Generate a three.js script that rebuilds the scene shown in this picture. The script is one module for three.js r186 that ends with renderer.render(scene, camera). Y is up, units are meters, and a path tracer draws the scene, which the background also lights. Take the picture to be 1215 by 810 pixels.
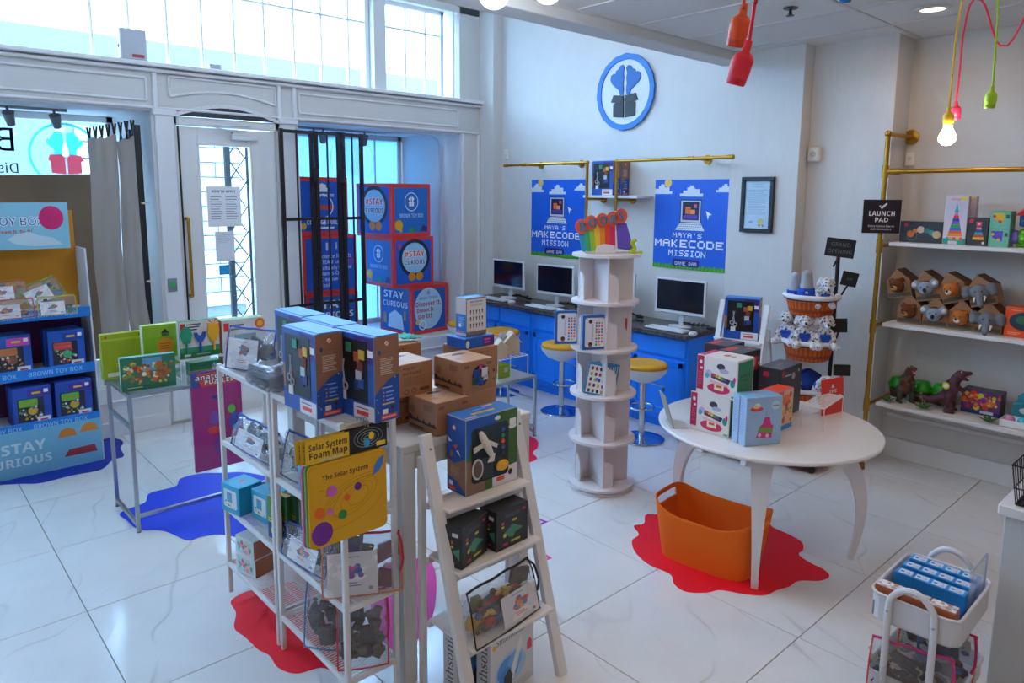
import * as THREE from 'three';
import { mergeGeometries } from 'three/addons/utils/BufferGeometryUtils.js';
import { RoundedBoxGeometry } from 'three/addons/geometries/RoundedBoxGeometry.js';
import { MarchingCubes } from 'three/addons/objects/MarchingCubes.js';
import { ImprovedNoise } from 'three/addons/math/ImprovedNoise.js';
import { FontLoader } from 'three/addons/loaders/FontLoader.js';
import { TextGeometry } from 'three/addons/geometries/TextGeometry.js';
import { RectAreaLightUniformsLib } from 'three/addons/lights/RectAreaLightUniformsLib.js';
RectAreaLightUniformsLib.init();

// ---------- camera, sky, lights, exposure ----------
const scene = new THREE.Scene();
const FOC = 845.09, SHIFT = 52.65, EYE = 2.05;
const camera = new THREE.PerspectiveCamera(2 * Math.atan(405 / FOC) * 180 / Math.PI, 1.5, 0.05, 120);
camera.position.set(0, EYE, 0);
camera.rotation.set(-8.269 * Math.PI / 180, -42.208 * Math.PI / 180, 0.422 * Math.PI / 180, 'YXZ');
camera.setViewOffset(1215, 810, 0, SHIFT, 1215, 810);
camera.updateMatrixWorld(true);
scene.add(camera);
scene.background = new THREE.Color().setRGB(0.43, 0.68, 1.0);     // bright hazy daylight over the street
scene.backgroundIntensity = 30;
const renderer = new THREE.WebGLRenderer({ antialias: true });
renderer.toneMapping = THREE.LinearToneMapping;
renderer.toneMappingExposure = 0.81;
renderer.shadowMap.enabled = true;
const LAMP = { downlight: 13.5, globe: 0.9, front: 1.4, bulb: 0.1 };

// ---------- helpers ----------
const V = (x, y, z) => new THREE.Vector3(x, y, z);
const D2 = Math.PI / 180;
function ray(px, py) { return V((px - 607.5) / FOC, -(py - 405 + SHIFT) / FOC, -1).applyEuler(camera.rotation); }
function G(px, py, h = 0) { const d = ray(px, py), t = (h - EYE) / d.y; return V(d.x * t, h, d.z * t); }            // a pixel on the level at height h
function onZ(px, py, z) { const d = ray(px, py), t = z / d.z; return V(d.x * t, EYE + d.y * t, z); }                  // a pixel on the wall plane z
function onX(px, py, x) { const d = ray(px, py), t = x / d.x; return V(x, EYE + d.y * t, d.z * t); }                  // a pixel on the wall plane x
function up(px, py, b) { const d = ray(px, py), t = (b.x * d.x + b.z * d.z) / (d.x * d.x + d.z * d.z); return EYE + d.y * t; }  // height of a pixel over the floor point b
let seed = 7;
const rnd = () => { seed = (seed * 1664525 + 1013904223) >>> 0; return seed / 4294967296; };
const rr = (a, b) => a + (b - a) * rnd();
const noise = new ImprovedNoise();

const used = new Map();
function numbered(n) { const k = used.get(n) || 0; used.set(n, k + 1); return k ? n + '_' + String(k).padStart(3, '0') : n; }
function tag(o, label, category, group) { o.userData.label = label; o.userData.category = category; if (group) o.userData.group = group; return o; }
function thing(name, label, category, pos = [0, 0, 0], turn = 0, group) {
  const o = new THREE.Group(); o.name = numbered(name); scene.add(o);
  if (pos.isVector3) o.position.copy(pos); else o.position.set(...pos);
  o.rotation.y = turn; return tag(o, label, category, group);
}
function mesh(name, geo, mat, parent, pos, rot) {
  const m = new THREE.Mesh(geo, mat); m.name = parent ? name : numbered(name); m.castShadow = m.receiveShadow = true;
  if (pos) m.position.set(...pos); if (rot) m.rotation.set(...rot);
  (parent || scene).add(m); return m;
}
function struct(name, geo, mat, pos, rot) { const m = mesh(name, geo, mat, null, pos, rot); m.userData.kind = 'structure'; return m; }
function structGroup(name) { const g = new THREE.Group(); g.name = numbered(name); g.userData.kind = 'structure'; scene.add(g); return g; }
function copyOf(o, pos, turn, label) {
  const c = o.clone(); c.name = numbered(o.name.replace(/_\d{3}$/, '')); scene.add(c);
  c.userData = { ...o.userData }; if (label) c.userData.label = label;
  if (pos) { if (pos.isVector3) c.position.copy(pos); else c.position.set(...pos); } if (turn !== undefined) c.rotation.y = turn; return c;
}
// materials
const mats = new Map();
function mat(color, rough = 0.6, o = {}) {
  const key = JSON.stringify([color, rough, Object.keys(o).map((k) => [k, o[k]?.isTexture ? o[k].uuid : o[k]])]);
  if (!mats.has(key)) {
    const phys = ['transmission', 'clearcoat', 'sheen'].some((k) => k in o);
    mats.set(key, new (phys ? THREE.MeshPhysicalMaterial : THREE.MeshStandardMaterial)({ color, roughness: rough, ...o }));
  }
  return mats.get(key);
}
const film = () => mat('#f6f8fa', 0.1, { transmission: 0.92, thickness: 0, ior: 1.5, clearcoat: 1, clearcoatRoughness: 0.08, side: THREE.DoubleSide });
const acrylic = () => mat('#ffffff', 0.04, { transmission: 1, thickness: 0, ior: 1.45 });
const glass = () => mat('#f4fbff', 0.02, { transmission: 1, thickness: 0, ior: 1.5 });
// geometry
function bx(w, h, d, x = 0, y = 0, z = 0, c = 0.004) { return chamfer(w, h, d, Math.min(c, w / 3, h / 3, d / 3)).translate(x, y, z); }
// chamfered box, y from -h/2; UV regions: front/back in region F, left/right in S, top/bottom in T
function chamfer(w, h, d, c = 0.003, F = [0, 0, 1, 1], S = F, Tp = F) {
  const P = [], N = [], U = [], X = w / 2, Y = h / 2, Z = d / 2;
  const quad = (a, b, e, f, uv) => { const n = b.clone().sub(a).cross(e.clone().sub(a)).normalize(); [a, b, e, a, e, f].forEach((v) => { P.push(v.x, v.y, v.z); N.push(n.x, n.y, n.z); }); [0, 1, 2, 0, 2, 3].forEach((i) => U.push(...uv[i])); };
  const uvr = (r) => [[r[0], r[1]], [r[2], r[1]], [r[2], r[3]], [r[0], r[3]]];
  const face = (o, u, v, hu, hv, r) => { const p = (a, b) => o.clone().addScaledVector(u, a * (hu - c)).addScaledVector(v, b * (hv - c)); quad(p(-1, -1), p(1, -1), p(1, 1), p(-1, 1), uvr(r)); };
  face(V(0, 0, Z), V(1, 0, 0), V(0, 1, 0), X, Y, F); face(V(0, 0, -Z), V(-1, 0, 0), V(0, 1, 0), X, Y, F);
  face(V(X, 0, 0), V(0, 0, -1), V(0, 1, 0), Z, Y, S); face(V(-X, 0, 0), V(0, 0, 1), V(0, 1, 0), Z, Y, S);
  face(V(0, Y, 0), V(1, 0, 0), V(0, 0, -1), X, Z, Tp); face(V(0, -Y, 0), V(1, 0, 0), V(0, 0, 1), X, Z, Tp);
  if (c > 0) {
    const x = X - c, y = Y - c, z = Z - c, m = [(F[0] + F[2]) / 2, F[1] + 0.01 * (F[3] - F[1])], m4 = [m, m, m, m];
    const e = (a, b, f, g, out) => { const n = b.clone().sub(a).cross(f.clone().sub(a)); if (n.dot(out) < 0) quad(a, g, f, b, m4); else quad(a, b, f, g, m4); };
    for (const s of [-1, 1]) for (const t of [-1, 1]) {
      e(V(s * X, t * y, z), V(s * X, t * y, -z), V(s * x, t * Y, -z), V(s * x, t * Y, z), V(s, t, 0));
      e(V(s * X, y, t * z), V(s * X, -y, t * z), V(s * x, -y, t * Z), V(s * x, y, t * Z), V(s, 0, t));
      e(V(x, s * Y, t * z), V(-x, s * Y, t * z), V(-x, s * y, t * Z), V(x, s * y, t * Z), V(0, s, t));
      for (const q of [-1, 1]) { const a = V(s * X, t * y, q * z), b = V(s * x, t * Y, q * z), f = V(s * x, t * y, q * Z); e(a, b, f, f, V(s, t, q)); }
    }
  }
  const g = new THREE.BufferGeometry();
  g.setAttribute('position', new THREE.Float32BufferAttribute(P, 3)); g.setAttribute('normal', new THREE.Float32BufferAttribute(N, 3)); g.setAttribute('uv', new THREE.Float32BufferAttribute(U, 2));
  return g;
}
function merge(list) { return mergeGeometries(list.map((g) => { const q = g.index ? g.toNonIndexed() : g; if (!q.attributes.uv) q.setAttribute('uv', new THREE.Float32BufferAttribute(new Float32Array(q.attributes.position.count * 2), 2)); return q; })); }
function cyl(r0, r1, h, x = 0, y = 0, z = 0, seg = 20) { return new THREE.CylinderGeometry(r1, r0, h, seg).translate(x, y + h / 2, z); }   // base radius, top radius, from y up
function bar(a, b, r, seg = 8) { const A = V(...a), B = V(...b), g = new THREE.CylinderGeometry(r, r, A.distanceTo(B), seg); g.applyQuaternion(new THREE.Quaternion().setFromUnitVectors(V(0, 1, 0), B.clone().sub(A).normalize())); return g.translate((A.x + B.x) / 2, (A.y + B.y) / 2, (A.z + B.z) / 2); }
function sbar(a, b, w, d) { // a squared bar between two points
  const A = V(...a), B = V(...b), L = A.distanceTo(B), g = bx(w, L, d, 0, 0, 0, 0.002), y = B.clone().sub(A).normalize(), z0 = Math.abs(y.y) > 0.9 ? V(0, 0, 1) : V(0, 1, 0);
  const x = y.clone().cross(z0).normalize(), z = x.clone().cross(y); const m = new THREE.Matrix4().makeBasis(x, y, z); m.setPosition((A.x + B.x) / 2, (A.y + B.y) / 2, (A.z + B.z) / 2); return g.applyMatrix4(m);
}
function tube(pts, r, seg = 0, radial = 6, closed = false) { return new THREE.TubeGeometry(new THREE.CatmullRomCurve3(pts.map((p) => V(...p)), closed, 'catmullrom', 0.3), seg || pts.length * 6, r, radial, closed); }
function lathe(pts, seg = 28) { return new THREE.LatheGeometry(pts.map((p) => new THREE.Vector2(...p)), seg); }
function ext(pts, depth, bevel = 0, holes = []) { // polygon in xy, extruded along +z
  const s = new THREE.Shape(pts.map((p) => new THREE.Vector2(...p))); holes.forEach((h) => s.holes.push(new THREE.Path(h.map((p) => new THREE.Vector2(...p)))));
  return new THREE.ExtrudeGeometry(s, { depth, bevelEnabled: bevel > 0, bevelSize: bevel, bevelThickness: bevel, bevelSegments: 2, curveSegments: 12 });
}
const circ = (x, y, rx, ry = rx, n = 24) => Array.from({ length: n }, (_, i) => [x + rx * Math.cos(i / n * 6.28319), y + ry * Math.sin(i / n * 6.28319)]);
function ball(r, x, y, z, sx = 1, sy = 1, sz = 1, n = 14) { return new THREE.SphereGeometry(r, n, Math.max(8, n - 4)).scale(sx, sy, sz).translate(x, y, z); }
// a smooth-joined body from tapered capsules [ax,ay,az,ra, bx,by,bz,rb], coloured by point
function blob(caps, k = 0.02, res = 30, colorAt) {
  const lo = V(9, 9, 9), hi = V(-9, -9, -9);
  for (const c of caps) { lo.min(V(c[0] - c[3], c[1] - c[3], c[2] - c[3])).min(V(c[4] - c[7], c[5] - c[7], c[6] - c[7])); hi.max(V(c[0] + c[3], c[1] + c[3], c[2] + c[3])).max(V(c[4] + c[7], c[5] + c[7], c[6] + c[7])); }
  const mid = lo.clone().add(hi).multiplyScalar(0.5), half = Math.max(hi.x - lo.x, hi.y - lo.y, hi.z - lo.z) / 2 * 1.12 + 0.004;
  const mc = new MarchingCubes(res, mat('#888888'), false, false, 60000); mc.isolation = 0;
  const p = V(), hs = res / 2;
  for (let z = 0; z < res; z++) for (let y = 0; y < res; y++) for (let x = 0; x < res; x++) {
    p.set(mid.x + (x - hs) / hs * half, mid.y + (y - hs) / hs * half, mid.z + (z - hs) / hs * half);
    let s = 1e9;
    for (const c of caps) {
      const dx = c[4] - c[0], dy = c[5] - c[1], dz = c[6] - c[2], L = dx * dx + dy * dy + dz * dz;
      const t = L > 0 ? Math.min(1, Math.max(0, ((p.x - c[0]) * dx + (p.y - c[1]) * dy + (p.z - c[2]) * dz) / L)) : 0;
      const d = Math.hypot(p.x - c[0] - dx * t, p.y - c[1] - dy * t, p.z - c[2] - dz * t) - (c[3] + (c[7] - c[3]) * t);
      const h = Math.max(k - Math.abs(s - d), 0) / k; s = Math.min(s, d) - h * h * k / 4;
    }
    mc.field[x + y * res + z * res * res] = -s;
  }
  mc.update();
  const n = mc.count ?? mc.geometry.drawRange.count, g = new THREE.BufferGeometry();
  const pos = mc.positionArray.slice(0, n * 3); for (let i = 0; i < n * 3; i += 3) { pos[i] = pos[i] * half + mid.x; pos[i + 1] = pos[i + 1] * half + mid.y; pos[i + 2] = pos[i + 2] * half + mid.z; }
  g.setAttribute('position', new THREE.BufferAttribute(pos, 3)); g.setAttribute('normal', new THREE.BufferAttribute(mc.normalArray.slice(0, n * 3), 3));
  if (colorAt) { const col = new Float32Array(n * 3), c = new THREE.Color(); for (let i = 0; i < n; i++) { c.set(colorAt(pos[i * 3], pos[i * 3 + 1], pos[i * 3 + 2])); c.toArray(col, i * 3); } g.setAttribute('color', new THREE.BufferAttribute(col, 3)); }
  return g;
}
// ---------- printed and computed textures ----------
function canvasTex(w, h, draw) {
  const c = document.createElement('canvas'); c.width = Math.round(w); c.height = Math.round(h);
  draw(c.getContext('2d'), c.width, c.height);
  const t = new THREE.CanvasTexture(c); t.colorSpace = THREE.SRGBColorSpace; return t;
}
// drawing in fractions of a region
function pen(c, W, H) {
  const k = {
    W, H, c,
    r(col, x, y, w, h, rad = 0) { c.fillStyle = col; c.beginPath(); if (rad) c.roundRect(x * W, y * H, w * W, h * H, rad * W); else c.rect(x * W, y * H, w * W, h * H); c.fill(); return k; },
    o(col, x, y, rx, ry) { c.fillStyle = col; c.beginPath(); c.ellipse(x * W, y * H, rx * W, (ry === undefined ? rx * W : ry * H), 0, 0, 6.29); c.fill(); return k; },
    ring(col, x, y, rx, lw, ry) { c.strokeStyle = col; c.lineWidth = lw * W; c.beginPath(); c.ellipse(x * W, y * H, rx * W, (ry === undefined ? rx * W : ry * H), 0, 0, 6.29); c.stroke(); return k; },
    p(col, pts) { c.fillStyle = col; c.beginPath(); pts.forEach((q, i) => c[i ? 'lineTo' : 'moveTo'](q[0] * W, q[1] * H)); c.closePath(); c.fill(); return k; },
    l(col, lw, pts) { c.strokeStyle = col; c.lineWidth = lw * W; c.lineJoin = 'round'; c.beginPath(); pts.forEach((q, i) => c[i ? 'lineTo' : 'moveTo'](q[0] * W, q[1] * H)); c.stroke(); return k; },
    t(s, x, y, size, col, o = {}) {
      c.save(); c.fillStyle = col; c.font = (o.w ?? 'bold') + ' ' + Math.max(2, size * H) + 'px ' + (o.f || 'sans-serif'); c.textAlign = o.a || 'center'; c.textBaseline = 'middle'; c.translate(x * W, y * H); if (o.r) c.rotate(o.r);
      if (o.fit) { const m = c.measureText(s).width; if (m > o.fit * W || o.fill) c.scale(o.fit * W / m, 1); }
      if (o.st) { c.strokeStyle = o.st; c.lineWidth = (o.lw || 0.12) * size * H; c.lineJoin = 'round'; c.strokeText(s, 0, 0); }
      c.fillText(s, 0, 0); c.restore(); return k;
    },
    lines(col, x, y, w, n, gap, th = 0.35) { for (let i = 0; i < n; i++) k.r(col, x, y + i * gap, w * (0.7 + 0.3 * Math.abs(Math.sin(i * 2.3 + x * 9))), gap * th); return k; },
    confetti(cols, x, y, w, h, n, s) { for (let i = 0; i < n; i++) k.o(cols[i % cols.length], x + rnd() * w, y + rnd() * h, s * (0.5 + rnd())); return k; },
  };
  return k;
}
// a printed carton: one canvas holds front (w x h), side (d x h) and top (w x d); ppm = pixels per metre
function carton(w, h, d, ppm, front, side, top) {
  const W = w * ppm, H = h * ppm, D = d * ppm;
  const tx = canvasTex(W + D, H + D, (c, cw, ch) => {
    const part = (x, y, pw, ph, f) => { c.save(); c.translate(x, y); c.beginPath(); c.rect(0, 0, pw, ph); c.clip(); if (typeof f === 'string') { c.fillStyle = f; c.fillRect(0, 0, pw, ph); } else f(pen(c, pw, ph)); c.restore(); };
    part(0, 0, W, H, front); part(W, 0, D, H, side); part(0, H, W, D, top); part(W, H, D, D, typeof top === 'string' ? top : '#777777');
  });
  const u = W / (W + D), v = D / (H + D), e = 0.002;
  return { w, h, d, tex: tx, geo: chamfer(w, h, d, 0.0025, [e, v + e, u - e, 1 - e], [u + e, v + e, 1 - e, 1 - e], [e, e, u - e, v - e]).translate(0, h / 2, 0), m: mat('#ffffff', 0.42, { map: tx }) };
}
// a carton standing on a level with its front's lower corners at the pixels a and b: the group sits in the middle of the base
function frame2(a, b, y, d) {
  const A = G(a[0], a[1], y), B = G(b[0], b[1], y), dir = B.clone().sub(A), turn = Math.atan2(-dir.z, dir.x), n = V(Math.sin(turn), 0, Math.cos(turn));
  return { pos: A.clone().add(B).multiplyScalar(0.5).addScaledVector(n, -d / 2), turn, w: dir.length() };
}
function putCarton(k, name, label, category, pos, turn, group) { const t = thing(name, label, category, pos, turn, group); mesh('carton', k.geo, k.m, t); return t; }
// ---------- the room ----------
const CEIL = 3.2, HIGH = 4.14, ZF = -6.52, XW = 5.52, XP = 5.47, XR = 5.62, XN = 5.905;
const wallTex = (() => { const t = canvasTex(256, 256, (c, w, h) => { const d = c.createImageData(w, h); for (let i = 0; i < w * h; i++) { const x = i % w, y = (i / w) | 0, v = 247 + 3 * noise.noise(x / 9, y / 9, 1) + 3 * noise.noise(x / 40, y / 40, 3) + rr(-1.5, 1.5); d.data.set([v, v, v, 255], i * 4); } c.putImageData(d, 0, 0); }); t.wrapS = t.wrapT = THREE.RepeatWrapping; return t; })();
const WALL = mat('#e0dfdc', 0.62, { map: wallTex }), TRIM = mat('#e8e9ea', 0.4), WHITE = mat('#ebebe9', 0.38), WHITEM = mat('#e6e6e4', 0.35), PLASTIC = mat('#e9e8e4', 0.4), BLACK = mat('#121417', 0.45), CHROME = mat('#c9ccd0', 0.12, { metalness: 1 }), BRASS = mat('#b98a35', 0.28, { metalness: 1 }), STEEL = mat('#aeb3b8', 0.32, { metalness: 1 });
// floor: bed of grout with marble tiles laid on it
{
  const floor = structGroup('floor');
  mesh('bed', bx(9.2, 0.1, 11.6, 1.6, -0.058, -1.2, 0), mat('#8d8a86', 0.8), floor);
  const marbles = [];
  for (let v = 0; v < 4; v++) marbles.push(mat('#ffffff', 0.13, { map: canvasTex(384, 384, (c, w, h) => {
    const d = c.createImageData(w, h);
    for (let i = 0; i < w * h; i++) {
      const x = i % w / w * 3, y = ((i / w) | 0) / h * 3, q = v * 7.3;
      const wx = x + 0.22 * noise.noise(x * 1.3, y * 1.3, q), wy = y + 0.22 * noise.noise(x * 1.3, y * 1.3, q + 5);
      const s = wx * 0.8 + wy * 0.6;
      let vein = Math.pow(1 - Math.min(1, Math.abs(noise.noise(s * 0.8, (wy - wx) * 0.22, q + 9)) * 16), 3) * Math.max(0, 0.25 + 0.9 * noise.noise(x * 0.9, y * 0.9, q + 20));
      vein += 0.5 * Math.pow(1 - Math.min(1, Math.abs(noise.noise(s * 1.6, (wy - wx) * 0.4, q + 31)) * 22), 4) * Math.max(0, noise.noise(x, y, q + 40));
      const cloud = 5 * noise.noise(x * 0.7, y * 0.7, q + 3) + 3 * noise.noise(x * 2, y * 2, q);
      const k = 232 + cloud - 40 * Math.max(0, vein);
      d.data.set([k + 1, k, k - 2, 255], i * 4);
    }
    c.putImageData(d, 0, 0);
  }) }));
  const step = 0.811, geo = bx(step - 0.004, 0.02, step - 0.004, 0, -0.01, 0, 0.0015);
  for (let i = -4; i < 7; i++) for (let j = -6; j < 8; j++) {
    const x = 0.64 + (i + 0.5) * step, z = -1.37 + (j - 0.5) * step;
    if (x > XN + 0.2 || z < -7 || x < -2.4 || z > 4) continue;
    const m = mesh('tile', geo, marbles[Math.floor(rnd() * 4)], floor, [x, 0, z]); m.rotation.y = Math.floor(rnd() * 2) * Math.PI;
  }
}
// side and back walls, ceilings
struct('wall_left', bx(0.15, 4.4, 11.2, -2.625, 2.1, -1.2, 0), WALL);
struct('wall_back', bx(8.9, 4.4, 0.15, 1.7, 2.1, 4.325, 0), WALL);
struct('wall_right', bx(0.3, 4.4, 3.3, XW + 0.15, 2.1, -4.93, 0), WALL);
struct('wall_right', bx(0.5, CEIL + 0.3, 0.6, XP + 0.25, (CEIL + 0.3) / 2 - 0.1, -3.0, 0.003), WALL);
struct('wall_right', bx(0.5, CEIL + 0.3, 0.62, XR + 0.25, (CEIL + 0.3) / 2 - 0.1, -2.39, 0.003), WALL);
struct('wall_right', bx(0.2, CEIL + 0.3, 6.4, XN + 0.1, (CEIL + 0.3) / 2 - 0.1, 1.1, 0), WALL);
{
  const c = structGroup('ceiling');
  mesh('ceiling_slab', bx(9.2, 0.1, 7.7, 1.7, CEIL + 0.07, 0.5, 0), mat('#cfcfcd', 0.9), c);
  const tm = [mat('#e2e2e0', 0.92), mat('#dddddb', 0.92)], g = bx(0.603, 0.016, 1.213, 0, CEIL + 0.012, 0, 0.003);
  for (let i = 0; i < 13; i++) for (let j = 0; j < 6; j++) mesh('ceiling_tile', g, tm[(i + j) % 2], c, [5.6 - i * 0.61, 0, -2.64 + j * 1.22]);
  const gm = mat('#d3d4d4', 0.6);
  for (let i = 0; i < 14; i++) mesh('grid_rail', bx(0.024, 0.01, 7.4, 5.905 - i * 0.61, CEIL + 0.002, 0.5, 0), gm, c);
  for (let j = 0; j < 7; j++) mesh('grid_rail', bx(8.3, 0.01, 0.024, 1.7, CEIL + 0.0021, -3.25 + j * 1.22, 0), gm, c);
}
struct('ceiling', bx(8.8, 0.12, 3.6, 1.6, HIGH + 0.06, -5.0, 0), mat('#dcdcda', 0.9));
struct('trim_1', merge([bx(8.15, 1.1, 0.2, 1.45, 3.13 + 0.55, -3.35, 0.006)]), WALL);
// front wall: bulkheads, piers, header with mouldings, transom surround
const FW = 0.28, zc = ZF - FW / 2;
struct('wall_front', merge([
  bx(0.2, 2.8, FW, 1.945, 1.35, zc, 0), bx(0.22, 2.8, FW, 3.035, 1.35, zc, 0),
  bx(0.42, 4.3, FW, 5.31, 2.05, zc, 0), bx(0.16, 4.3, 0.25, 5.46, 2.05, ZF + 0.122, 0.004),
  bx(8.3, 0.36, FW, 1.3, 2.89, zc, 0), bx(8.3, 0.24, FW, 1.3, 4.14, zc, 0), bx(0.14, 1.0, FW, 4.07, 3.55, zc, 0),
  bx(0.22, 1.0, FW, 0.68, 3.55, zc, 0), bx(0.12, 1.0, FW, -2.5, 3.55, zc, 0), bx(0.14, 2.8, FW, -0.22, 1.35, zc, 0), bx(0.14, 2.8, FW, -2.5, 1.35, zc, 0),
]), WALL);
{
  const t = structGroup('trim_2'); // mouldings of the header
  const m = TRIM;
  mesh('ledge', bx(8.0, 0.035, 0.12, 1.4, 3.075, ZF + 0.03, 0.006), m, t);
  mesh('moulding', bx(8.0, 0.03, 0.05, 1.4, 3.035, ZF + 0.02, 0.008), m, t);
  mesh('moulding', bx(8.0, 0.022, 0.03, 1.4, 2.735, ZF + 0.012, 0.006), m, t);
  const panel = (x0, x1, y0, y1, arch) => {
    const w = 0.02, g = [bx(x1 - x0, w, 0.02, (x0 + x1) / 2, y1, ZF + 0.008, 0.006), bx(w, y1 - y0, 0.02, x0, (y0 + y1) / 2, ZF + 0.008, 0.006), bx(w, y1 - y0, 0.02, x1, (y0 + y1) / 2, ZF + 0.008, 0.006)];
    if (!arch) g.push(bx(x1 - x0, w, 0.02, (x0 + x1) / 2, y0, ZF + 0.008, 0.006));
    else { const n = 14; for (let i = 0; i < n; i++) { const u = i / n, v = (i + 1) / n, f = (q) => y0 + arch * Math.sin(q * Math.PI); g.push(sbar([x0 + (x1 - x0) * u, f(u), ZF + 0.008], [x0 + (x1 - x0) * v, f(v), ZF + 0.008], 0.02, 0.02)); } }
    mesh('panel_moulding', merge(g), m, t);
  };
  panel(-0.6, 1.82, 2.79, 2.97); panel(2.0, 2.93, 2.84, 3.0, 0.07); panel(3.16, 5.06, 2.79, 2.97);
  for (const x of [1.885, 2.96, 3.11]) mesh('pilaster_strip', bx(0.035, 0.36, 0.035, x, 2.89, ZF + 0.012, 0.005), m, t);
  for (const x of [1.945, 3.035]) { mesh('pilaster', bx(0.15, 2.66, 0.03, x, 1.36, ZF + 0.012, 0.006), m, t); mesh('capital', bx(0.19, 0.05, 0.05, x, 2.7, ZF + 0.02, 0.008), m, t); }
  for (const x of [5.13, 5.36]) mesh('moulding', bx(0.03, 2.72, 0.03, x, 1.36, ZF + 0.012, 0.006), m, t);
}
// shop window bays
for (const [name, x0, x1] of [['trim_3', -0.15, 1.845], ['trim_4', 3.145, 5.1], ['trim_6', -2.43, -0.29]]) {
  const t = structGroup(name), w = x1 - x0, xm = (x0 + x1) / 2, zb = -7.75;
  mesh('bulkhead', bx(w, 0.42, 0.06, xm, 0.21, ZF - 0.03, 0.004), TRIM, t);
  mesh('base_board', bx(w, 0.13, 0.03, xm, 0.065, ZF + 0.012, 0.006), TRIM, t);
  mesh('bulkhead_moulding', bx(w, 0.02, 0.03, xm, 0.3, ZF + 0.01, 0.006), TRIM, t);
  mesh('platform', bx(w - 0.004, 0.05, 1.2, xm, 0.405, -7.18, 0.004), WHITE, t);
  mesh('soffit', bx(w + 0.1, 0.06, 0.93, xm, 2.77, -7.29, 0.003), WALL, t);
  mesh('return', bx(0.08, 2.4, 0.94, x0 - 0.05, 1.55, -7.28, 0.003), WALL, t);
  mesh('return', bx(0.08, 2.4, 0.94, x1 + 0.05, 1.55, -7.28, 0.003), WALL, t);
}
function windowFrame(name, x0, x1, y0, y1, z, vs, hs, fr = 0.05, mu = 0.022) {
  const t = structGroup(name), w = x1 - x0, xm = (x0 + x1) / 2, ym = (y0 + y1) / 2;
  mesh('window_frame', merge([bx(w, fr, 0.06, xm, y0 + fr / 2, z, 0.004), bx(w, fr, 0.06, xm, y1 - fr / 2, z, 0.004), bx(fr, y1 - y0, 0.06, x0 + fr / 2, ym, z, 0.004), bx(fr, y1 - y0, 0.06, x1 - fr / 2, ym, z, 0.004)]), TRIM, t);
  for (const x of vs) mesh('muntin', bx(mu, y1 - y0 - fr * 1.6, 0.035, x, ym, z, 0.005), TRIM, t);
  for (const y of hs) mesh('muntin', bx(w - fr * 1.6, mu, 0.033, xm, y, z, 0.005), TRIM, t);
  const xs = [x0 + fr, ...vs, x1 - fr], ys = [y0 + fr, ...hs, y1 - fr];
  for (let i = 0; i < xs.length - 1; i++) for (let j = 0; j < ys.length - 1; j++) { const pw = xs[i + 1] - xs[i], ph = ys[j + 1] - ys[j]; mesh('pane', bx(pw, ph, 0.004, (xs[i] + xs[i + 1]) / 2, (ys[j] + ys[j + 1]) / 2, z, 0), glass(), t); }
  return t;
}
const zt = ZF - 0.12;
windowFrame('window_1', 0.82, 4.0, 3.06, 4.03, zt, [110, 154, 199, 240, 278, 313.5, 348.5, 381, 413].map((p) => onZ(p, 60, zt).x), [3.76]);
windowFrame('window_2', 4.14, 4.95, 3.06, 4.03, zt, [480.5, 503.8].map((p) => onZ(p, 60, zt).x), [3.76]);
struct('trim_5', bx(0.02, 0.96, 0.2, 5.02, 3.55, ZF - 0.1, 0.003), TRIM, null, null);
windowFrame('window_3', -0.15, 1.845, 0.43, 2.74, -7.74, [], [], 0.06);
windowFrame('window_5', -2.43, -0.29, 0.43, 2.74, -7.74, [], [], 0.06);
windowFrame('window_6', -2.43, 0.56, 3.06, 4.03, zt, [-2.0, -1.6, -1.2, -0.8, -0.4, 0, 0.3], [3.76]);
{ const w = windowFrame('window_4', 3.145, 5.1, 0.43, 2.74, -7.74, [4.72], [], 0.06); mesh('window_film', bx(1.86, 2.2, 0.002, 4.12, 1.585, -7.73, 0), mat('#c4e6f8', 0.9, { transmission: 0.6, thickness: 0, ior: 1.3 }), w); }
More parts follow.
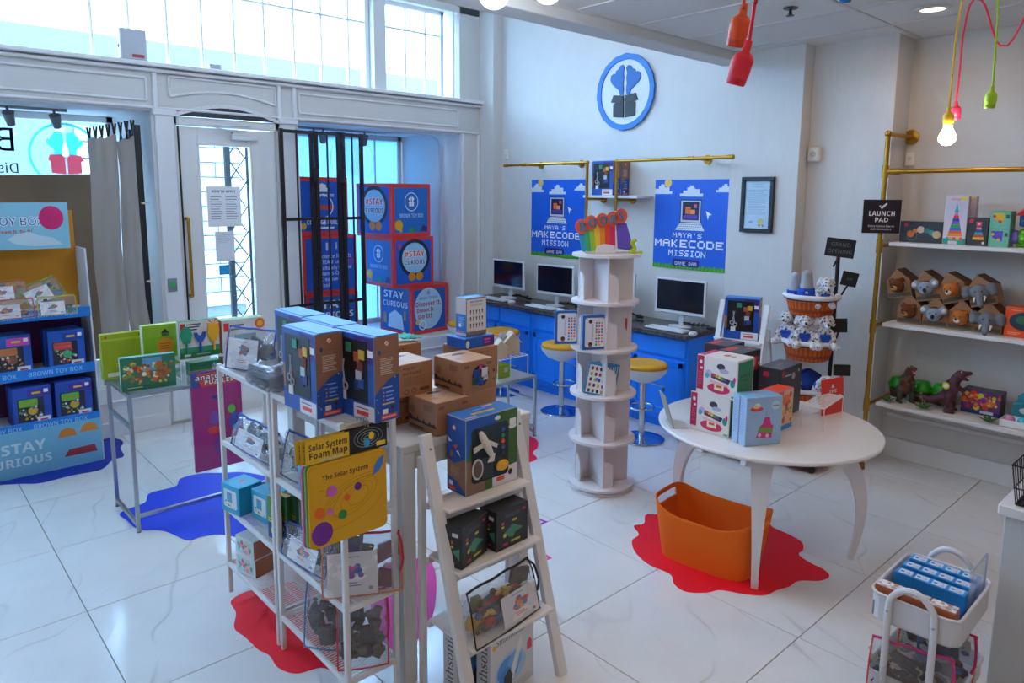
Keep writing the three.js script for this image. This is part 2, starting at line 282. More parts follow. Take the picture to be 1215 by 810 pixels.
// entrance door
{
  const d = structGroup('door_1'), z = ZF - 0.05, x0 = 2.045, x1 = 2.925, top = 2.6;
  const gx0 = 2.22, gx1 = 2.69, gy0 = 0.42, gy1 = 2.46;
  mesh('door_leaf', merge([bx(gx0 - x0, top, 0.05, (x0 + gx0) / 2, top / 2, z, 0.004), bx(x1 - gx1, top, 0.05, (x1 + gx1) / 2, top / 2, z, 0.004), bx(gx1 - gx0, gy0, 0.05, (gx0 + gx1) / 2, gy0 / 2, z, 0.004), bx(gx1 - gx0, top - gy1, 0.05, (gx0 + gx1) / 2, (top + gy1) / 2, z, 0.004)]), WHITE, d);
  mesh('pane', bx(gx1 - gx0, gy1 - gy0, 0.008, (gx0 + gx1) / 2, (gy0 + gy1) / 2, z, 0), glass(), d);
  mesh('glazing_bead', merge([bx(gx1 - gx0 + 0.03, 0.02, 0.06, (gx0 + gx1) / 2, gy1, z, 0.004), bx(0.02, gy1 - gy0, 0.06, gx0, (gy0 + gy1) / 2, z, 0.004), bx(0.02, gy1 - gy0, 0.06, gx1, (gy0 + gy1) / 2, z, 0.004)]), TRIM, d);
  mesh('hinge_strip', bx(0.02, top, 0.03, x0 + 0.008, top / 2, z + 0.035, 0.004), BLACK, d);
  mesh('frame_head', bx(0.95, 0.07, 0.1, 2.485, 2.645, z, 0.004), TRIM, d);
  mesh('fanlight', ext([...Array.from({ length: 17 }, (_, i) => [-0.45 + i * 0.05625, 0.1 * Math.sin(i / 16 * Math.PI)])], 0.02).translate(2.485, 2.685, z + 0.05), mat('#3b4147', 0.2), d);
  mesh('fanlight_arch', merge(Array.from({ length: 12 }, (_, i) => { const f = (q) => [2.485 - 0.46 + q * 0.92, 2.69 + 0.1 * Math.sin(q * Math.PI), z + 0.062]; return sbar(f(i / 12), f((i + 1) / 12), 0.022, 0.03); })), TRIM, d);
  const hp = mesh('pull_handle', tube([[0, 0.34, 0], [0, 0.34, 0.05], [0.0, 0.3, 0.062], [0, -0.3, 0.062], [0, -0.34, 0.05], [0, -0.34, 0]], 0.014, 40, 10), BRASS, d, [onZ(222, 305, z).x, onZ(222, 305, z).y, z + 0.025]);
  const cl = mesh('door_closer', merge([bx(0.24, 0.05, 0.05, 0, 0, 0, 0.01), bx(0.02, 0.012, 0.05, -0.1, 0.04, 0.0)]), mat('#dadbdc', 0.35), d, [2.62, 2.53, z + 0.05]);
  mesh('closer_arm', merge([sbar([-0.1, 0.045, 0.02], [-0.33, 0.085, 0.06], 0.02, 0.008), sbar([-0.33, 0.085, 0.06], [0.05, 0.1, 0.02], 0.02, 0.008)]), mat('#c9cbcd', 0.3), cl);
  const paper = (n, px, w, h, tx) => { const p = onZ(px[0], px[1], z + 0.01); mesh(n, bx(w, h, 0.002, p.x, p.y, z + 0.012, 0), tx, d); };
  paper('notice', [267, 292], 0.17, 0.27, mat('#ffffff', 0.7, { map: canvasTex(128, 192, (c, w, h) => pen(c, w, h).r('#e8ebf0', 0, 0, 1, 1).lines('#c2c8d2', 0.12, 0.12, 0.7, 6, 0.05)) }));
  paper('sticker', [266, 320], 0.09, 0.09, mat('#1f9bd0', 0.5));
  const lt = mat('#ffffff', 0.6, { map: canvasTex(128, 160, (c, w, h) => { pen(c, w, h).r('#f3f5f8', 0, 0, 1, 1).t('HOW TO APPLY', 0.5, 0.12, 0.08, '#333a44', { fit: 0.9 }).lines('#9aa2ad', 0.1, 0.25, 0.35, 10, 0.06).lines('#9aa2ad', 0.55, 0.25, 0.35, 10, 0.06); }) });
  paper('notice', [266, 245], 0.3, 0.36, lt);
}
// ---------- street outside ----------
struct('pavement', bx(60, 0.1, 30, 5, -0.12, -22.0, 0), mat('#b9bcbe', 0.85));
{
  const b = thing('street_building', 'pale stone building with block courses across the street behind the door glass', 'building', [4.6, -0.06, -12.2]);
  mesh('wall', bx(30, 4.4, 0.6, 0, 2.2, -0.34, 0), mat('#565d64', 0.85), b);
  const bm = [mat('#868d94', 0.8), mat('#7b838b', 0.8), mat('#90969b', 0.8)], g = bx(0.485, 0.225, 0.06, 0, 0, 0, 0.008);
  for (let r = 0; r < 12; r++) for (let c = 0; c < 9; c++) mesh('stone_block', g, bm[Math.floor(rnd() * 3)], b, [-2.2 + c * 0.5 + (r % 2) * 0.25, 0.3 + r * 0.24, -0.02]);
  mesh('window_surround', merge([bx(1.4, 0.1, 0.1, -4.5, 3.9, 0), bx(1.4, 0.1, 0.1, -4.5, 2.1, 0), bx(0.1, 1.8, 0.1, -5.2, 3.0, 0), bx(0.1, 1.8, 0.1, -3.8, 3.0, 0)]), bm[0], b);
}
{ // folded outer gate beside the entrance
  const p = onZ(283, 260, -7.3), t = thing('outer_gate', 'narrow dark folded scissor gate outside the door glass', 'gate', [p.x, -0.05, -7.3]);
  mesh('gate_post', bx(0.05, 2.7, 0.05, -0.09, 1.35, 0), BLACK, t); mesh('gate_post', bx(0.035, 2.7, 0.035, 0.12, 1.35, 0), BLACK, t);
  for (let i = 0; i < 10; i++) for (const s of [-1, 1]) mesh('lattice_bar', bar([-0.08 * s, 0.2 + i * 0.25, 0], [0.1 * s, 0.45 + i * 0.25, 0], 0.007, 6), BLACK, t);
}
// ---------- things about the front wall ----------
const font = await new FontLoader().loadAsync('fonts/droid/droid_sans_regular.typeface.json');
// toy shop emblem of two hands rising from an open box, in a unit circle
const handShape = (s) => { const p = []; const f = [[0.13, 0.0], [0.12, 0.14], [0.2, 0.2], [0.3, 0.28], [0.34, 0.38], [0.28, 0.43], [0.22, 0.4], [0.2, 0.5], [0.13, 0.53], [0.1, 0.61], [0.02, 0.63], [-0.05, 0.6], [-0.1, 0.62], [-0.16, 0.56], [-0.15, 0.46], [-0.17, 0.36], [-0.13, 0.22], [-0.1, 0.12], [-0.11, 0.0]]; f.forEach(([x, y]) => p.push([x * s, y])); return s > 0 ? p : p.reverse(); };
const boxHalf = (s) => { const p = [[0.03, -0.08], [0.03, -0.6], [0.42, -0.56], [0.42, -0.2], [0.5, -0.16], [0.42, 0.0], [0.12, 0.02]].map(([x, y]) => [x * s, y]); return s < 0 ? p.reverse() : p; };
function windowSign(px, z, r, ringMat, boxMat, txtMat, label, words = true) {
  const p = onZ(px[0], px[1], z), t = thing('window_lettering', label, 'sign', [p.x, p.y, z]);
  mesh('ring', ext(circ(0, 0, r, r, 40), 0.002, 0, [circ(0, 0, r * 0.93, r * 0.93, 40)]), ringMat, t);
  for (const s of [-1, 1]) { mesh('hand_emblem', ext(handShape(s).map(([x, y]) => [(x + 0.2 * s) * r * 0.95, y * r * 1.15]), 0.002), ringMat, t); mesh('box_emblem', ext(boxHalf(s).map(([x, y]) => [x * r, y * r]), 0.002), boxMat, t); }
  if (words) for (const [s, size, y] of [['BROWN TOY BOX', 0.2, 0.02], ['Discover It. Dream It. Do It!', 0.085, -0.17]]) {
    const g = new TextGeometry(s, { font, size, depth: 0.002, curveSegments: 3 }); g.scale(-1, 1, 1); g.translate(-r * 1.25, y, 0); mesh('lettering', g, txtMat, t);
  }
  return t;
}
windowSign([78, 184], -7.7, 0.29, mat('#7fd6f0', 0.9, { transmission: 0.7, thickness: 0 }), mat('#d87884', 0.9, { transmission: 0.6, thickness: 0 }), mat('#a39cc0', 0.9, { transmission: 0.6, thickness: 0 }), 'mirrored round shop emblem with lettering on window glass above brown paper');
windowSign([418, 190], -7.7, 0.3, mat('#ffffff', 0.9, { transmission: 0.85, thickness: 0 }), mat('#ffffff', 0.9, { transmission: 0.85, thickness: 0 }), null, 'pale round shop emblem on window behind stacked cubes', false);
// sheets with thickness: f(u,v) -> [x,y,z]
function sheet(f, nu, nv, th = 0.002) {
  const P = [], I = [], U = [];
  for (const s of [0, 1]) for (let j = 0; j <= nv; j++) for (let i = 0; i <= nu; i++) { const q = f(i / nu, j / nv); P.push(q[0], q[1], q[2] - s * th); U.push(i / nu, j / nv); }
  const n = (nu + 1) * (nv + 1), id = (s, i, j) => s * n + j * (nu + 1) + i, q4 = (a, b, c, d) => I.push(a, b, c, a, c, d);
  for (let j = 0; j < nv; j++) for (let i = 0; i < nu; i++) { q4(id(0, i, j), id(0, i + 1, j), id(0, i + 1, j + 1), id(0, i, j + 1)); q4(id(1, i, j), id(1, i, j + 1), id(1, i + 1, j + 1), id(1, i + 1, j)); }
  for (let i = 0; i < nu; i++) { q4(id(0, i + 1, 0), id(0, i, 0), id(1, i, 0), id(1, i + 1, 0)); q4(id(0, i, nv), id(0, i + 1, nv), id(1, i + 1, nv), id(1, i, nv)); }
  for (let j = 0; j < nv; j++) { q4(id(0, 0, j), id(0, 0, j + 1), id(1, 0, j + 1), id(1, 0, j)); q4(id(0, nu, j + 1), id(0, nu, j), id(1, nu, j), id(1, nu, j + 1)); }
  const g = new THREE.BufferGeometry(); g.setAttribute('position', new THREE.Float32BufferAttribute(P, 3)); g.setAttribute('uv', new THREE.Float32BufferAttribute(U, 2)); g.setIndex(I); g.computeVertexNormals(); return g;
}
const kraft = mat('#8a6f58', 0.85), kraftGrey = mat('#a29a93', 0.85);
{
  const t = thing('window_paper', 'brown kraft paper taped over the lower shop window behind the display stand', 'paper', [0, 0, -7.68]);
  const yt = onZ(60, 212, -7.68).y, x1 = onZ(122, 212, -7.68).x;
  mesh('paper_sheet', sheet((u, v) => [-0.1 + (0.85 + 0.1) * u, 0.44 + v * (yt - 0.06 - 0.44) + 0.05 * v * u + 0.015 * noise.noise(u * 5, v * 3, 2), 0.02 * noise.noise(u * 4, v * 3, 1)], 16, 12), kraft, t);
  mesh('paper_sheet', sheet((u, v) => [0.8 + (x1 - 0.8) * u, 0.44 + v * (yt - 0.42) + 0.03 * v * u, 0.012 + 0.02 * noise.noise(u * 4, v * 3, 7)], 16, 12), kraft, t);
}
{ // scissor gate folded by the door and papered over
  const z = -6.62, a = onZ(112, 300, z).x, b = onZ(178, 300, z).x, t = thing('papered_gate', 'folding window gate hung with torn grey-brown paper left of the door', 'gate', [a, 0.44, z]), L = b - a, top = onZ(145, 168, z).y - 0.44;
  mesh('gate_post', bx(0.05, top + 0.14, 0.04, L - 0.05, (top + 0.14) / 2, 0.03), BLACK, t); mesh('gate_post', bx(0.02, top + 0.1, 0.03, L - 0.1, (top + 0.1) / 2, 0.02), BLACK, t);
  for (let i = 0; i < 8; i++) for (const s of [0, 1]) mesh('lattice_bar', bar([L * (0.05 + i * 0.11), top - 0.1 + (s ? 0 : 0.2) + i * 0.012, -0.03], [L * (0.05 + i * 0.11) + L * 0.055, top - 0.1 + (s ? 0.2 : 0) + i * 0.012, -0.03], 0.008, 6), BLACK, t);
  for (let i = 0; i < 9; i++) for (const s of [0, 1]) mesh('lattice_bar', bar([L - 0.09, 0.1 + i * 0.2 + s * 0.2, -0.01], [L - 0.02, 0.1 + i * 0.2 + (1 - s) * 0.2, -0.01], 0.006, 6), BLACK, t);
  const strip = (u0, u1, ph) => mesh('paper_strip', sheet((u, v) => { const x = L * (u0 + (u1 - u0) * u); return [x + 0.02 * noise.noise(v * 3, ph, 1) + (v < 0.3 ? (0.3 - v) * 0.12 * (u0 > 0.4 ? 1 : -0.4) : 0), v * (top + 0.06 * u + 0.03 * noise.noise(u * 9, ph, 0)), 0.02 + 0.03 * Math.sin(u * 3.1) + 0.03 * noise.noise(u * 3, v * 4, ph) + (v < 0.35 ? 0.12 * (0.35 - v) : 0)]; }, 18, 26), kraftGrey, t);
  strip(0.0, 0.5, 1.5); strip(0.52, 0.93, 4.5);
  for (const v of [0.15, 0.42, 0.75]) mesh('tape', bx(0.06, 0.018, 0.004, L * 0.94, top * v, 0.05, 0), mat('#cfc9b4', 0.6), t);
}
function trackLight(name, label, z, y, xs, x0, x1) {
  const t = thing(name, label, 'track light', [0, y, z]);
  mesh('track', bx(x1 - x0, 0.025, 0.035, (x0 + x1) / 2, -0.0125, 0), mat('#9fa4a8', 0.5), t);
  for (const x of xs) { const h = mesh('lamp_head', merge([cyl(0.03, 0.045, 0.11, 0, -0.05, 0), bx(0.02, 0.06, 0.02, 0, 0.08, 0)]), mat('#6d7378', 0.5), t, [x, -0.11, 0], [0.5, 0, 0.2]); mesh('lamp_lens', cyl(0.028, 0.028, 0.004, 0, -0.053, 0), mat('#dfe3e6', 0.2), h); }
}
trackLight('track_light', 'grey track with two lamp heads under the soffit over papered window', -7.2, 2.735, [onZ(12, 145, -7.2).x, onZ(67, 148, -7.2).x], -0.1, onZ(80, 137, -7.2).x);
trackLight('track_light', 'grey track with lamp heads above the cubes behind black gate', -7.2, 2.735, [372, 383, 432].map((p) => onZ(p, 165, -7.2).x), 3.3, 4.55);
{ const z = ZF + 0.03, t = thing('cable_conduit', 'thin grey conduit looping over the right shop window bay', 'conduit', [0, 0, 0]); mesh('pipe', tube([[4.3, 2.7, -7.0], [4.7, 2.72, -6.92], [4.97, 2.71, -6.9], [5.06, 2.66, -6.9], [5.087, 2.5, -6.9], [5.087, 1.2, -6.9], [5.087, 0.46, -6.9]], 0.012, 60, 8), mat('#c3cbd1', 0.5), t); }
// boxes on the ledge, switch, thermostats
{
  const p = onZ(157, 74, ZF - 0.0), t = thing('alarm_box', 'grey square alarm box with red label on the ledge over the door', 'box', [p.x, 3.094, ZF + 0.03]);
  mesh('case', bx(0.2, 0.24, 0.08, 0, 0.12, 0, 0.008), mat('#b9bec5', 0.5), t); mesh('label_plate', bx(0.09, 0.025, 0.003, 0.03, 0.03, 0.041, 0), mat('#a33344', 0.5), t); mesh('side_knob', bx(0.01, 0.03, 0.02, -0.103, 0.1, 0, 0.002), mat('#a33344', 0.5), t);
  const q = onZ(253, 83, ZF), u = thing('junction_box', 'small flat grey junction box on the ledge under transom window', 'box', [q.x, 3.094, ZF + 0.03]);
  mesh('case', bx(0.1, 0.045, 0.06, 0, 0.0225, 0, 0.005), mat('#b0b6bd', 0.5), u); mesh('cable_gland', cyl(0.008, 0.008, 0.02, 0.055, 0.01, 0), mat('#8d939a', 0.5), u);
  const s = onZ(206, 338, ZF + 0.03), e = thing('exit_button', 'grey wall plate with a green push button beside the door', 'switch', [s.x - 0.01, s.y, ZF + 0.03]);
  mesh('plate', bx(0.075, 0.115, 0.012, 0, 0, 0.004, 0.004), mat('#7d8790', 0.4), e); mesh('button', bx(0.04, 0.045, 0.012, 0, 0.005, 0.014, 0.004), mat('#28b35a', 0.35), e);
  const w = onX(602, 183, XW), m = thing('wall_sensor', 'white slim wall sensor above the end of the brass rail', 'sensor', [XW, w.y, w.z]);
  mesh('case', bx(0.03, 0.11, 0.07, -0.015, 0, 0, 0.008), PLASTIC, m); mesh('grille', bx(0.004, 0.04, 0.04, -0.031, -0.02, 0), mat('#d2d5d8', 0.5), m);
  const w3 = onX(1081, 189, XN), m3 = thing('motion_sensor', 'small white motion sensor beside the brass pipe flange', 'sensor', [XN, w3.y, w3.z]); mesh('case', bx(0.03, 0.1, 0.06, -0.015, 0, 0, 0.006), PLASTIC, m3); mesh('lens', ball(0.016, -0.03, 0.01, 0, 0.5, 1, 1), mat('#d4d6d8', 0.3), m3);
  const w2 = onX(968, 183, XR), m2 = thing('wall_alarm', 'off-white wall alarm with round sounder right of the framed certificate', 'alarm', [XR, w2.y, w2.z]);
  mesh('case', bx(0.05, 0.12, 0.1, -0.025, 0, 0, 0.012), mat('#dcd9ce', 0.5), m2); mesh('sounder', new THREE.CylinderGeometry(0.022, 0.022, 0.008, 16).rotateZ(Math.PI / 2).translate(-0.052, 0, 0), mat('#bdbab0', 0.5), m2);
}
// ---------- black folded security gate right of the door ----------
{
  const zs = [-6.4, -6.46, -6.4, -6.44], xs = [333, 371, 403, 430].map((p, i) => onZ(p, 160, zs[i]).x), t = thing('security_gate', 'black steel security gate folded in three panels beside the door', 'gate', [xs[0], 0.02, -6.42]);
  const H = onZ(333, 152, -6.4).y - 0.02;
  for (let i = 0; i < 3; i++) {
    const ax = xs[i] - xs[0] + (i ? 0.03 : 0), bx_ = xs[i + 1] - xs[0] - 0.02, az = zs[i] + 6.42, bz = zs[i + 1] + 6.42;
    const at = (u) => [ax + (bx_ - ax) * u, az + (bz - az) * u];
    const g = (u, r) => { const [x, z] = at(u); return bx(r, H, r, x, H / 2, z, 0.003); };
    mesh('panel_frame', merge([g(0, 0.035), g(1, 0.035), ...[0.02, H * 0.36, H * 0.68, H - 0.02].map((y) => sbar([at(0)[0], y, at(0)[1]], [at(1)[0], y, at(1)[1]], y < 0.1 || y > H - 0.1 ? 0.03 : 0.016, 0.03))]), BLACK, t);
    mesh('vertical_bar', g(0.5, 0.016), BLACK, t);
    if (i) for (const y of [0.35, H * 0.53, H - 0.42]) mesh('hinge', bx(0.06, 0.14, 0.05, ax - 0.03, y, az + 0.01, 0.008), BLACK, t);
  }
}
// ---------- printed display cubes in the bay ----------
const RED = '#ea382f', BLUE = '#1a5ccc';
const icon = (k, x, y, s, col) => { const A = k.W / k.H; k.ring(col, x, y, s, s * 0.09, s * A); const P = (pts) => k.p(col, pts.map(([a, b]) => [x + a * s * 0.85, y - b * s * A * 0.85])); for (const q of [-1, 1]) { P(handShape(q).map(([a, b]) => [a + 0.2 * q, b * 1.1])); P(boxHalf(q)); } };
const cubeFaces = [
  (k) => { k.r(RED, 0, 0, 1, 1).r('#1b6fc4', 0.07, 0.07, 0.86, 0.86); icon(k, 0.5, 0.34, 0.17, '#ffffff'); k.t('BROWN TOY BOX', 0.5, 0.6, 0.1, '#dbe9ff', { fit: 0.62, w: 'normal' }).o('#f2b327', 0.17, 0.78, 0.1).r('#f2b327', 0.19, 0.84, 0.06, 0.07).p('#3a2c78', [[0.72, 0.9], [0.8, 0.78], [0.92, 0.84], [0.9, 0.92]]).o('#1f9a58', 0.5, 0.88, 0.07, 0.05); },
  (k) => { k.r(RED, 0, 0, 1, 1).r(BLUE, 0.06, 0.06, 0.88, 0.88).o('#1c2838', 0.52, 0.42, 0.38).o('#9fd2ee', 0.52, 0.42, 0.31).t('#STAY', 0.52, 0.34, 0.17, RED, { fit: 0.5, fill: 1, st: '#ffffff' }).t('CURIOUS', 0.52, 0.51, 0.13, '#1c2b6b', { fit: 0.52, fill: 1, st: '#ffffff' }).o('#e08a26', 0.45, 0.8, 0.09).o('#e08a26', 0.64, 0.8, 0.09).p('#d63a86', [[0.1, 0.14], [0.2, 0.12], [0.2, 0.2], [0.14, 0.24]]); },
  (k) => { k.r(RED, 0, 0, 1, 1).r('#1857ae', 0.05, 0.05, 0.9, 0.9).t('STAY', 0.45, 0.2, 0.2, '#ffffff', { fit: 0.66, fill: 1 }).t('CURIOUS', 0.5, 0.4, 0.16, '#eaf3ff', { fit: 0.82, fill: 1 }).p('#cfe6f6', [[0.25, 0.9], [0.3, 0.62], [0.5, 0.52], [0.72, 0.62], [0.78, 0.92]]).r('#d9a741', 0.12, 0.6, 0.08, 0.22).r('#d9a741', 0.78, 0.52, 0.06, 0.2); },
  (k) => { k.r(RED, 0, 0, 1, 1).r('#1c5bb6', 0.07, 0.07, 0.86, 0.86).o('#bfe0f5', 0.46, 0.48, 0.38, 0.43); icon(k, 0.46, 0.15, 0.05, '#2a3f8a'); k.t('BROWN TOY BOX', 0.46, 0.26, 0.075, '#3a62a8', { fit: 0.5, w: 'normal' }).t('Discover It.', 0.46, 0.38, 0.13, '#b3203c', { fit: 0.7, fill: 1 }).t('Dream It.', 0.38, 0.51, 0.11, '#b3203c', { fit: 0.48, fill: 1 }).t('Do It!', 0.36, 0.64, 0.13, '#b3203c', { fit: 0.38, fill: 1 }).ring('#ffffff', 0.3, 0.82, 0.09, 0.025).o('#f2c14a', 0.16, 0.75, 0.05); },
  (k) => { k.r(RED, 0, 0, 1, 1).r(BLUE, 0.07, 0.07, 0.86, 0.86).p('#ffffff', [[0.36, 0.25], [0.36, 0.18], [0.42, 0.18], [0.42, 0.13], [0.5, 0.1], [0.58, 0.13], [0.58, 0.18], [0.64, 0.18], [0.64, 0.25]]).r('#d64534', 0.3, 0.48, 0.44, 0.08, 0.03).ring('#f4f4f4', 0.5, 0.5, 0.2, 0.02).t('COLLEGE BUILD', 0.52, 0.78, 0.11, '#ffffff', { fit: 0.66 }).r('#ffffff', 0.32, 0.86, 0.4, 0.03).o('#f2c14a', 0.13, 0.84, 0.06).t('BROWN TOY BOX', 0.5, 0.31, 0.07, '#ffffff', { fit: 0.46 }); },
  (k) => { k.r(RED, 0, 0, 1, 1).r(BLUE, 0.05, 0.05, 0.9, 0.9); ['Science for Kids', 'STEAM Learning', 'Culturally Diverse', 'Hands-On', 'Creative', 'Tool'].forEach((s, i) => k.t(s, 0.3, 0.36 + i * 0.1, 0.09, '#ffffff', { a: 'left', w: 'normal', fit: 0.6 })); k.r('#cfe0f5', 0.42, 0.12, 0.04, 0.14, 0.01).r('#cfe0f5', 0.6, 0.12, 0.03, 0.12, 0.01).o('#7a46b0', 0.9, 0.46, 0.06); },
].map((f) => canvasTex(256, 256, (c, w, h) => f(pen(c, w, h))));
function cubeThing(label, pos, turn, front, side, s = 0.6, top = '#d24a4a') {
  const t = thing('display_cube', label, 'cube', pos, turn, undefined);
  mesh('body', bx(s, s, s, 0, s / 2, 0, 0.004), mat(top, 0.6), t);
  const g = bx(s - 0.006, s - 0.006, 0.004, 0, s / 2, s / 2 + 0.001, 0);
  mesh('printed_panel', chamfer(s - 0.006, s - 0.006, 0.004, 0).translate(0, s / 2, s / 2 + 0.001), mat('#ffffff', 0.45, { map: cubeFaces[front] }), t);
  mesh('printed_panel', chamfer(s - 0.006, s - 0.006, 0.004, 0).rotateY(-Math.PI / 2).translate(-s / 2 - 0.001, s / 2, 0), mat('#ffffff', 0.45, { map: cubeFaces[side] }), t);
  return t;
}
{
  const y0 = 0.432;
  const cube = (label, px, y, s, turn, f, sd) => { const p = onZ(px, 330, -6.66); cubeThing(label, [p.x + s / 2 * Math.cos(turn), y, -6.68 - s / 2 - Math.abs(s / 2 * Math.sin(turn))], turn, f, sd, s); };
  cube('red-edged blue cube reading Discover It, lowest of the stack beside the bay wall', 486, y0, 0.565, 0.1, 3, 2);
  cube('red-edged blue cube with round stay curious badge, middle of the stack by bay wall', 467, y0 + 0.567, 0.56, 0.03, 1, 0);
  cube('red-edged blue cube with white toy shop emblem, topmost of the stack by bay wall', 463, y0 + 1.129, 0.59, 0.16, 0, 1);
  cube('red-edged blue stay curious cube behind the gate, lowest of its stack', 366, y0, 0.58, -0.04, 2, 5);
  cube('red-edged blue cube with white list text behind gate, middle of its stack', 363, y0 + 0.582, 0.6, -0.03, 5, 2);
  cube('red-edged blue cube with white building drawing behind gate, topmost of its stack', 354, y0 + 1.184, 0.585, 0.02, 4, 5);
}
// ---------- clear zip pouches ----------
const cardTex = [
  ['#d8433c', '#3b8fc9', '#8a6b4a'], ['#2f6fb5', '#35a06a', '#c84b3f'], ['#d6473f', '#e58f3c', '#3f7fc0'], ['#7a4fa8', '#e0549a', '#3c6fb0'],
].map((cols) => canvasTex(128, 128, (c, w, h) => {
  const k = pen(c, w, h); k.r('#f1eff0', 0, 0, 1, 1); for (let i = 0; i < 22; i++) { const a = rnd() * 6.28, r = rnd(); k.o(cols[i % 3], 0.52 + 0.2 * r * Math.cos(a), 0.42 + 0.18 * r * Math.sin(a), 0.03 + 0.05 * rnd()); }
  k.lines('#6b7a94', 0.3, 0.1, 0.4, 1, 0.05).lines(cols[0], 0.35, 0.7, 0.34, 2, 0.06).r('#8d8d92', 0.82, 0.82, 0.08, 0.08);
}));
const PALETTE = ['#30343a', '#6b5a48', '#8d8f93', '#3d4a63', '#7c2f33', '#b9b4aa', '#55606b', '#23272c'];
function pouchFilm(w, h, d, s, k = 0.12) {
  const nu = 64, nv = 22, P = [], U = [], I = [];
  for (let j = 0; j <= nv; j++) for (let i = 0; i <= nu; i++) {
    const v = j / nv, a = i / nu * 6.28319, e = 0.42, cx = Math.sign(Math.cos(a)) * Math.pow(Math.abs(Math.cos(a)), e), cz = Math.sign(Math.sin(a)) * Math.pow(Math.abs(Math.sin(a)), e);
    const dd = d / 2 * (1 - k) * Math.pow(1 - v, 0.55) + 0.004, ww = w / 2 * (1 - 0.05 * v);
    const q = (0.014 * noise.noise(cx * 2.6 + s, v * 4, cz * 2 + s * 3) + 0.009 * noise.noise(cx * 7 + s, v * 11, cz * 6)) * Math.min(1, v * 5);
    P.push(cx * (ww + q), v * h + 0.02 * h * noise.noise(cx * 1.6, s, 2) * v, cz * (dd + q * 1.6)); U.push(i / nu, v);
  }
  for (let j = 0; j < nv; j++) for (let i = 0; i < nu; i++) { const a = j * (nu + 1) + i, b = a + nu + 1; I.push(a, b, a + 1, a + 1, b, b + 1); }
  const g = new THREE.BufferGeometry(); g.setAttribute('position', new THREE.Float32BufferAttribute(P, 3)); g.setAttribute('uv', new THREE.Float32BufferAttribute(U, 2)); g.setIndex(I); g.computeVertexNormals(); return g;
}
let pouchSeed = 1;
function pouch(label, pos, turn, o) {
  const { w, h, d, trim = '#1f3f9a', card = 0, cw = 0.62, ch = 0.72, cx = -0.12, cols = PALETTE, fill = 0.75, n = 34, tilt = 0, roll = 0, group, strap, trim2 } = o, s = pouchSeed++ * 1.7;
  const t = thing('zip_pouch', label, 'pouch', pos, turn, group); t.rotation.set(tilt, turn, roll, 'YXZ');
  mesh('clear_film', pouchFilm(w, h, d, s), film(), t);
  const y = (x) => h + 0.02 * h * noise.noise(x / (w / 2) * 1.6, s, 2), tm = mat(trim, 0.5);
  mesh('zipper', tube(Array.from({ length: 9 }, (_, i) => { const x = -w / 2 * 0.97 + w * 0.97 * i / 8; return [x, y(x), 0.004 * Math.sin(i * 2 + s)]; }), 0.0055, 24, 6), tm, t);
  for (const q of [-1, 1]) mesh('side_piping', tube([[q * w / 2 * 0.99, 0.005, d / 2 * 0.75], [q * w / 2 * 0.99, h * 0.4, d / 2 * 0.55], [q * w / 2 * 0.97, h * 0.8, d / 2 * 0.28], [q * w / 2 * 0.95, h, 0]], 0.0035, 20, 5), mat(trim2 || trim, 0.5), t);
  mesh('base_piping', tube([[-w / 2, 0.005, d / 2 * 0.8], [0, 0.004, d / 2 * 0.9], [w / 2, 0.005, d / 2 * 0.8]], 0.0035, 12, 5), mat(trim2 || trim, 0.5), t);
  if (strap) mesh('wrist_strap', tube([[w / 2 * 0.9, h, 0], [w / 2 * 0.98, h * 0.9, 0.03], [w / 2 * 1.02, h * 0.6, 0.05], [w / 2 * 0.95, h * 0.4, 0.055]], 0.005, 20, 6), tm, t);
  const list = [], c = new THREE.Color();
  for (let i = 0; i < n; i++) {
    const v = Math.pow(rnd(), 1.3) * fill, dm = d * 0.7 * Math.pow(1 - v, 0.55), g = i % 3 ? new THREE.SphereGeometry(rr(0.1, 0.24) * Math.min(h, dm + 0.02), 8, 6).scale(rr(0.6, 1.8), rr(0.5, 1), 0.6).toNonIndexed() : new THREE.BoxGeometry(rr(0.1, 0.3) * w, rr(0.1, 0.3) * h, dm * 0.3).toNonIndexed();
    g.rotateZ(rr(-0.6, 0.6)).translate(rr(-0.36, 0.36) * w, Math.max(0.03, v * h * 0.85 + 0.02), rr(-0.3, 0.14) * dm);
    c.set(cols[i % cols.length]); const cc = new Float32Array(g.attributes.position.count * 3); for (let q = 0; q < cc.length; q += 3) c.toArray(cc, q); g.setAttribute('color', new THREE.BufferAttribute(cc, 3)); g.deleteAttribute('uv'); list.push(g);
  }
  const m = mesh('packed_toys', mergeGeometries(list), mat('#ffffff', 0.55, { vertexColors: true }), t); m.userData.kind = 'stuff';
  if (card >= 0) { const lean = Math.atan2(d * 0.34, h); mesh('card_insert', chamfer(w * cw, h * ch, 0.002, 0).rotateX(-lean * 0.9).translate(cx * w, h * ch / 2 + 0.006, d * 0.36 - Math.sin(lean) * h * ch / 2 * 0.9 + 0.008), mat('#ffffff', 0.6, { map: cardTex[card] }), t); }
  return t;
}
let lipT;
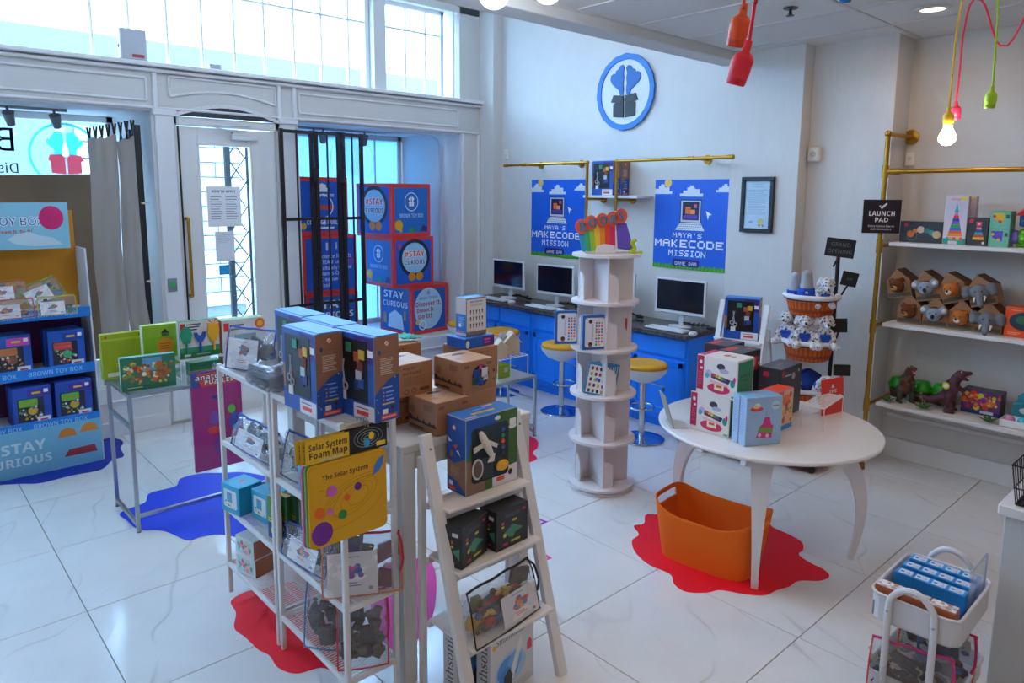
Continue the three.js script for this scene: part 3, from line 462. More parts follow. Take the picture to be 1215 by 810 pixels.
// ---------- cardboard display stand at the papered window ----------
{
  const z0 = -6.0, x0 = 0.36, x1 = 1.2, w = x1 - x0, t = thing('display_stand', 'light blue cardboard display stand with three shelves before the papered window', 'display stand', [(x0 + x1) / 2, 0, -6.2]);
  const lb = mat('#8ec6dd', 0.55), wh = mat('#d7dee6', 0.55), or = mat('#d88a12', 0.6), mg = mat('#5a1e56', 0.6), lip = '#1d84d8';
  const prof = [[0.2, 0], [0.2, 0.36], [0.14, 1.16], [0.11, 1.62], [-0.2, 1.62], [-0.2, 0]];
  for (const s of [-1, 1]) mesh('side_panel', ext(s < 0 ? prof : prof, 0.012).rotateY(-Math.PI / 2).translate(s * w / 2 + (s > 0 ? 0.012 : 0), 0, 0), wh, t);
  mesh('back_panel', bx(w, 1.9, 0.012, 0, 0.95, -0.194), or, t);
  mesh('shelf_back', bx(w - 0.01, 0.8, 0.008, 0, 0.76, -0.17), mg, t);
  const head = canvasTex(512, 224, (c, W, H) => { const k = pen(c, W, H); k.r('#8fcbe0', 0, 0, 1, 1).t('BROWN TOY BOX', 0.4, 0.4, 0.24, '#2d5a9c', { fit: 0.8, fill: 1, w: 'normal', st: '#ffffff', lw: 0.1 }).t('Discover It. Dream It. Do It!', 0.45, 0.62, 0.1, '#c63a4a', { fit: 0.5 }).p('#c9e0ea', [[0.5, 0.78], [0.58, 0.66], [0.68, 0.62], [0.74, 0.7], [0.86, 0.76], [0.94, 0.92], [0.7, 0.94], [0.56, 0.88]]).o('#d8216f', 0.86, 0.33, 0.1, 0.26); });
  mesh('header_board', chamfer(w - 0.06, 0.34, 0.012, 0.001).translate(-0.03, 1.79, -0.03), mat('#ffffff', 0.5, { map: head }), t);
  for (const [y, d, s] of [[1.16, 0.15, 0], [0.74, 0.17, 1], [0.36, 0.2, 2]]) {
    mesh('shelf', bx(w - 0.01, 0.012, d + 0.18, 0, y - 0.004, (d - 0.18) / 2), wh, t);
    mesh('shelf_lip', chamfer(w, 0.075, 0.012, 0.001).translate(0, y - 0.005, d + 0.006), mat('#ffffff', 0.45, { map: lipTex() }), t);
  }
  const base = canvasTex(512, 230, (c, W, H) => { const k = pen(c, W, H); k.r('#7dc0dc', 0, 0, 1, 1).t('#STAY', 0.36, 0.36, 0.3, '#d9ecf4', { fit: 0.42, fill: 1 }).t('CURIOUS', 0.36, 0.66, 0.26, '#d9ecf4', { fit: 0.5, fill: 1 }).p('#e58b32', [[0.66, 0.3], [0.69, 0.14], [0.74, 0.1], [0.79, 0.16], [0.81, 0.3]]).p('#e58b32', [[0.83, 0.26], [0.86, 0.1], [0.91, 0.06], [0.96, 0.12], [0.98, 0.26]]).p('#a83242', [[0.7, 0.75], [0.74, 0.6], [0.94, 0.58], [0.96, 0.75]]); });
  mesh('base_panel', chamfer(w, 0.34, 0.012, 0.001).translate(0, 0.17, 0.207), mat('#ffffff', 0.5, { map: base }), t);
}
function lipTex() { return (lipT ||= canvasTex(512, 48, (c, w, h) => pen(c, w, h).r('#1a80d6', 0, 0, 1, 1).t('BROWN TOY BOX      BROWN TOY BOX', 0.45, 0.5, 0.6, '#a9d3f5', { fit: 0.9, w: 'normal' }))); }
{
  const PX = (p, y, z) => onZ(p, 360, z).x;
  pouch('green-trimmed clear pouch with white card lying high on stand top shelf', [PX(57, 0, -6.08), 1.24, -6.1], 0.1, { w: 0.26, h: 0.16, d: 0.09, trim: '#8aa53a', card: 1, roll: 0.35, tilt: -0.3, cols: ['#3f7f6a', '#4d6a8a', '#2e3f3a', '#8a9a4a'], group: 'pouches on the display stand' });
  pouch('yellow-trimmed clear pouch with white card at the side panel of stand top shelf', [PX(66, 0, -5.98), 1.165, -5.95], 0.0, { w: 0.24, h: 0.13, d: 0.09, trim: '#c9b53a', card: 1, cols: ['#3f7f6a', '#4d6a8a', '#2e3f3a', '#8a9a4a'], group: 'pouches on the display stand' });
  pouch('red-trimmed clear pouch upper of two on stand top shelf', [PX(7, 0, -6.1), 1.26, -6.1], 0.05, { w: 0.27, h: 0.15, d: 0.09, trim: '#c1563a', card: 2, tilt: -0.25, cols: ['#c1563a', '#a98a3a', '#6a4a3a', '#8a9a4a'], group: 'pouches on the display stand' });
  pouch('red-trimmed clear pouch lower of two at stand shelf lip', [PX(12, 0, -5.96), 1.165, -5.95], 0.0, { w: 0.27, h: 0.13, d: 0.09, trim: '#c1563a', card: 2, cols: ['#c1563a', '#a98a3a', '#6a4a3a', '#8a9a4a'], group: 'pouches on the display stand' });
}
// craft sets on the stand shelves
const setArt = (bg, flap, a, b, c3) => (k) => { k.r(bg, 0, 0, 1, 1).r(flap, 0.38, 0.06, 0.6, 0.2).r('#f2c33c', 0.5, 0.13, 0.24, 0.05).r('#ffffff', 0.82, 0.08, 0.12, 0.09).r('#2b2f3a', 0.1, 0.28, 0.7, 0.6, 0.02).r(a, 0.14, 0.3, 0.5, 0.2, 0.04).r('#f06a2a', 0.16, 0.4, 0.46, 0.03).o(b, 0.5, 0.62, 0.13).confetti([a, b, c3, '#e9e2d0'], 0.14, 0.5, 0.6, 0.34, 26, 0.03).r('#eef0f4', 0.6, 0.8, 0.36, 0.14, 0.02).r('#c93b5e', 0.68, 0.86, 0.2, 0.04); };
{
  const w = 0.235, h = 0.285, d = 0.1, mk = (...a) => carton(w, h, d, 700, setArt(...a), a[0], a[0]);
  const K = { pink: mk('#2459b0', '#e14aa8', '#c27a4a', '#8a5a3a', '#d9a05a'), blue: mk('#1f57b4', '#2b3fa0', '#d24a4f', '#3fae7a', '#e0c04a'), green: mk('#2a4fb0', '#4a2f92', '#5fbf3a', '#d9a62a', '#3c78c0') };
  const row = (kind, y, pxs, label, z0) => pxs.forEach((p, i) => { for (let q = 0; q < 2; q++) putCarton(K[kind], 'craft_set', label + (q ? ', behind another' : ', at the shelf lip'), 'toy set', [onZ(p, 400, z0).x + q * -0.01, y, z0 - d / 2 - q * (d + 0.004)], 0.03); });
  row('pink', 0.743, [12], 'blue craft set with pink flap on the middle stand shelf', -6.03);
  row('blue', 0.743, [78], 'dark blue craft set beside pink one on the middle stand shelf', -6.03);
  row('green', 0.363, [31], 'violet-blue set with green dial next to the stand shelf middle', -6.0);
  row('green', 0.363, [82], 'violet-blue set with green dial at the stand side panel', -6.0);
}
// ---------- silver console table with boxes ----------
function tubeTable(name, label, x0, x1, z0, z1, h, railY, group) {
  const t = thing(name, label, 'table', [(x0 + x1) / 2, 0, (z0 + z1) / 2], 0, group), X = (x1 - x0) / 2, Z = (z1 - z0) / 2, q = 0.022;
  for (const a of [-1, 1]) for (const b of [-1, 1]) { const l = mesh('leg', bx(q, h, q, a * (X - q / 2), h / 2, b * (Z - q / 2), 0.002), STEEL, t); mesh('foot_pad', cyl(0.014, 0.014, 0.006, a * (X - q / 2), 0, b * (Z - q / 2), 10), mat('#56595c', 0.6), l); }
  for (const a of [-1, 1]) { for (const y of [h - q / 2, railY, 0.045]) mesh('side_rail', bx(q, q, 2 * Z - 2 * q, a * (X - q / 2), y, 0, 0.002), STEEL, t); mesh('top_rail', bx(2 * X - 2 * q, q, q, 0, h - q / 2, a * (Z - q / 2), 0.002), STEEL, t); }
  mesh('stretcher', bx(2 * X - 2 * q, q, q, 0, 0.1, Z - q / 2, 0.002), STEEL, t);
  return t;
}
{
  const t = tubeTable('console_table', 'slim silver metal console table standing over the blue floor splat', 1.055, 2.15, -5.03, -4.52, 0.86, 0.655);
  mesh('glass_top', bx(1.075, 0.008, 0.49, 0, 0.862, 0, 0.001), mat('#dff0ec', 0.04, { transmission: 1, thickness: 0, ior: 1.5 }), t);
  const y = 0.868;
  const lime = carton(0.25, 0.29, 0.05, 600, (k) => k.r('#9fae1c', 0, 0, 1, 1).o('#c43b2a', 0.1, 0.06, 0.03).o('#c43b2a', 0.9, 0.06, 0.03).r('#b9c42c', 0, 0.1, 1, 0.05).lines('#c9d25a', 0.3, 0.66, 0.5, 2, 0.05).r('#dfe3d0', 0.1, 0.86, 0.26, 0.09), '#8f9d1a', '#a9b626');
  putCarton(lime, 'flat_book_box', 'olive lime flat box at the console table corner by the stand', 'box', [1.15, y, -4.97], 0.02);
  const lime2 = carton(0.215, 0.27, 0.06, 600, (k) => k.r('#8fb41c', 0, 0, 1, 1).r('#7fae14', 0.02, 0.3, 0.96, 0.7).o('#e58a12', 0.62, 0.52, 0.25).lines('#b35f0a', 0.45, 0.45, 0.34, 3, 0.06).p('#2f3a26', [[0.5, 0.2], [0.62, 0.1], [0.74, 0.2]]).r('#3a7a3a', 0.52, 0.2, 0.2, 0.08), '#dfe6c8', '#cfe08a');
  putCarton(lime2, 'activity_box', 'bright green box with orange disc on the console table behind puzzle', 'box', [onZ(190, 410, -4.84).x, y + 0.07, -4.84], 0.0);
  const lift = thing('acrylic_riser', 'clear acrylic riser under the green box on console table', 'riser', [onZ(192, 410, -4.84).x, y, -4.84]); mesh('platform', bx(0.23, 0.006, 0.12, 0, 0.066, 0, 0.001), acrylic(), lift); for (const s of [-1, 1]) mesh('leg', bx(0.006, 0.062, 0.12, s * 0.11, 0.031, 0, 0.001), acrylic(), lift);
  const bear = carton(0.3, 0.205, 0.05, 800, (k) => { k.r('#2f7a5a', 0, 0, 1, 1).r('#5ea6c9', 0.4, 0.05, 0.35, 0.4).confetti(['#e07a2a', '#d9562a', '#b8662f', '#8a5a34', '#f0b23a', '#6aa23a', '#e9e0c0', '#a83a2a'], 0.06, 0.2, 0.88, 0.62, 90, 0.035).confetti(['#8a5230', '#a8683a'], 0.66, 0.3, 0.2, 0.34, 16, 0.05).r('#2c6b4a', 0, 0.86, 1, 0.14).lines('#bcd6b8', 0.1, 0.9, 0.3, 1, 0.06); }, '#a9cfc4', '#7fb8b4');
  const fb = frame2([144.5, 466], [209.6, 457], y, 0.05); putCarton(bear, 'puzzle_box', 'forest animal puzzle box at the front of the console table', 'puzzle box', fb.pos, fb.turn);
  // riser with garden tool sets
  const rz = -4.72, rx = onZ(238, 400, rz).x, wr = thing('wire_riser', 'small white wire riser under the garden tool sets on console table', 'riser', [rx, y, rz]);
  for (const s of [-1, 1]) mesh('leg_loop', merge([bar([s * 0.16, 0, 0.09], [s * 0.16, 0.12, 0.09], 0.004), bar([s * 0.16, 0, -0.09], [s * 0.16, 0.12, -0.09], 0.004), bar([s * 0.16, 0.004, -0.09], [s * 0.16, 0.004, 0.09], 0.004)]), WHITEM, wr);
  for (let i = 0; i < 7; i++) mesh('wire', bar([-0.16, 0.122, -0.09 + i * 0.03], [0.16, 0.122, -0.09 + i * 0.03], 0.003, 6), WHITEM, wr);
  const garden = carton(0.25, 0.24, 0.05, 700, (k) => { k.r('#dfe3e2', 0, 0, 1, 1).r('#d93a2f', 0.03, 0.06, 0.12, 0.18).lines('#3a3f44', 0.18, 0.08, 0.36, 3, 0.07, 0.5); for (let i = 0; i < 10; i++) k.p(i % 2 ? '#f2b52e' : '#e8642a', [[0.86, 0.14], [0.86 + 0.17 * Math.cos(i * 0.63), 0.14 + 0.17 * Math.sin(i * 0.63)], [0.86 + 0.17 * Math.cos(i * 0.63 + 0.3), 0.14 + 0.17 * Math.sin(i * 0.63 + 0.3)]]); k.r('#2f9a6a', 0, 0.72, 1, 0.28).r('#1f7a4a', 0, 0.86, 1, 0.14).r('#dfe6dc', 0.1, 0.9, 0.16, 0.06).lines('#cfe6d4', 0.4, 0.92, 0.4, 1, 0.05); }, '#cfd6d2', '#2a8a5a');
  const gt = putCarton(garden, 'garden_tool_set', 'white garden hand tool set with green trowel, blue rake and yellow spade', 'toy set', [rx - 0.02, y + 0.126, rz + 0.02], 0.0);
  const tool = (n, pts, x, col) => { mesh(n, merge([ext(pts, 0.012, 0.002).translate(x, 0.1, 0.026), bx(0.014, 0.07, 0.014, x, 0.07, 0.034, 0.004)]), mat(col, 0.4), gt); };
  tool('trowel', [[-0.02, 0], [-0.035, 0.05], [-0.025, 0.09], [0, 0.105], [0.025, 0.09], [0.035, 0.05], [0.02, 0]], -0.085, '#1f9a6e'); tool('rake', [[-0.01, 0], [-0.03, 0.03], [-0.035, 0.06], [-0.02, 0.06], [-0.01, 0.04], [0.01, 0.04], [0.02, 0.06], [0.035, 0.06], [0.03, 0.03], [0.01, 0]], 0.0, '#1f4fb0'); tool('spade', [[-0.02, 0], [-0.035, 0.06], [-0.03, 0.105], [0.03, 0.105], [0.035, 0.06], [0.02, 0]], 0.085, '#f2ae16');
  const gb = carton(0.29, 0.345, 0.1, 600, (k) => k.r('#dde0e0', 0, 0, 1, 1).r('#d93a2f', 0.04, 0.06, 0.12, 0.16).r('#2f7f80', 0.28, 0.3, 0.5, 0.6).o('#e8642a', 0.88, 0.12, 0.12).o('#f2b52e', 0.88, 0.12, 0.07).confetti(['#c93b5e', '#3fae9a'], 0.3, 0.4, 0.45, 0.4, 14, 0.04).lines('#3a3f44', 0.2, 0.1, 0.3, 2, 0.07, 0.5), '#b5543a', '#7fae5a');
  putCarton(gb, 'watering_can_set', 'tall white garden set with teal window behind the zip pouch', 'toy set', [onZ(288, 400, -4.7).x, y, -4.72], -0.02);
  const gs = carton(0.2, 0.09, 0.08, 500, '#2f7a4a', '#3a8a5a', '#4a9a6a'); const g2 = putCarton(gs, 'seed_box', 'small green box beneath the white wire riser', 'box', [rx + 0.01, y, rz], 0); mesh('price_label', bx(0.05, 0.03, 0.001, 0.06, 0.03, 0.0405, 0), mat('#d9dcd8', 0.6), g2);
  // anatomy puzzle hanging at the table front
  const az = -4.49, tx = canvasTex(256, 480, (c, W, H) => { const k = pen(c, W, H); k.r('#a31a78', 0, 0, 1, 1).r('#1a58a8', 0, 0, 1, 0.05).p('#e0452a', [[0.1, 0.02], [1, 0], [1, 0.15], [0.2, 0.15]]).r('#1d4f9a', 0, 0.03, 0.14, 0.12).t('anatomy', 0.45, 0.055, 0.07, '#ffffff', { fit: 0.75, fill: 1, st: '#22262e' }).t('PUZZLES', 0.55, 0.11, 0.06, '#ffffff', { fit: 0.6, fill: 1, st: '#22262e' }).o('#f2b32a', 0.9, 0.06, 0.08); const b = (col, x, y, rx, ry) => k.o(col, x, y, rx, ry); b('#2a2f8a', 0.5, 0.27, 0.12, 0.02); b('#7a3fa8', 0.42, 0.48, 0.09, 0.07); b('#d83a3a', 0.4, 0.6, 0.12, 0.04); b('#6a35a0', 0.5, 0.77, 0.11, 0.09); b('#a31a78', 0.52, 0.77, 0.06, 0.05); b('#58c03a', 0.78, 0.42, 0.08, 0.045); b('#2248b8', 0.86, 0.55, 0.14, 0.09); b('#8a2f9a', 0.8, 0.8, 0.1, 0.06); });
  const p0 = onZ(227, 500, az), t2 = thing('anatomy_puzzle', 'tall magenta body puzzle in clear sleeve hanging off the console table', 'puzzle', [1.555, 0.3, az], 0);
  mesh('puzzle_board', chamfer(0.31, 0.64, 0.016, 0.002).translate(0, 0.32, 0), mat('#ffffff', 0.35, { map: tx }), t2); mesh('clear_sleeve', bx(0.33, 0.66, 0.02, 0, 0.32, 0, 0.001), acrylic(), t2);
  mesh('hang_hook', tube([[0, 0.64, 0], [0, 0.68, -0.01], [0, 0.655, -0.04], [0, 0.58, -0.05]], 0.004, 14, 6), STEEL, t2);
}
// ---------- white wire shelving in two bays ----------
const shelfY = [0.17, 0.475, 0.82, 1.2];
function wireShelf(label, z0, z1) {
  const x0 = 1.225, x1 = 1.468, t = thing('wire_shelf', label, 'shelf unit', [(x0 + x1) / 2, 0, (z0 + z1) / 2]), X = (x1 - x0) / 2, Z = (z1 - z0) / 2;
  for (const a of [-1, 1]) for (const b of [-1, 1]) mesh('leg', bx(0.022, 1.21, 0.022, a * (X - 0.011), 0.605, b * (Z - 0.011), 0.003), WHITEM, t);
  for (const y of shelfY) {
    const fr = mesh('shelf_frame', merge([bx(2 * X - 0.044, 0.024, 0.014, 0, y - 0.012, Z - 0.008, 0.002), bx(2 * X - 0.044, 0.024, 0.014, 0, y - 0.012, -Z + 0.008, 0.002), bx(0.014, 0.024, 2 * Z - 0.04, X - 0.008, y - 0.012, 0, 0.002), bx(0.014, 0.024, 2 * Z - 0.04, -X + 0.008, y - 0.012, 0, 0.002)]), WHITEM, t);
    const g = []; for (let i = 1; i < 40; i++) g.push(new THREE.BoxGeometry(2 * X - 0.02, 0.003, 0.005).translate(0, y - 0.003, -Z + 0.008 + i * (2 * Z - 0.016) / 40)); for (let i = 1; i < 4; i++) g.push(new THREE.BoxGeometry(0.005, 0.004, 2 * Z - 0.02).translate(-X + i * X / 2, y - 0.007, 0));
    mesh('mesh_deck', merge(g), WHITEM, fr).userData.kind = 'stuff';
  }
  return t;
}
wireShelf('white wire shelf unit whose bottom tier holds the baby toy boxes', -3.525, -2.915);
wireShelf('white wire shelf unit with the yellow foam map hung on its end', -2.895, -2.285);
// science kits: windowed front in local +z, printed side, blue top
const kraftCol = '#9a6a4e', kitBlue = '#1c4fa8';
const kitTop = (k) => { k.r('#2f86d2', 0, 0, 1, 1).r('#f2c83c', 0.2, 0.4, 0.34, 0.14).r('#d7e6f5', 0.3, 0.7, 0.3, 0.08).r('#ef8fb0', 0.6, 0.12, 0.2, 0.1).o('#ffffff', 0.12, 0.3, 0.05); };
const kitSide = (k) => {
  k.r(kraftCol, 0, 0, 1, 1).p(kitBlue, [[0, 0.68], [0.25, 0.6], [0.5, 0.53], [0.75, 0.49], [1, 0.47], [1, 1], [0, 1]]).o('#f4eee8', 0.5, 0.085, 0.1).ring('#c23a34', 0.5, 0.085, 0.09, 0.025).l('#c23a34', 0.025, [[0.42, 0.11], [0.58, 0.06]]).lines('#e6d9cf', 0.24, 0.26, 0.52, 9, 0.022).r('#27477f', 0.16, 0.16, 0.1, 0.05).lines('#8a5f48', 0.3, 0.185, 0.55, 1, 0.04)
    .lines('#cfdcf5', 0.3, 0.6, 0.5, 1, 0.03).o('#f27aa0', 0.36, 0.66, 0.03).o('#f27aa0', 0.36, 0.705, 0.03).o('#f27aa0', 0.36, 0.75, 0.03).lines('#9fb8e8', 0.45, 0.655, 0.35, 3, 0.045).r('#f0c52c', 0.3, 0.79, 0.5, 0.018).r('#f2efe9', 0.3, 0.86, 0.22, 0.06, 0.02).o('#3a221c', 0.7, 0.85, 0.06).r('#3a221c', 0.68, 0.88, 0.04, 0.05).r('#e8452f', 0.24, 0.93, 0.66, 0.05, 0.04).t('Kindergarten', 0.57, 0.955, 0.032, '#ffd9c9', { fit: 0.55 }).o('#f0e23c', 0.82, 0.5, 0.025).confetti(['#f0e23c', '#7fb0ee'], 0.05, 0.7, 0.15, 0.25, 5, 0.02);
};
const kitFront = (k) => { k.r(kitBlue, 0, 0, 1, 1).r(kraftCol, 0.0, 0.45, 0.12, 0.3).r('#3b1f78', 0.56, 0.02, 0.44, 0.3).r('#f0c52c', 0.6, 0.15, 0.3, 0.03).r('#ffffff', 0.86, 0.16, 0.12, 0.08).r('#ece9ee', 0.5, 0.82, 0.5, 0.18, 0.02).r('#e8452f', 0.58, 0.9, 0.28, 0.05).lines('#3a3f5a', 0.56, 0.86, 0.3, 1, 0.03); };
const kitC = carton(0.262, 0.325, 0.118, 900, kitFront, kitSide, kitTop);
function kit(label, pos, turn, group, mirror) {
  const t = putCarton(kitC, 'science_kit', label, 'science kit', pos, turn, group), z = 0.0595, wn = mesh('window', bx(0.2, 0.235, 0.002, -0.008, 0.185, z, 0), mat('#0a0c12', 0.4), t);
  mesh('scissors', merge([new THREE.TorusGeometry(0.014, 0.004, 6, 14).translate(-0.07, 0.13, z + 0.003), new THREE.TorusGeometry(0.014, 0.004, 6, 14).translate(-0.045, 0.115, z + 0.003), bar([-0.068, 0.14, z + 0.003], [-0.052, 0.22, z + 0.003], 0.003), bar([-0.05, 0.13, z + 0.003], [-0.064, 0.22, z + 0.003], 0.003)]), mat('#a9b0ba', 0.3), wn);
  mesh('craft_parts', (() => { const l = []; [['#b5562e', 0.03, 0.24], ['#d9b23a', 0.06, 0.25], ['#7c3a2a', 0.05, 0.205], ['#bfc7d2', 0.04, 0.17], ['#2e4f9a', 0.055, 0.14], ['#24356a', 0.03, 0.13], ['#e9e6e0', -0.06, 0.08], ['#2f8a6a', -0.02, 0.27]].forEach(([c, x, y]) => { const g = bx(0.036, 0.036, 0.004, x, y, z + 0.003, 0.001), q = new THREE.Color(c), a = new Float32Array(g.attributes.position.count * 3); for (let i = 0; i < a.length; i += 3) q.toArray(a, i); g.setAttribute('color', new THREE.BufferAttribute(a, 3)); l.push(g); }); return mergeGeometries(l); })(), mat('#ffffff', 0.5, { vertexColors: true }), wn).userData.kind = 'stuff';
  mesh('hang_tab', bx(0.262, 0.004, 0.1, 0, 0.3262, -0.006, 0.001), mat('#3a8fd6', 0.4), t);
  return t;
}
{
  const y = 1.204, g = 'blue and brown science kits on the wire shelf top', T = -Math.PI / 2;
  kit('blue and brown science kit in front row between pouches and shelf end', [1.247, y, -2.53], T + 0.03, g);
  kit('blue and brown science kit overhanging the shelf end above the foam map', [1.376, y, -2.35], T + 0.1, g);
  kit('blue and brown science kit standing behind the end kits on the shelf', [1.376, y, -2.63], T + 0.02, g);
  kit('blue and brown science kit farthest from the shelf end, behind the pouches', [1.385, y, -2.915], T, g);
}
{ // pouches and boxes on the tiers
  const F = -Math.PI / 2;
  pouch('blue-trimmed clear pouch with white card on wire shelf top tier', [1.33, 1.205, -3.3], F + 0.4, { w: 0.3, h: 0.2, d: 0.11, trim: '#1f4aa8', card: 0, cx: -0.14, n: 40 });
  const fp = thing('flat_pouches', 'pile of three empty clear pouches lying on the shelf top', 'pouch', [1.3, 1.205, -2.99], F); for (let i = 0; i < 3; i++) mesh('folded_pouch', pouchFilm(0.26 - i * 0.02, 0.19, 0.035, 20 + i, 0).rotateX(-Math.PI / 2).translate(0.01 * i, 0.018 + i * 0.026, 0.09), mat('#cfd3d8', 0.15, { transmission: 0.55, thickness: 0, ior: 1.4, side: THREE.DoubleSide }), fp); for (let i = 0; i < 3; i++) mesh('zipper', bx(0.25, 0.006, 0.008, 0.01 * i, 0.018 + i * 0.026, -0.1, 0.002), mat('#6a6f78', 0.4), fp);
  pouch('low blue-trimmed pouch with white card on upper tier of far shelf bay', [1.3, 0.824, -3.21], F + 0.05, { w: 0.42, h: 0.14, d: 0.13, trim: '#21489a', card: 0, ch: 0.62, cx: -0.06 });
  pouch('dark filled blue-trimmed pouch beside the patterned box on upper tier', [1.31, 0.824, -2.8], F + 0.1, { w: 0.18, h: 0.19, d: 0.12, trim: '#21489a', card: -1, trim2: '#21489a', n: 40 });
  const pat = carton(0.26, 0.175, 0.13, 700, (k) => k.r('#4aa6d6', 0, 0, 1, 1).confetti(['#f08aa8', '#e05a7a', '#f2d0d8', '#3a78c0', '#8ad0ea'], 0, 0, 1, 1, 90, 0.035), '#3f4a5a', '#4b4f58');
  putCarton(pat, 'stationery_box', 'light blue box with pink dots on upper tier behind foam map', 'box', [1.31, 0.824, -2.55], F + 0.06);
  const nurse = carton(0.15, 0.145, 0.13, 900, (k) => k.r('#1f9fc4', 0, 0, 1, 1).r('#dfe9ee', 0.12, 0.16, 0.74, 0.66, 0.08).r('#2f9fc4', 0.3, 0.26, 0.3, 0.36, 0.03).o('#e05a7a', 0.44, 0.34, 0.05).confetti(['#e0786a', '#3a6fb0', '#f2c33c'], 0.16, 0.6, 0.6, 0.18, 12, 0.03), '#1a8fb4', (k) => k.r('#26a8cc', 0, 0, 1, 1).o('#e8467a', 0.5, 0.5, 0.1));
  putCarton(nurse, 'cup_set_box', 'turquoise cube box with cup picture on shelf, beside its twin', 'box', [1.275, 0.479, -3.4], F + 0.2, 'turquoise boxes'); putCarton(nurse, 'cup_set_box', 'turquoise cube box between its twin and the green crayon boxes', 'box', [1.35, 0.479, -3.22], F + 0.15, 'turquoise boxes');
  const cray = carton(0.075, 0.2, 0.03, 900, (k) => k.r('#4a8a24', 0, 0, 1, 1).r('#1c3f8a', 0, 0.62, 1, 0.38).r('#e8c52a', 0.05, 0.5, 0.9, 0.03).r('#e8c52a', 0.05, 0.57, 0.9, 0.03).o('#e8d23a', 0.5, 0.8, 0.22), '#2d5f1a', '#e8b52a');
  for (let i = 0; i < 3; i++) putCarton(cray, 'crayon_carton', 'tall green and blue crayon carton standing at the shelf post', 'carton', [1.27 + i * 0.04, 0.479, -3.0 + i * 0.01], F + 0.2, 'tall crayon cartons');
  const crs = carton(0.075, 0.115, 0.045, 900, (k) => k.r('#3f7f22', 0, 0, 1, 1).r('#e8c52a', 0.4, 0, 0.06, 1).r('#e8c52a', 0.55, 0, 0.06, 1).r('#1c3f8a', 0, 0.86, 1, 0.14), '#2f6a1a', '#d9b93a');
  for (let i = 0; i < 4; i++) putCarton(crs, 'crayon_box', 'small green crayon box in a row behind the card pouch', 'box', [1.42, 0.479, -2.84 + i * 0.09], F + 0.08, 'small crayon boxes');
  pouch('blue-trimmed pouch with orange print card on tier beneath foam map', [1.29, 0.479, -2.69], F + 0.1, { w: 0.34, h: 0.13, d: 0.12, trim: '#21489a', card: 2, ch: 0.7, cx: -0.02 });
  pouch('red-trimmed pouch with white robot card on tier beneath foam map', [1.345, 0.479, -2.36], -0.5, { w: 0.31, h: 0.235, d: 0.11, trim: '#c0203c', card: 3, trim2: '#e07a2a', strap: 1, n: 40, cols: ['#8a5a6a', '#c9b9b4', '#7a2f3f', '#b08a7a', '#50545c'] });
  const baby = carton(0.15, 0.095, 0.14, 800, (k) => k.r('#e9e6e4', 0, 0, 1, 1).r('#b9e2e0', 0.06, 0.1, 0.88, 0.8).confetti(['#f09aa8', '#3fae9a', '#f2c8a8', '#e05a7a'], 0.14, 0.2, 0.7, 0.6, 24, 0.06), '#a9714f', (k) => k.r('#dfe6e4', 0, 0, 1, 1).r('#3aa0b4', 0, 0, 1, 0.12));
  putCarton(baby, 'baby_toy_box', 'white baby toy box with teal picture, lower of the pair', 'box', [1.31, 0.174, -3.33], F + 0.25); putCarton(baby, 'baby_toy_box', 'white baby toy box with teal picture, upper of the pair', 'box', [1.31, 0.27, -3.33], F + 0.2);
  const navy = thing('fabric_bin', 'dark navy fabric bin behind the robot card pouch', 'bin', [1.41, 0.479, -2.56]); mesh('bin_wall', lathe([[0.0, 0.002], [0.04, 0.002], [0.055, 0.15], [0.052, 0.15], [0.037, 0.006], [0, 0.006]], 24).scale(1, 1, 1), mat('#12264f', 0.8), navy); mesh('rim_band', new THREE.TorusGeometry(0.0535, 0.003, 6, 24).rotateX(Math.PI / 2).translate(0, 0.15, 0), mat('#1a3266', 0.8), navy);
  pouch('dark green-trimmed clear pouch standing on the bottom wire tier', [1.3, 0.174, -2.55], F + 0.7, { w: 0.2, h: 0.27, d: 0.13, trim: '#1f7a4a', trim2: '#3a7fb0', card: -1, n: 40, cols: ['#2a2d30', '#4a4640', '#5d5a55', '#33373b'] });
  pouch('magenta-trimmed clear pouch with red bow at the shelf end bottom tier', [1.34, 0.174, -2.36], -0.5, { w: 0.2, h: 0.3, d: 0.13, trim: '#c8205a', trim2: '#d8303a', card: -1, strap: 1, n: 40, cols: ['#3b3630', '#5a5148', '#6b5f52', '#2d2a27'] });
}
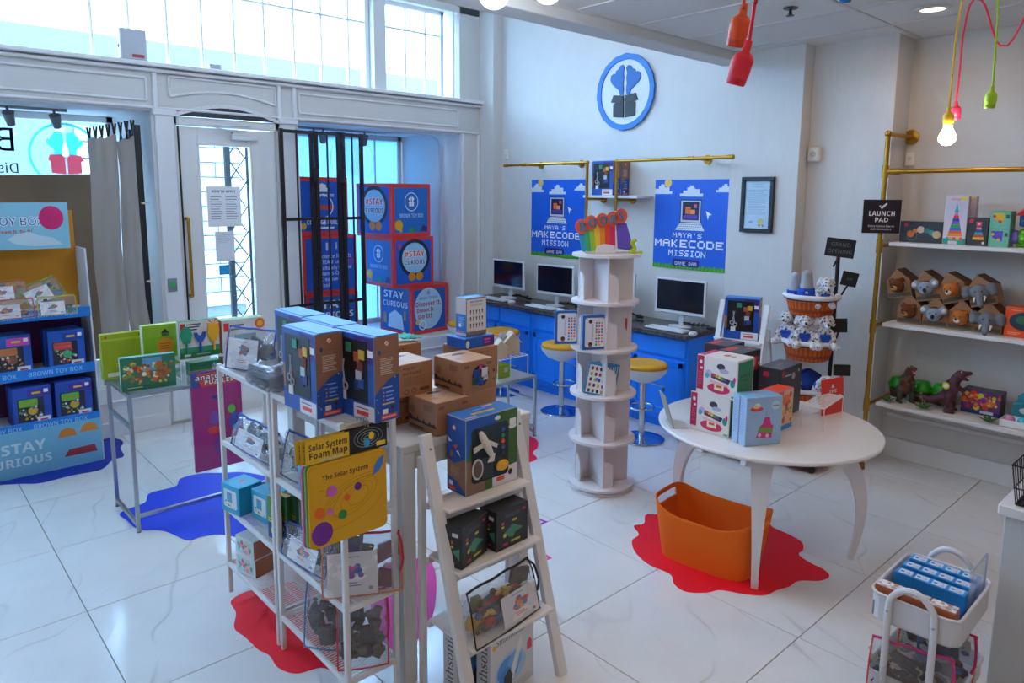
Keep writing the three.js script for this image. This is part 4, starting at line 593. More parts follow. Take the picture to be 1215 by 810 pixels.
// ---------- solar system foam maps hung on the shelf end ----------
{
  const z = -2.235, head = canvasTex(320, 64, (c, W, H) => { const k = pen(c, W, H); k.r('#e8b412', 0, 0, 1, 1).t('Solar System', 0.27, 0.34, 0.36, '#1d1a12', { fit: 0.46, fill: 1, f: 'sans-serif' }).t('Foam Map', 0.27, 0.68, 0.36, '#1d1a12', { fit: 0.46, fill: 1 }).r('#c9c3a8', 0.16, 0.88, 0.28, 0.08).r('#14161a', 0.52, 0, 0.48, 1); for (let i = 1; i < 5; i++) k.ring('#c9cfd6', 0.76, 0.45, 0.045 * i, 0.004, 0.1 * i); k.o('#f2c52a', 0.8, 0.4, 0.035).o('#2f9ad0', 0.74, 0.66, 0.04).o('#3aa84a', 0.71, 0.48, 0.015).r('#e8c012', 0.86, 0.72, 0.12, 0.2, 0.01); });
  const body = canvasTex(384, 384, (c, W, H) => { const k = pen(c, W, H); k.r('#e2a412', 0, 0, 1, 1).t('The Solar System', 0.46, 0.15, 0.085, '#2b2410', { fit: 0.62, fill: 1 }); [[0.62, 0.5, 0.1, 0.1], [0.6, 0.5, 0.16, 0.13], [0.58, 0.5, 0.22, 0.18]].forEach(([x, y, rx, ry]) => { c.save(); c.translate(x * W, y * H); c.rotate(-0.5); c.strokeStyle = '#a87c12'; c.lineWidth = 2; c.beginPath(); c.ellipse(0, 0, rx * W * 1.5, ry * H, 0, 0, 6.3); c.stroke(); c.restore(); }); for (let i = 0; i < 3; i++) { c.strokeStyle = '#a87c12'; c.lineWidth = 2; c.beginPath(); c.moveTo(0.12 * W, (0.62 + i * 0.05) * H); c.quadraticCurveTo(0.3 * W, (0.2 + 0.05 * i) * H, 0.85 * W, (0.24 + i * 0.03) * H); c.stroke(); } c.beginPath(); c.moveTo(0.25 * W, 0.86 * H); c.quadraticCurveTo(0.8 * W, 0.85 * H, 0.97 * W, 0.55 * H); c.stroke(); k.lines('#8a6a1a', 0.1, 0.3, 0.07, 1, 0.02).lines('#8a6a1a', 0.18, 0.38, 0.08, 1, 0.02).lines('#8a6a1a', 0.1, 0.62, 0.08, 1, 0.02); });
  for (let i = 0; i < 3; i++) {
    const t = thing('foam_map_pack', ['bright yellow solar system foam map in front of its pack, on the shelf end', 'green-backed foam map pack directly behind the yellow one', 'pink-backed foam map pack hung closest to the shelf end'][i], 'foam map', [1.225 - i * 0.006, 0.79, z - i * 0.013]);
    const col = ['#e2a412', '#5aa81c', '#d06a9a'][i];
    mesh('foam_sheet', ext(roundRect(-0.158, 0.0, 0.316, 0.31, 0.022), 0.006, 0.001), mat(col, 0.75), t);
    if (!i) { mesh('printed_face', chamfer(0.3, 0.29, 0.001, 0).translate(0, 0.155, 0.0077), mat('#ffffff', 0.75, { map: body }), t); for (const [x, y, r, cc] of [[-0.01, 0.16, 0.012, '#e8602a'], [0.035, 0.19, 0.014, '#6a2fa0'], [-0.03, 0.1, 0.017, '#2f8a3a'], [-0.078, 0.125, 0.012, '#cf62b0'], [-0.07, 0.2, 0.02, '#cf62b0'], [-0.12, 0.13, 0.02, '#ee6a1a'], [-0.112, 0.052, 0.041, '#7a2f9a']]) mesh('planet', ext(circ(x, y, r, r * 1.05, 20), 0.003).translate(0, 0, 0.0072), mat(cc, 0.7), t); mesh('ringed_planet', ext([[0.1, 0.215], [0.105, 0.25], [0.125, 0.275], [0.147, 0.285], [0.142, 0.25], [0.125, 0.228]], 0.003).translate(0, 0, 0.0072), mat('#3a7ac8', 0.7), t); }
    mesh('header_card', chamfer(0.33, 0.088, 0.003, 0).translate(-0.006 * i, 0.36, 0.003), mat('#ffffff', 0.45, { map: head }), t);
    mesh('clear_bag', bx(0.335, 0.4, 0.005, 0, 0.2, 0.0005, 0), acrylic(), t);
    mesh('hang_loop', tube([[0.09, 0.4, 0.003], [0.09, 0.43, -0.01], [0.095, 0.425, -0.045], [0.1, 0.4, -0.05]], 0.002, 10, 5), STEEL, t);
  }
}
function roundRect(x, y, w, h, r) { const p = []; for (const [cx, cy, a] of [[x + w - r, y + h - r, 0], [x + r, y + h - r, 1], [x + r, y + r, 2], [x + w - r, y + r, 3]]) for (let i = 0; i <= 5; i++) { const q = (a + i / 5) * Math.PI / 2; p.push([cx + r * Math.cos(q), cy + r * Math.sin(q)]); } return p; }
// ---------- floor splats and arrows ----------
function splat(name, label, pts, col, y = 0.0008) { const q = pts.map((p) => G(p[0], p[1])), c = q.reduce((a, b) => a.add(b), V(0, 0, 0)).multiplyScalar(1 / q.length), curve = new THREE.CatmullRomCurve3(q, true, 'catmullrom', 0.5).getPoints(pts.length * 5); const t = mesh(name, ext(curve.map((p) => [p.x - c.x, -(p.z - c.z)]), 0.0012).rotateX(-Math.PI / 2), mat(col, 0.6), null, [c.x, y, c.z]); return tag(t, label, 'floor decal'); }
splat('floor_splat', 'deep blue splat decal under the cardboard display stand', [[-40, 588], [-10, 577], [22, 574], [48, 573], [85, 564], [120, 557], [133, 546], [147, 541], [143, 532], [146, 524], [135, 520], [110, 522], [90, 536], [0, 552]], '#0a2a9c');
splat('floor_splat', 'bright blue splat decal beneath the silver console table', [[142, 610], [150, 617], [165, 628], [195, 630], [222, 641], [238, 637], [262, 634], [300, 640], [352, 638], [370, 600], [345, 575], [296, 561], [262, 561], [236, 562], [214, 568], [208, 577], [178, 585], [172, 596], [152, 604]], '#0036d8');
splat('floor_splat', 'red splat decal under the white wire shelves', [[274, 713], [280, 727], [278, 745], [291, 756], [306, 770], [320, 778], [330, 792], [352, 799], [380, 792], [400, 796], [420, 780], [430, 740], [400, 700], [350, 690], [310, 699], [292, 702]], '#f40024');
splat('floor_splat', 'pink splat decal beside the tall white table leg', [[468, 665], [512, 668], [516, 720], [496, 758], [470, 773], [446, 752], [440, 690]], '#e03a9a');
splat('floor_splat', 'small crimson splat decal near the silver side table', [[588, 520], [606, 514], [622, 515], [637, 522], [638, 531], [632, 537], [637, 544], [624, 549], [612, 543], [590, 545]], '#ee0048');
splat('floor_splat', 'big red splat decal under the orange felt basket', [[766, 611], [778, 610], [800, 606], [850, 606], [905, 618], [918, 626], [936, 634], [951, 643], [953, 652], [948, 658], [962, 668], [978, 676], [984, 684], [972, 689], [948, 689], [936, 696], [922, 700], [908, 706], [885, 705], [855, 700], [838, 703], [814, 702], [800, 693], [795, 681], [772, 671], [760, 662], [752, 652], [750, 641], [758, 634], [752, 624], [764, 621]], '#f2001e');
for (const [q, col, label] of [[[[632, 612], [650, 619], [632, 627]], '#b12ac0', 'purple outline arrow decal on the floor'], [[[640, 653], [655, 662], [634, 671]], '#e82a8a', 'pink outline arrow decal on the floor']]) {
  const p = q.map((a) => G(a[0], a[1])), c = p[0].clone().add(p[1]).add(p[2]).multiplyScalar(1 / 3), P = p.map((v) => [v.x - c.x, -(v.z - c.z)]);
  tag(mesh('floor_arrow', ext(P, 0.0012, 0, [P.map(([x, y]) => [x * 0.62, y * 0.62]).reverse()]).rotateX(-Math.PI / 2), mat(col, 0.4), null, [c.x, 0.0008, c.z]), label, 'floor decal');
}
// ---------- tall white table with kraft boxes ----------
{
  const h = 1.05, x0 = 1.5, x1 = 2.21, z0 = -3.35, z1 = -2.3, t = thing('bar_table', 'tall off-white wooden table carrying the brown kraft boxes', 'table', [(x0 + x1) / 2, 0, (z0 + z1) / 2]), X = (x1 - x0) / 2, Z = (z1 - z0) / 2, wm = mat('#ddd8d0', 0.45);
  mesh('table_top', bx(2 * X, 0.035, 2 * Z, 0, h - 0.0175, 0, 0.004), wm, t);
  for (const s of [-1, 1]) { mesh('apron', bx(2 * X - 0.12, 0.08, 0.02, 0, h - 0.075, s * (Z - 0.03), 0.002), wm, t); mesh('apron', bx(0.02, 0.08, 2 * Z - 0.1, s * (X - 0.03), h - 0.075, 0, 0.002), wm, t); for (const q of [-1, 1]) mesh('leg', bx(0.065, h - 0.036, 0.065, s * (X - 0.035), (h - 0.036) / 2, q * (Z - 0.035), 0.004), wm, t); }
  const K = '#a9744c', ink = '#5a3a26', kw = 0.175, kh = 0.142, kd = 0.2;
  const skyline = (k, y) => { k.p('#2c2a30', [[0, y], [0.08, y - 0.06], [0.14, y + 0.02], [0.3, y + 0.06], [0.34, y - 0.04], [0.37, y + 0.06], [0.5, y + 0.09], [0.56, y - 0.02], [0.6, y + 0.08], [0.72, y + 0.1], [0.76, y], [0.82, y + 0.1], [0.92, y + 0.04], [1, y + 0.12], [1, y + 0.16], [0, y + 0.12]]).r('#3a2c24', 0.05, 0.88, 0.5, 0.06); };
  const sideArt = (k) => { k.r(K, 0, 0, 1, 1).lines(ink, 0.56, 0.14, 0.32, 7, 0.028).o('#8a5f40', 0.15, 0.4, 0.1); skyline(k, 0.62); };
  const topArt = (k) => k.r('#c49a74', 0, 0, 1, 1).p('#1e1510', [[0.3, 0.3], [0.52, 0.12], [0.8, 0.3], [0.56, 0.34]]).lines('#8d6648', 0.1, 0.6, 0.3, 3, 0.05);
  const holeC = carton(kw, kh, kd, 900, (k) => k.r(K, 0, 0, 1, 1).r('#7a5236', 0.06, 0.12, 0.16, 0.09).r('#7a5236', 0.78, 0.1, 0.18, 0.09), sideArt, topArt);
  const textC = carton(kw, kh, kd, 900, (k) => k.r(K, 0, 0, 1, 1).t('Play for', 0.1, 0.14, 0.13, ink, { a: 'left', fit: 0.7 }).t('the Planet!', 0.1, 0.29, 0.13, ink, { a: 'left', fit: 0.8 }).lines('#86583a', 0.1, 0.42, 0.75, 8, 0.036).ring(ink, 0.2, 0.86, 0.06, 0.02).ring(ink, 0.42, 0.86, 0.06, 0.02).r(ink, 0.6, 0.8, 0.3, 0.1, 0.02), sideArt, topArt);
  const y1 = h + 0.001, y2 = y1 + kh + 0.001;
  const boxes = [];
  const kb = (c, label, x, y, z, turn) => { const q = putCarton(c, 'kraft_toy_box', label, 'toy box', [x, y, z], turn); mesh('packing_tape', bx(kw * 0.98, 0.0008, 0.02, 0, kh + 0.0004, -0.07, 0), mat('#c9a884', 0.35), q); boxes.push(q); return q; };
  kb(holeC, 'brown kraft box with printed skyline under the round-window box', 1.76, y1, -2.405, 0.02);
  kb(textC, 'brown kraft box in lower layer near the table edge', 1.66, y1, -2.64, 0.0);
  kb(textC, 'brown kraft box reading Play for the Planet, in upper layer', 1.685, y2, -2.565, 0.03);
  const wb = kb(holeC, 'brown kraft box with round window of colourful bricks on its end', 1.915, y2, -2.43, 0.02);
  const ring = mesh('round_window', new THREE.CylinderGeometry(0.046, 0.046, 0.003, 32).rotateX(Math.PI / 2).translate(0.015, 0.072, kd / 2 + 0.001), mat('#101b2c', 0.2), wb);
  [['#1c3f9a', -0.012, 0.07, 0.018, 0.03], ['#1f6a3a', -0.016, 0.05, 0.018, 0.016], ['#e64a9a', 0.012, 0.108, 0.008, 0.008], ['#e6e2e4', 0.036, 0.083, 0.017, 0.02], ['#d8dade', 0.042, 0.06, 0.013, 0.012], ['#2456c8', 0.008, 0.042, 0.02, 0.01], ['#c9303a', 0.038, 0.064, 0.009, 0.004]].forEach(([c, x, y, a, b]) => mesh('toy_brick', bx(a * 2, b * 2, 0.003, x, y, kd / 2 + 0.0035, 0.001), mat(c, 0.4), ring));
  kb(holeC, 'brown kraft box in the lower layer beneath the flat blue box', 2.1, y1, -2.62, 0.02);
  kb(textC, 'brown kraft box in upper layer under the flat blue box', 2.1, y2, -2.61, 0.02);
  kb(textC, 'brown kraft box with open top farther along the tall table', 1.66, y2, -2.83, -0.04); kb(holeC, 'brown kraft box in the lower layer farther along tall table', 1.66, y1, -2.87, 0);
  kb(holeC, 'brown kraft box in the lower layer below teal wrap scraps', 1.88, y1, -2.93, 0.02);
  kb(textC, 'brown kraft box topped with teal wrap scraps on tall table', 1.86, y2, -2.9, 0.02);
  const y3 = y2 + kh + 0.001;
  const scr = thing('tissue_wrap', 'crumpled teal tissue wrap on a kraft box', 'wrap', [1.88, y3, -2.88]); mesh('paper', sheet((u, v) => [(u - 0.5) * 0.12, 0.012 + 0.02 * noise.noise(u * 5, v * 5, 3) + 0.012, (v - 0.5) * 0.07], 10, 8, 0.001).rotateX(0), mat('#4fd0c8', 0.6), scr); mesh('fold', sheet((u, v) => [0.05 + (u - 0.5) * 0.1, 0.008 + 0.016 * noise.noise(u * 6, v * 5, 9) + 0.01, 0.03 + (v - 0.5) * 0.05], 8, 8, 0.001), mat('#38b9a8', 0.6), scr);
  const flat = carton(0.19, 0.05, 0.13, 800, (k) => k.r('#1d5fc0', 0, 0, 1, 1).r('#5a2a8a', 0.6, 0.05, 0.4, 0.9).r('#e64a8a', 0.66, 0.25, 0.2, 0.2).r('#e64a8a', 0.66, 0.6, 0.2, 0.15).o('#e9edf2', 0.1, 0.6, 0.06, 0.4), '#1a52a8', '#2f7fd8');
  const fl = putCarton(flat, 'flat_kit_box', 'flat blue kit box lying under the white chart box', 'box', [2.085, y3, -2.59], 0.05);
  const inc = carton(0.128, 0.182, 0.075, 1300, (k) => { k.r('#e4e3e6', 0, 0, 1, 1).r('#8a7a74', 0, 0, 1, 0.03).r('#8a7a74', 0, 0.88, 1, 0.12).t("WHAT'S INCLUDED", 0.5, 0.1, 0.05, '#2a66b0', { fit: 0.7 }).lines('#9aa2b0', 0.2, 0.16, 0.6, 2, 0.03); for (let r = 0; r < 3; r++) for (let c = 0; c < 5; c++) { k.o('#3a221c', 0.2 + c * 0.15, 0.34 + r * 0.18, 0.035).r(['#9a3a3a', '#3a2a2a', '#3a4a7a'][(r + c) % 3], 0.18 + c * 0.15, 0.36 + r * 0.18, 0.04, 0.06); } }, (k) => { k.r('#dcd3d2', 0, 0, 1, 1).r('#2a7fd0', 0, 0.42, 1, 0.5).lines('#bcd6f0', 0.2, 0.5, 0.6, 7, 0.04).o('#f2f2f2', 0.4, 0.72, 0.12).r('#e87aa0', 0.15, 0.86, 0.6, 0.04); }, (k) => k.r('#3a9ae0', 0, 0, 1, 1).r('#9fd0f2', 0.2, 0.4, 0.4, 0.15));
  putCarton(inc, 'chart_box', 'white and blue box with a chart of small figures on top', 'box', [2.085, y3 + 0.051, -2.585], 0.06);
}
// ---------- white ladder shelf with aviation kit ----------
{
  const lz = (y) => -1.93 - 0.29 * y, t = thing('ladder_shelf', 'white wooden ladder shelf holding the aviation kit box', 'ladder shelf', [1.815, 0, -2.05]), O = (x, y, z) => [x - 1.815, y, z + 2.05];
  for (const x of [1.575, 2.055]) { mesh('front_leg', sbar(O(x, 0.0, lz(0)), O(x, 1.1, lz(1.1)), 0.05, 0.028), WHITE, t); mesh('rear_leg', sbar(O(x, 0.0, -2.275), O(x, 1.0, -2.272), 0.026, 0.028), WHITE, t); mesh('bolt', new THREE.CylinderGeometry(0.005, 0.005, 0.005, 10).rotateX(Math.PI / 2).translate(...O(x, 1.05, lz(1.05) + 0.027)), mat('#9a948c', 0.4), t); }
  [[0.82, 0.02], [0.585, 0.04], [0.3, 0.08]].forEach(([y, e]) => { const zf = lz(y) + 0.055, zb = -2.255, d = zf - zb; mesh('shelf_board', bx(0.445, 0.016, d, 0, y - 0.008, (zf + zb) / 2 + 2.05, 0.003), WHITE, t); mesh('shelf_rail', bx(0.45, 0.04, 0.016, 0, y - 0.037, zf - 0.05 + 2.05, 0.003), WHITE, t); mesh('rear_rail', bx(0.45, 0.03, 0.014, 0, y - 0.03, zb - 0.005 + 2.05, 0.003), WHITE, t); });
  const av = carton(0.29, 0.325, 0.125, 900, (k) => { k.r('#3f6a24', 0, 0, 1, 1).p('#1f5ab0', [[0, 0], [0.62, 0], [0.58, 0.26], [0.3, 0.2], [0.1, 0.3], [0, 0.6]]).r('#8f6a52', 0, 0.55, 0.36, 0.45).p('#e9e6ec', [[0.5, 0.86], [0.56, 0.78], [1, 0.76], [1, 1], [0.5, 1]]).lines('#6a6f86', 0.58, 0.83, 0.2, 1, 0.03).r('#e8502f', 0.58, 0.88, 0.16, 0.06, 0.02).o('#3a221c', 0.86, 0.86, 0.045).r('#f0cf2a', 0.6, 0.16, 0.22, 0.05).r('#f2f2f2', 0.84, 0.13, 0.13, 0.09).o('#f4f6f8', 0.6, 0.07, 0.06, 0.03).o('#f4f6f8', 0.9, 0.24, 0.08, 0.03).o('#d8402f', 0.66, 0.25, 0.04, 0.02); },
    (k) => { k.r('#1f57b0', 0, 0, 1, 1).p('#946a50', [[0, 0.56], [0.4, 0.62], [0.75, 0.55], [1, 0.5], [1, 1], [0, 1]]).p('#1c4fa4', [[0, 0.8], [0.5, 0.84], [1, 0.96], [1, 1], [0, 1]]).o('#f2efe9', 0.4, 0.14, 0.09).ring('#c23a34', 0.4, 0.14, 0.09, 0.025).p('#f2f4f6', [[0.05, 0.28], [0.3, 0.33], [0.1, 0.35]]).p('#e8602a', [[0.35, 0.38], [0.6, 0.34], [0.5, 0.42]]).p('#f2f4f6', [[0.5, 0.44], [0.75, 0.5], [0.62, 0.42]]).o('#d8402f', 0.25, 0.5, 0.08, 0.05).o('#3aa85a', 0.25, 0.5, 0.05, 0.03).lines('#c9a890', 0.2, 0.66, 0.5, 8, 0.016).r('#f2f2f2', 0.12, 0.86, 0.2, 0.06, 0.02).r('#e8452f', 0.1, 0.93, 0.36, 0.05, 0.03); },
    (k) => k.r('#2a78c8', 0, 0, 1, 1).r('#f0c93c', 0.24, 0.55, 0.44, 0.14).t('AVIATION', 0.46, 0.62, 0.13, '#a9741a', { fit: 0.4 }).r('#f0a0b8', 0.05, 0.8, 0.2, 0.1).lines('#b9d6f0', 0.3, 0.3, 0.4, 1, 0.1).r('#f0c0d0', 0.6, 0.1, 0.2, 0.12));
  const ay = 0.821, a = putCarton(av, 'aviation_kit', 'blue and green aviation kit with toy aeroplane behind its window', 'science kit', [1.862, ay, -2.168 - 0.063], 0.02), z = 0.063;
  const wn = mesh('window', ext(roundRect(-0.115, 0.045, 0.205, 0.235, 0.02), 0.001).translate(0, 0, z), mat('#26333a', 0.12), a);
  mesh('toy_aeroplane', merge([lathe([[0.002, -0.07], [0.012, -0.055], [0.017, -0.01], [0.016, 0.04], [0.01, 0.065], [0, 0.07]], 14).rotateZ(0.5).translate(-0.045, 0.205, z + 0.012), ext([[-0.075, 0.0], [-0.07, -0.02], [0, 0.014], [0.05, -0.005], [0.055, 0.01], [0, 0.03]], 0.004, 0.001).rotateZ(-0.15).translate(-0.035, 0.19, z + 0.006), ext([[0, 0], [-0.02, -0.03], [0.012, -0.032], [0.018, 0]], 0.004, 0.001).translate(-0.015, 0.155, z + 0.008)]), mat('#e2ddcd', 0.4), wn);
  mesh('paint_pots', (() => { const l = []; ['#2f6ab8', '#2a9a5a', '#e8602a', '#5a5a9a', '#3a3f4a'].forEach((c, i) => { const g = new THREE.CylinderGeometry(0.009, 0.009, 0.006, 12).rotateX(Math.PI / 2).translate(0.055, 0.245 - i * 0.025, z + 0.004).toNonIndexed(), q = new THREE.Color(c), arr = new Float32Array(g.attributes.position.count * 3); for (let j = 0; j < arr.length; j += 3) q.toArray(arr, j); g.setAttribute('color', new THREE.BufferAttribute(arr, 3)); l.push(g); }); return mergeGeometries(l); })(), mat('#ffffff', 0.3, { vertexColors: true }), wn).userData.kind = 'stuff';
  mesh('clay_pack', ball(0.03, 0.05, 0.09, z + 0.006, 1.2, 0.8, 0.35), mat('#f0a812', 0.35), wn);
  mesh('printed_figure', ext([...circ(-0.085, 0.105, 0.03, 0.045, 20)], 0.003).translate(0, 0, z + 0.002), mat('#cfd6c9', 0.5), wn); mesh('figure_detail', ext(circ(-0.085, 0.105, 0.022, 0.036, 20), 0.003).translate(0, 0, z + 0.003), mat('#6b5248', 0.5), wn); mesh('dark_card', bx(0.06, 0.09, 0.003, -0.03, 0.1, z + 0.003, 0.001), mat('#2f3a3a', 0.5), wn);
  // black kits on the second board
  const bk = carton(0.185, 0.172, 0.105, 900, (k) => k.r('#26282a', 0, 0, 1, 1).r('#3d4043', 0.25, 0.12, 0.5, 0.1, 0.04).r('#c93b4a', 0.8, 0.1, 0.12, 0.06).p('#3f8a6a', [[0.2, 0.62], [0.5, 0.42], [0.85, 0.62], [0.6, 0.66], [0.5, 0.78]]).r('#d8c03a', 0.5, 0.3, 0.14, 0.06).r('#d8503a', 0.15, 0.3, 0.08, 0.07).r('#d8c03a', 0.15, 0.4, 0.08, 0.05).o('#c9b53a', 0.25, 0.66, 0.05).r('#c9306a', 0.2, 0.86, 0.15, 0.06).r('#b9c23a', 0.45, 0.84, 0.3, 0.06), (k) => k.r('#1e2022', 0, 0, 1, 1).r('#d8d8d8', 0.55, 0.14, 0.3, 0.1, 0.02).r('#d8503a', 0.5, 0.34, 0.1, 0.08).r('#d8c03a', 0.5, 0.46, 0.1, 0.06).p('#3f8a6a', [[0.55, 0.6], [0.9, 0.5], [0.9, 0.8]]).r('#c9306a', 0.5, 0.86, 0.2, 0.06), '#2b2d2f');
  putCarton(bk, 'robot_kit', 'black robot kit box with printed front on second ladder board', 'toy box', [1.895, 0.586, lz(0.585) - 0.03], 0.04); putCarton(bk, 'robot_kit', 'black robot kit box at ladder leg, left of the printed one', 'toy box', [1.685, 0.586, lz(0.585) - 0.035], 0.3);
  // zip bag on third board
  pouch('black-trimmed clear toy pouch with white card on the ladder shelf', [1.785, 0.302, lz(0.3) - 0.02], 0.12, { w: 0.39, h: 0.21, d: 0.16, trim: '#17191c', trim2: '#17191c', card: 2, cw: 0.55, ch: 0.6, cx: 0.2, n: 60, strap: 1, cols: ['#b8402f', '#d8a83a', '#5a6a2a', '#4a4030', '#c9803a', '#6a5a48', '#3f6a8a'] });
  // space rocket boxes on the floor
  const rk = carton(0.27, 0.3, 0.08, 800, (k) => { k.r('#d9d9dc', 0, 0, 1, 1).o('#a9cdec', 0.45, 0.62, 0.36, 0.24).o('#4f96dc', 0.4, 0.62, 0.26, 0.19).o('#6fb0e8', 0.55, 0.56, 0.16, 0.14).o('#3a84d2', 0.34, 0.7, 0.14, 0.12).p('#e9eaee', [[0.4, 0.78], [0.62, 0.34], [0.7, 0.24], [0.72, 0.36], [0.52, 0.82]]).p('#2a2d33', [[0.28, 0.95], [0.3, 0.7], [0.42, 0.62], [0.5, 0.74], [0.46, 0.96]]).t('Smithsonian', 0.12, 0.13, 0.13, '#2b2d33', { f: 'serif', a: 'left', fit: 0.68, w: 'normal' }).r('#2a3f8a', 0.82, 0.02, 0.16, 0.08).o('#e8b42a', 0.07, 0.17, 0.04).p('#d8405a', [[0.84, 0.42], [0.9, 0.36], [0.96, 0.42], [0.96, 0.54], [0.84, 0.54]]).lines('#b9bcc4', 0.5, 0.9, 0.4, 2, 0.04); }, (k) => k.r('#cfcfd2', 0, 0, 1, 1).t('Smithsonian', 0.5, 0.45, 0.2, '#3a3d44', { f: 'serif', r: -1.57, w: 'normal' }), '#e2e2e4');
  putCarton(rk, 'rocket_kit', 'white rocket kit box with blue sky under the ladder shelf', 'science kit', [1.82, 0.0015, -2.03], 0.12); putCarton(rk, 'rocket_kit', 'white rocket kit box standing behind the other under ladder shelf', 'science kit', [1.73, 0.0015, -2.13], 0.08);
}
// ---------- silver side table by the counter ----------
{
  const f = G(634, 517), hh = up(635, 445, f), x1 = f.x + 0.011, z1 = f.z + 0.011, t = tubeTable('side_table', 'low silver side table with birdhouses near the blue cabinets', x1 - 0.66, x1, z1 - 0.36, z1, hh, hh * 0.6);
  mesh('table_board', bx(0.62, 0.012, 0.33, 0, hh - 0.004, 0, 0.002), mat('#bcc0c4', 0.35), t);
  const y = hh + 0.003, cx = x1 - 0.22, cz = z1 - 0.17, rs = thing('wire_riser', 'white wire riser holding two wooden birdhouses', 'riser', [cx, y, cz]);
  for (let i = 0; i < 9; i++) mesh('wire', bar([-0.17 + i * 0.0425, 0.17, -0.11], [-0.17 + i * 0.0425, 0.17, 0.11], 0.003, 6), WHITEM, rs); for (const s of [-1, 1]) for (const q of [-1, 1]) mesh('leg', bar([s * 0.17, 0, q * 0.11], [s * 0.17, 0.17, q * 0.11], 0.004), WHITEM, rs); for (const q of [-1, 1]) mesh('edge_wire', bar([-0.17, 0.17, q * 0.11], [0.17, 0.17, q * 0.11], 0.004), WHITEM, rs);
  for (const [x, z, s, l] of [[-0.07, 0.03, 1, 'small plain wooden birdhouse with steep roof on white wire riser'], [0.09, -0.01, 1.25, 'larger plain wooden birdhouse with pale roof on white wire riser']]) {
    const b = thing('birdhouse', l, 'birdhouse', [cx + x, y + 0.175, cz + z], -0.5); const wd = mat('#c9ab8a', 0.7);
    mesh('house_body', ext([[-0.045 * s, 0.006], [0.045 * s, 0.006], [0.045 * s, 0.09 * s], [0, 0.14 * s], [-0.045 * s, 0.09 * s]], 0.09 * s, 0.001).translate(0, 0, -0.045 * s), wd, b); for (const q of [-1, 1]) mesh('roof_board', sbar([q * 0.0 * s, 0.148 * s, 0], [q * 0.06 * s, 0.082 * s, 0], 0.11 * s, 0.007).rotateY(0), mat('#dccdb8', 0.7), b); mesh('floor_board', bx(0.11 * s, 0.006, 0.1 * s, 0, 0.003, 0, 0.001), mat('#d08a6a', 0.7), b);
  }
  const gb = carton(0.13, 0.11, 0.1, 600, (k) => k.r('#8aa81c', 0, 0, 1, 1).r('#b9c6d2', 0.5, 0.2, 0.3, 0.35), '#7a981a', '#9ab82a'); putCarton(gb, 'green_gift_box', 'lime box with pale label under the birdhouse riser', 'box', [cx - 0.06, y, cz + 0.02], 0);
  const pl = thing('bird_plush', 'small grey plush bird behind the birdhouses', 'plush toy', [cx + 0.02, y + 0.175, cz - 0.085], 0.4); mesh('body', blob([[0, 0.07, 0, 0.05, 0, 0.1, 0.02, 0.04], [0, 0.15, 0.03, 0.032, 0, 0.155, 0.03, 0.03], [-0.03, 0.06, -0.04, 0.02, -0.05, 0.09, -0.09, 0.008]], 0.02, 26), mat('#a9aab0', 0.9), pl); mesh('beak', cyl(0.008, 0.001, 0.02, 0, 0, 0, 8).rotateX(1.57).translate(0, 0.152, 0.06), mat('#c9a04a', 0.6), pl);
  const cb = carton(0.1, 0.08, 0.1, 500, (k) => k.r('#2f8fa8', 0, 0, 1, 1).confetti(['#e85a8a', '#f2c33c', '#5ac0a8', '#4a6ad0'], 0, 0, 1, 1, 20, 0.08), '#3a6ac0', '#e07aa0'); putCarton(cb, 'colour_block_box', 'small multicolour block box on side table behind kraft boxes', 'box', [cx - 0.3, y, cz + 0.02], 0.2);
}
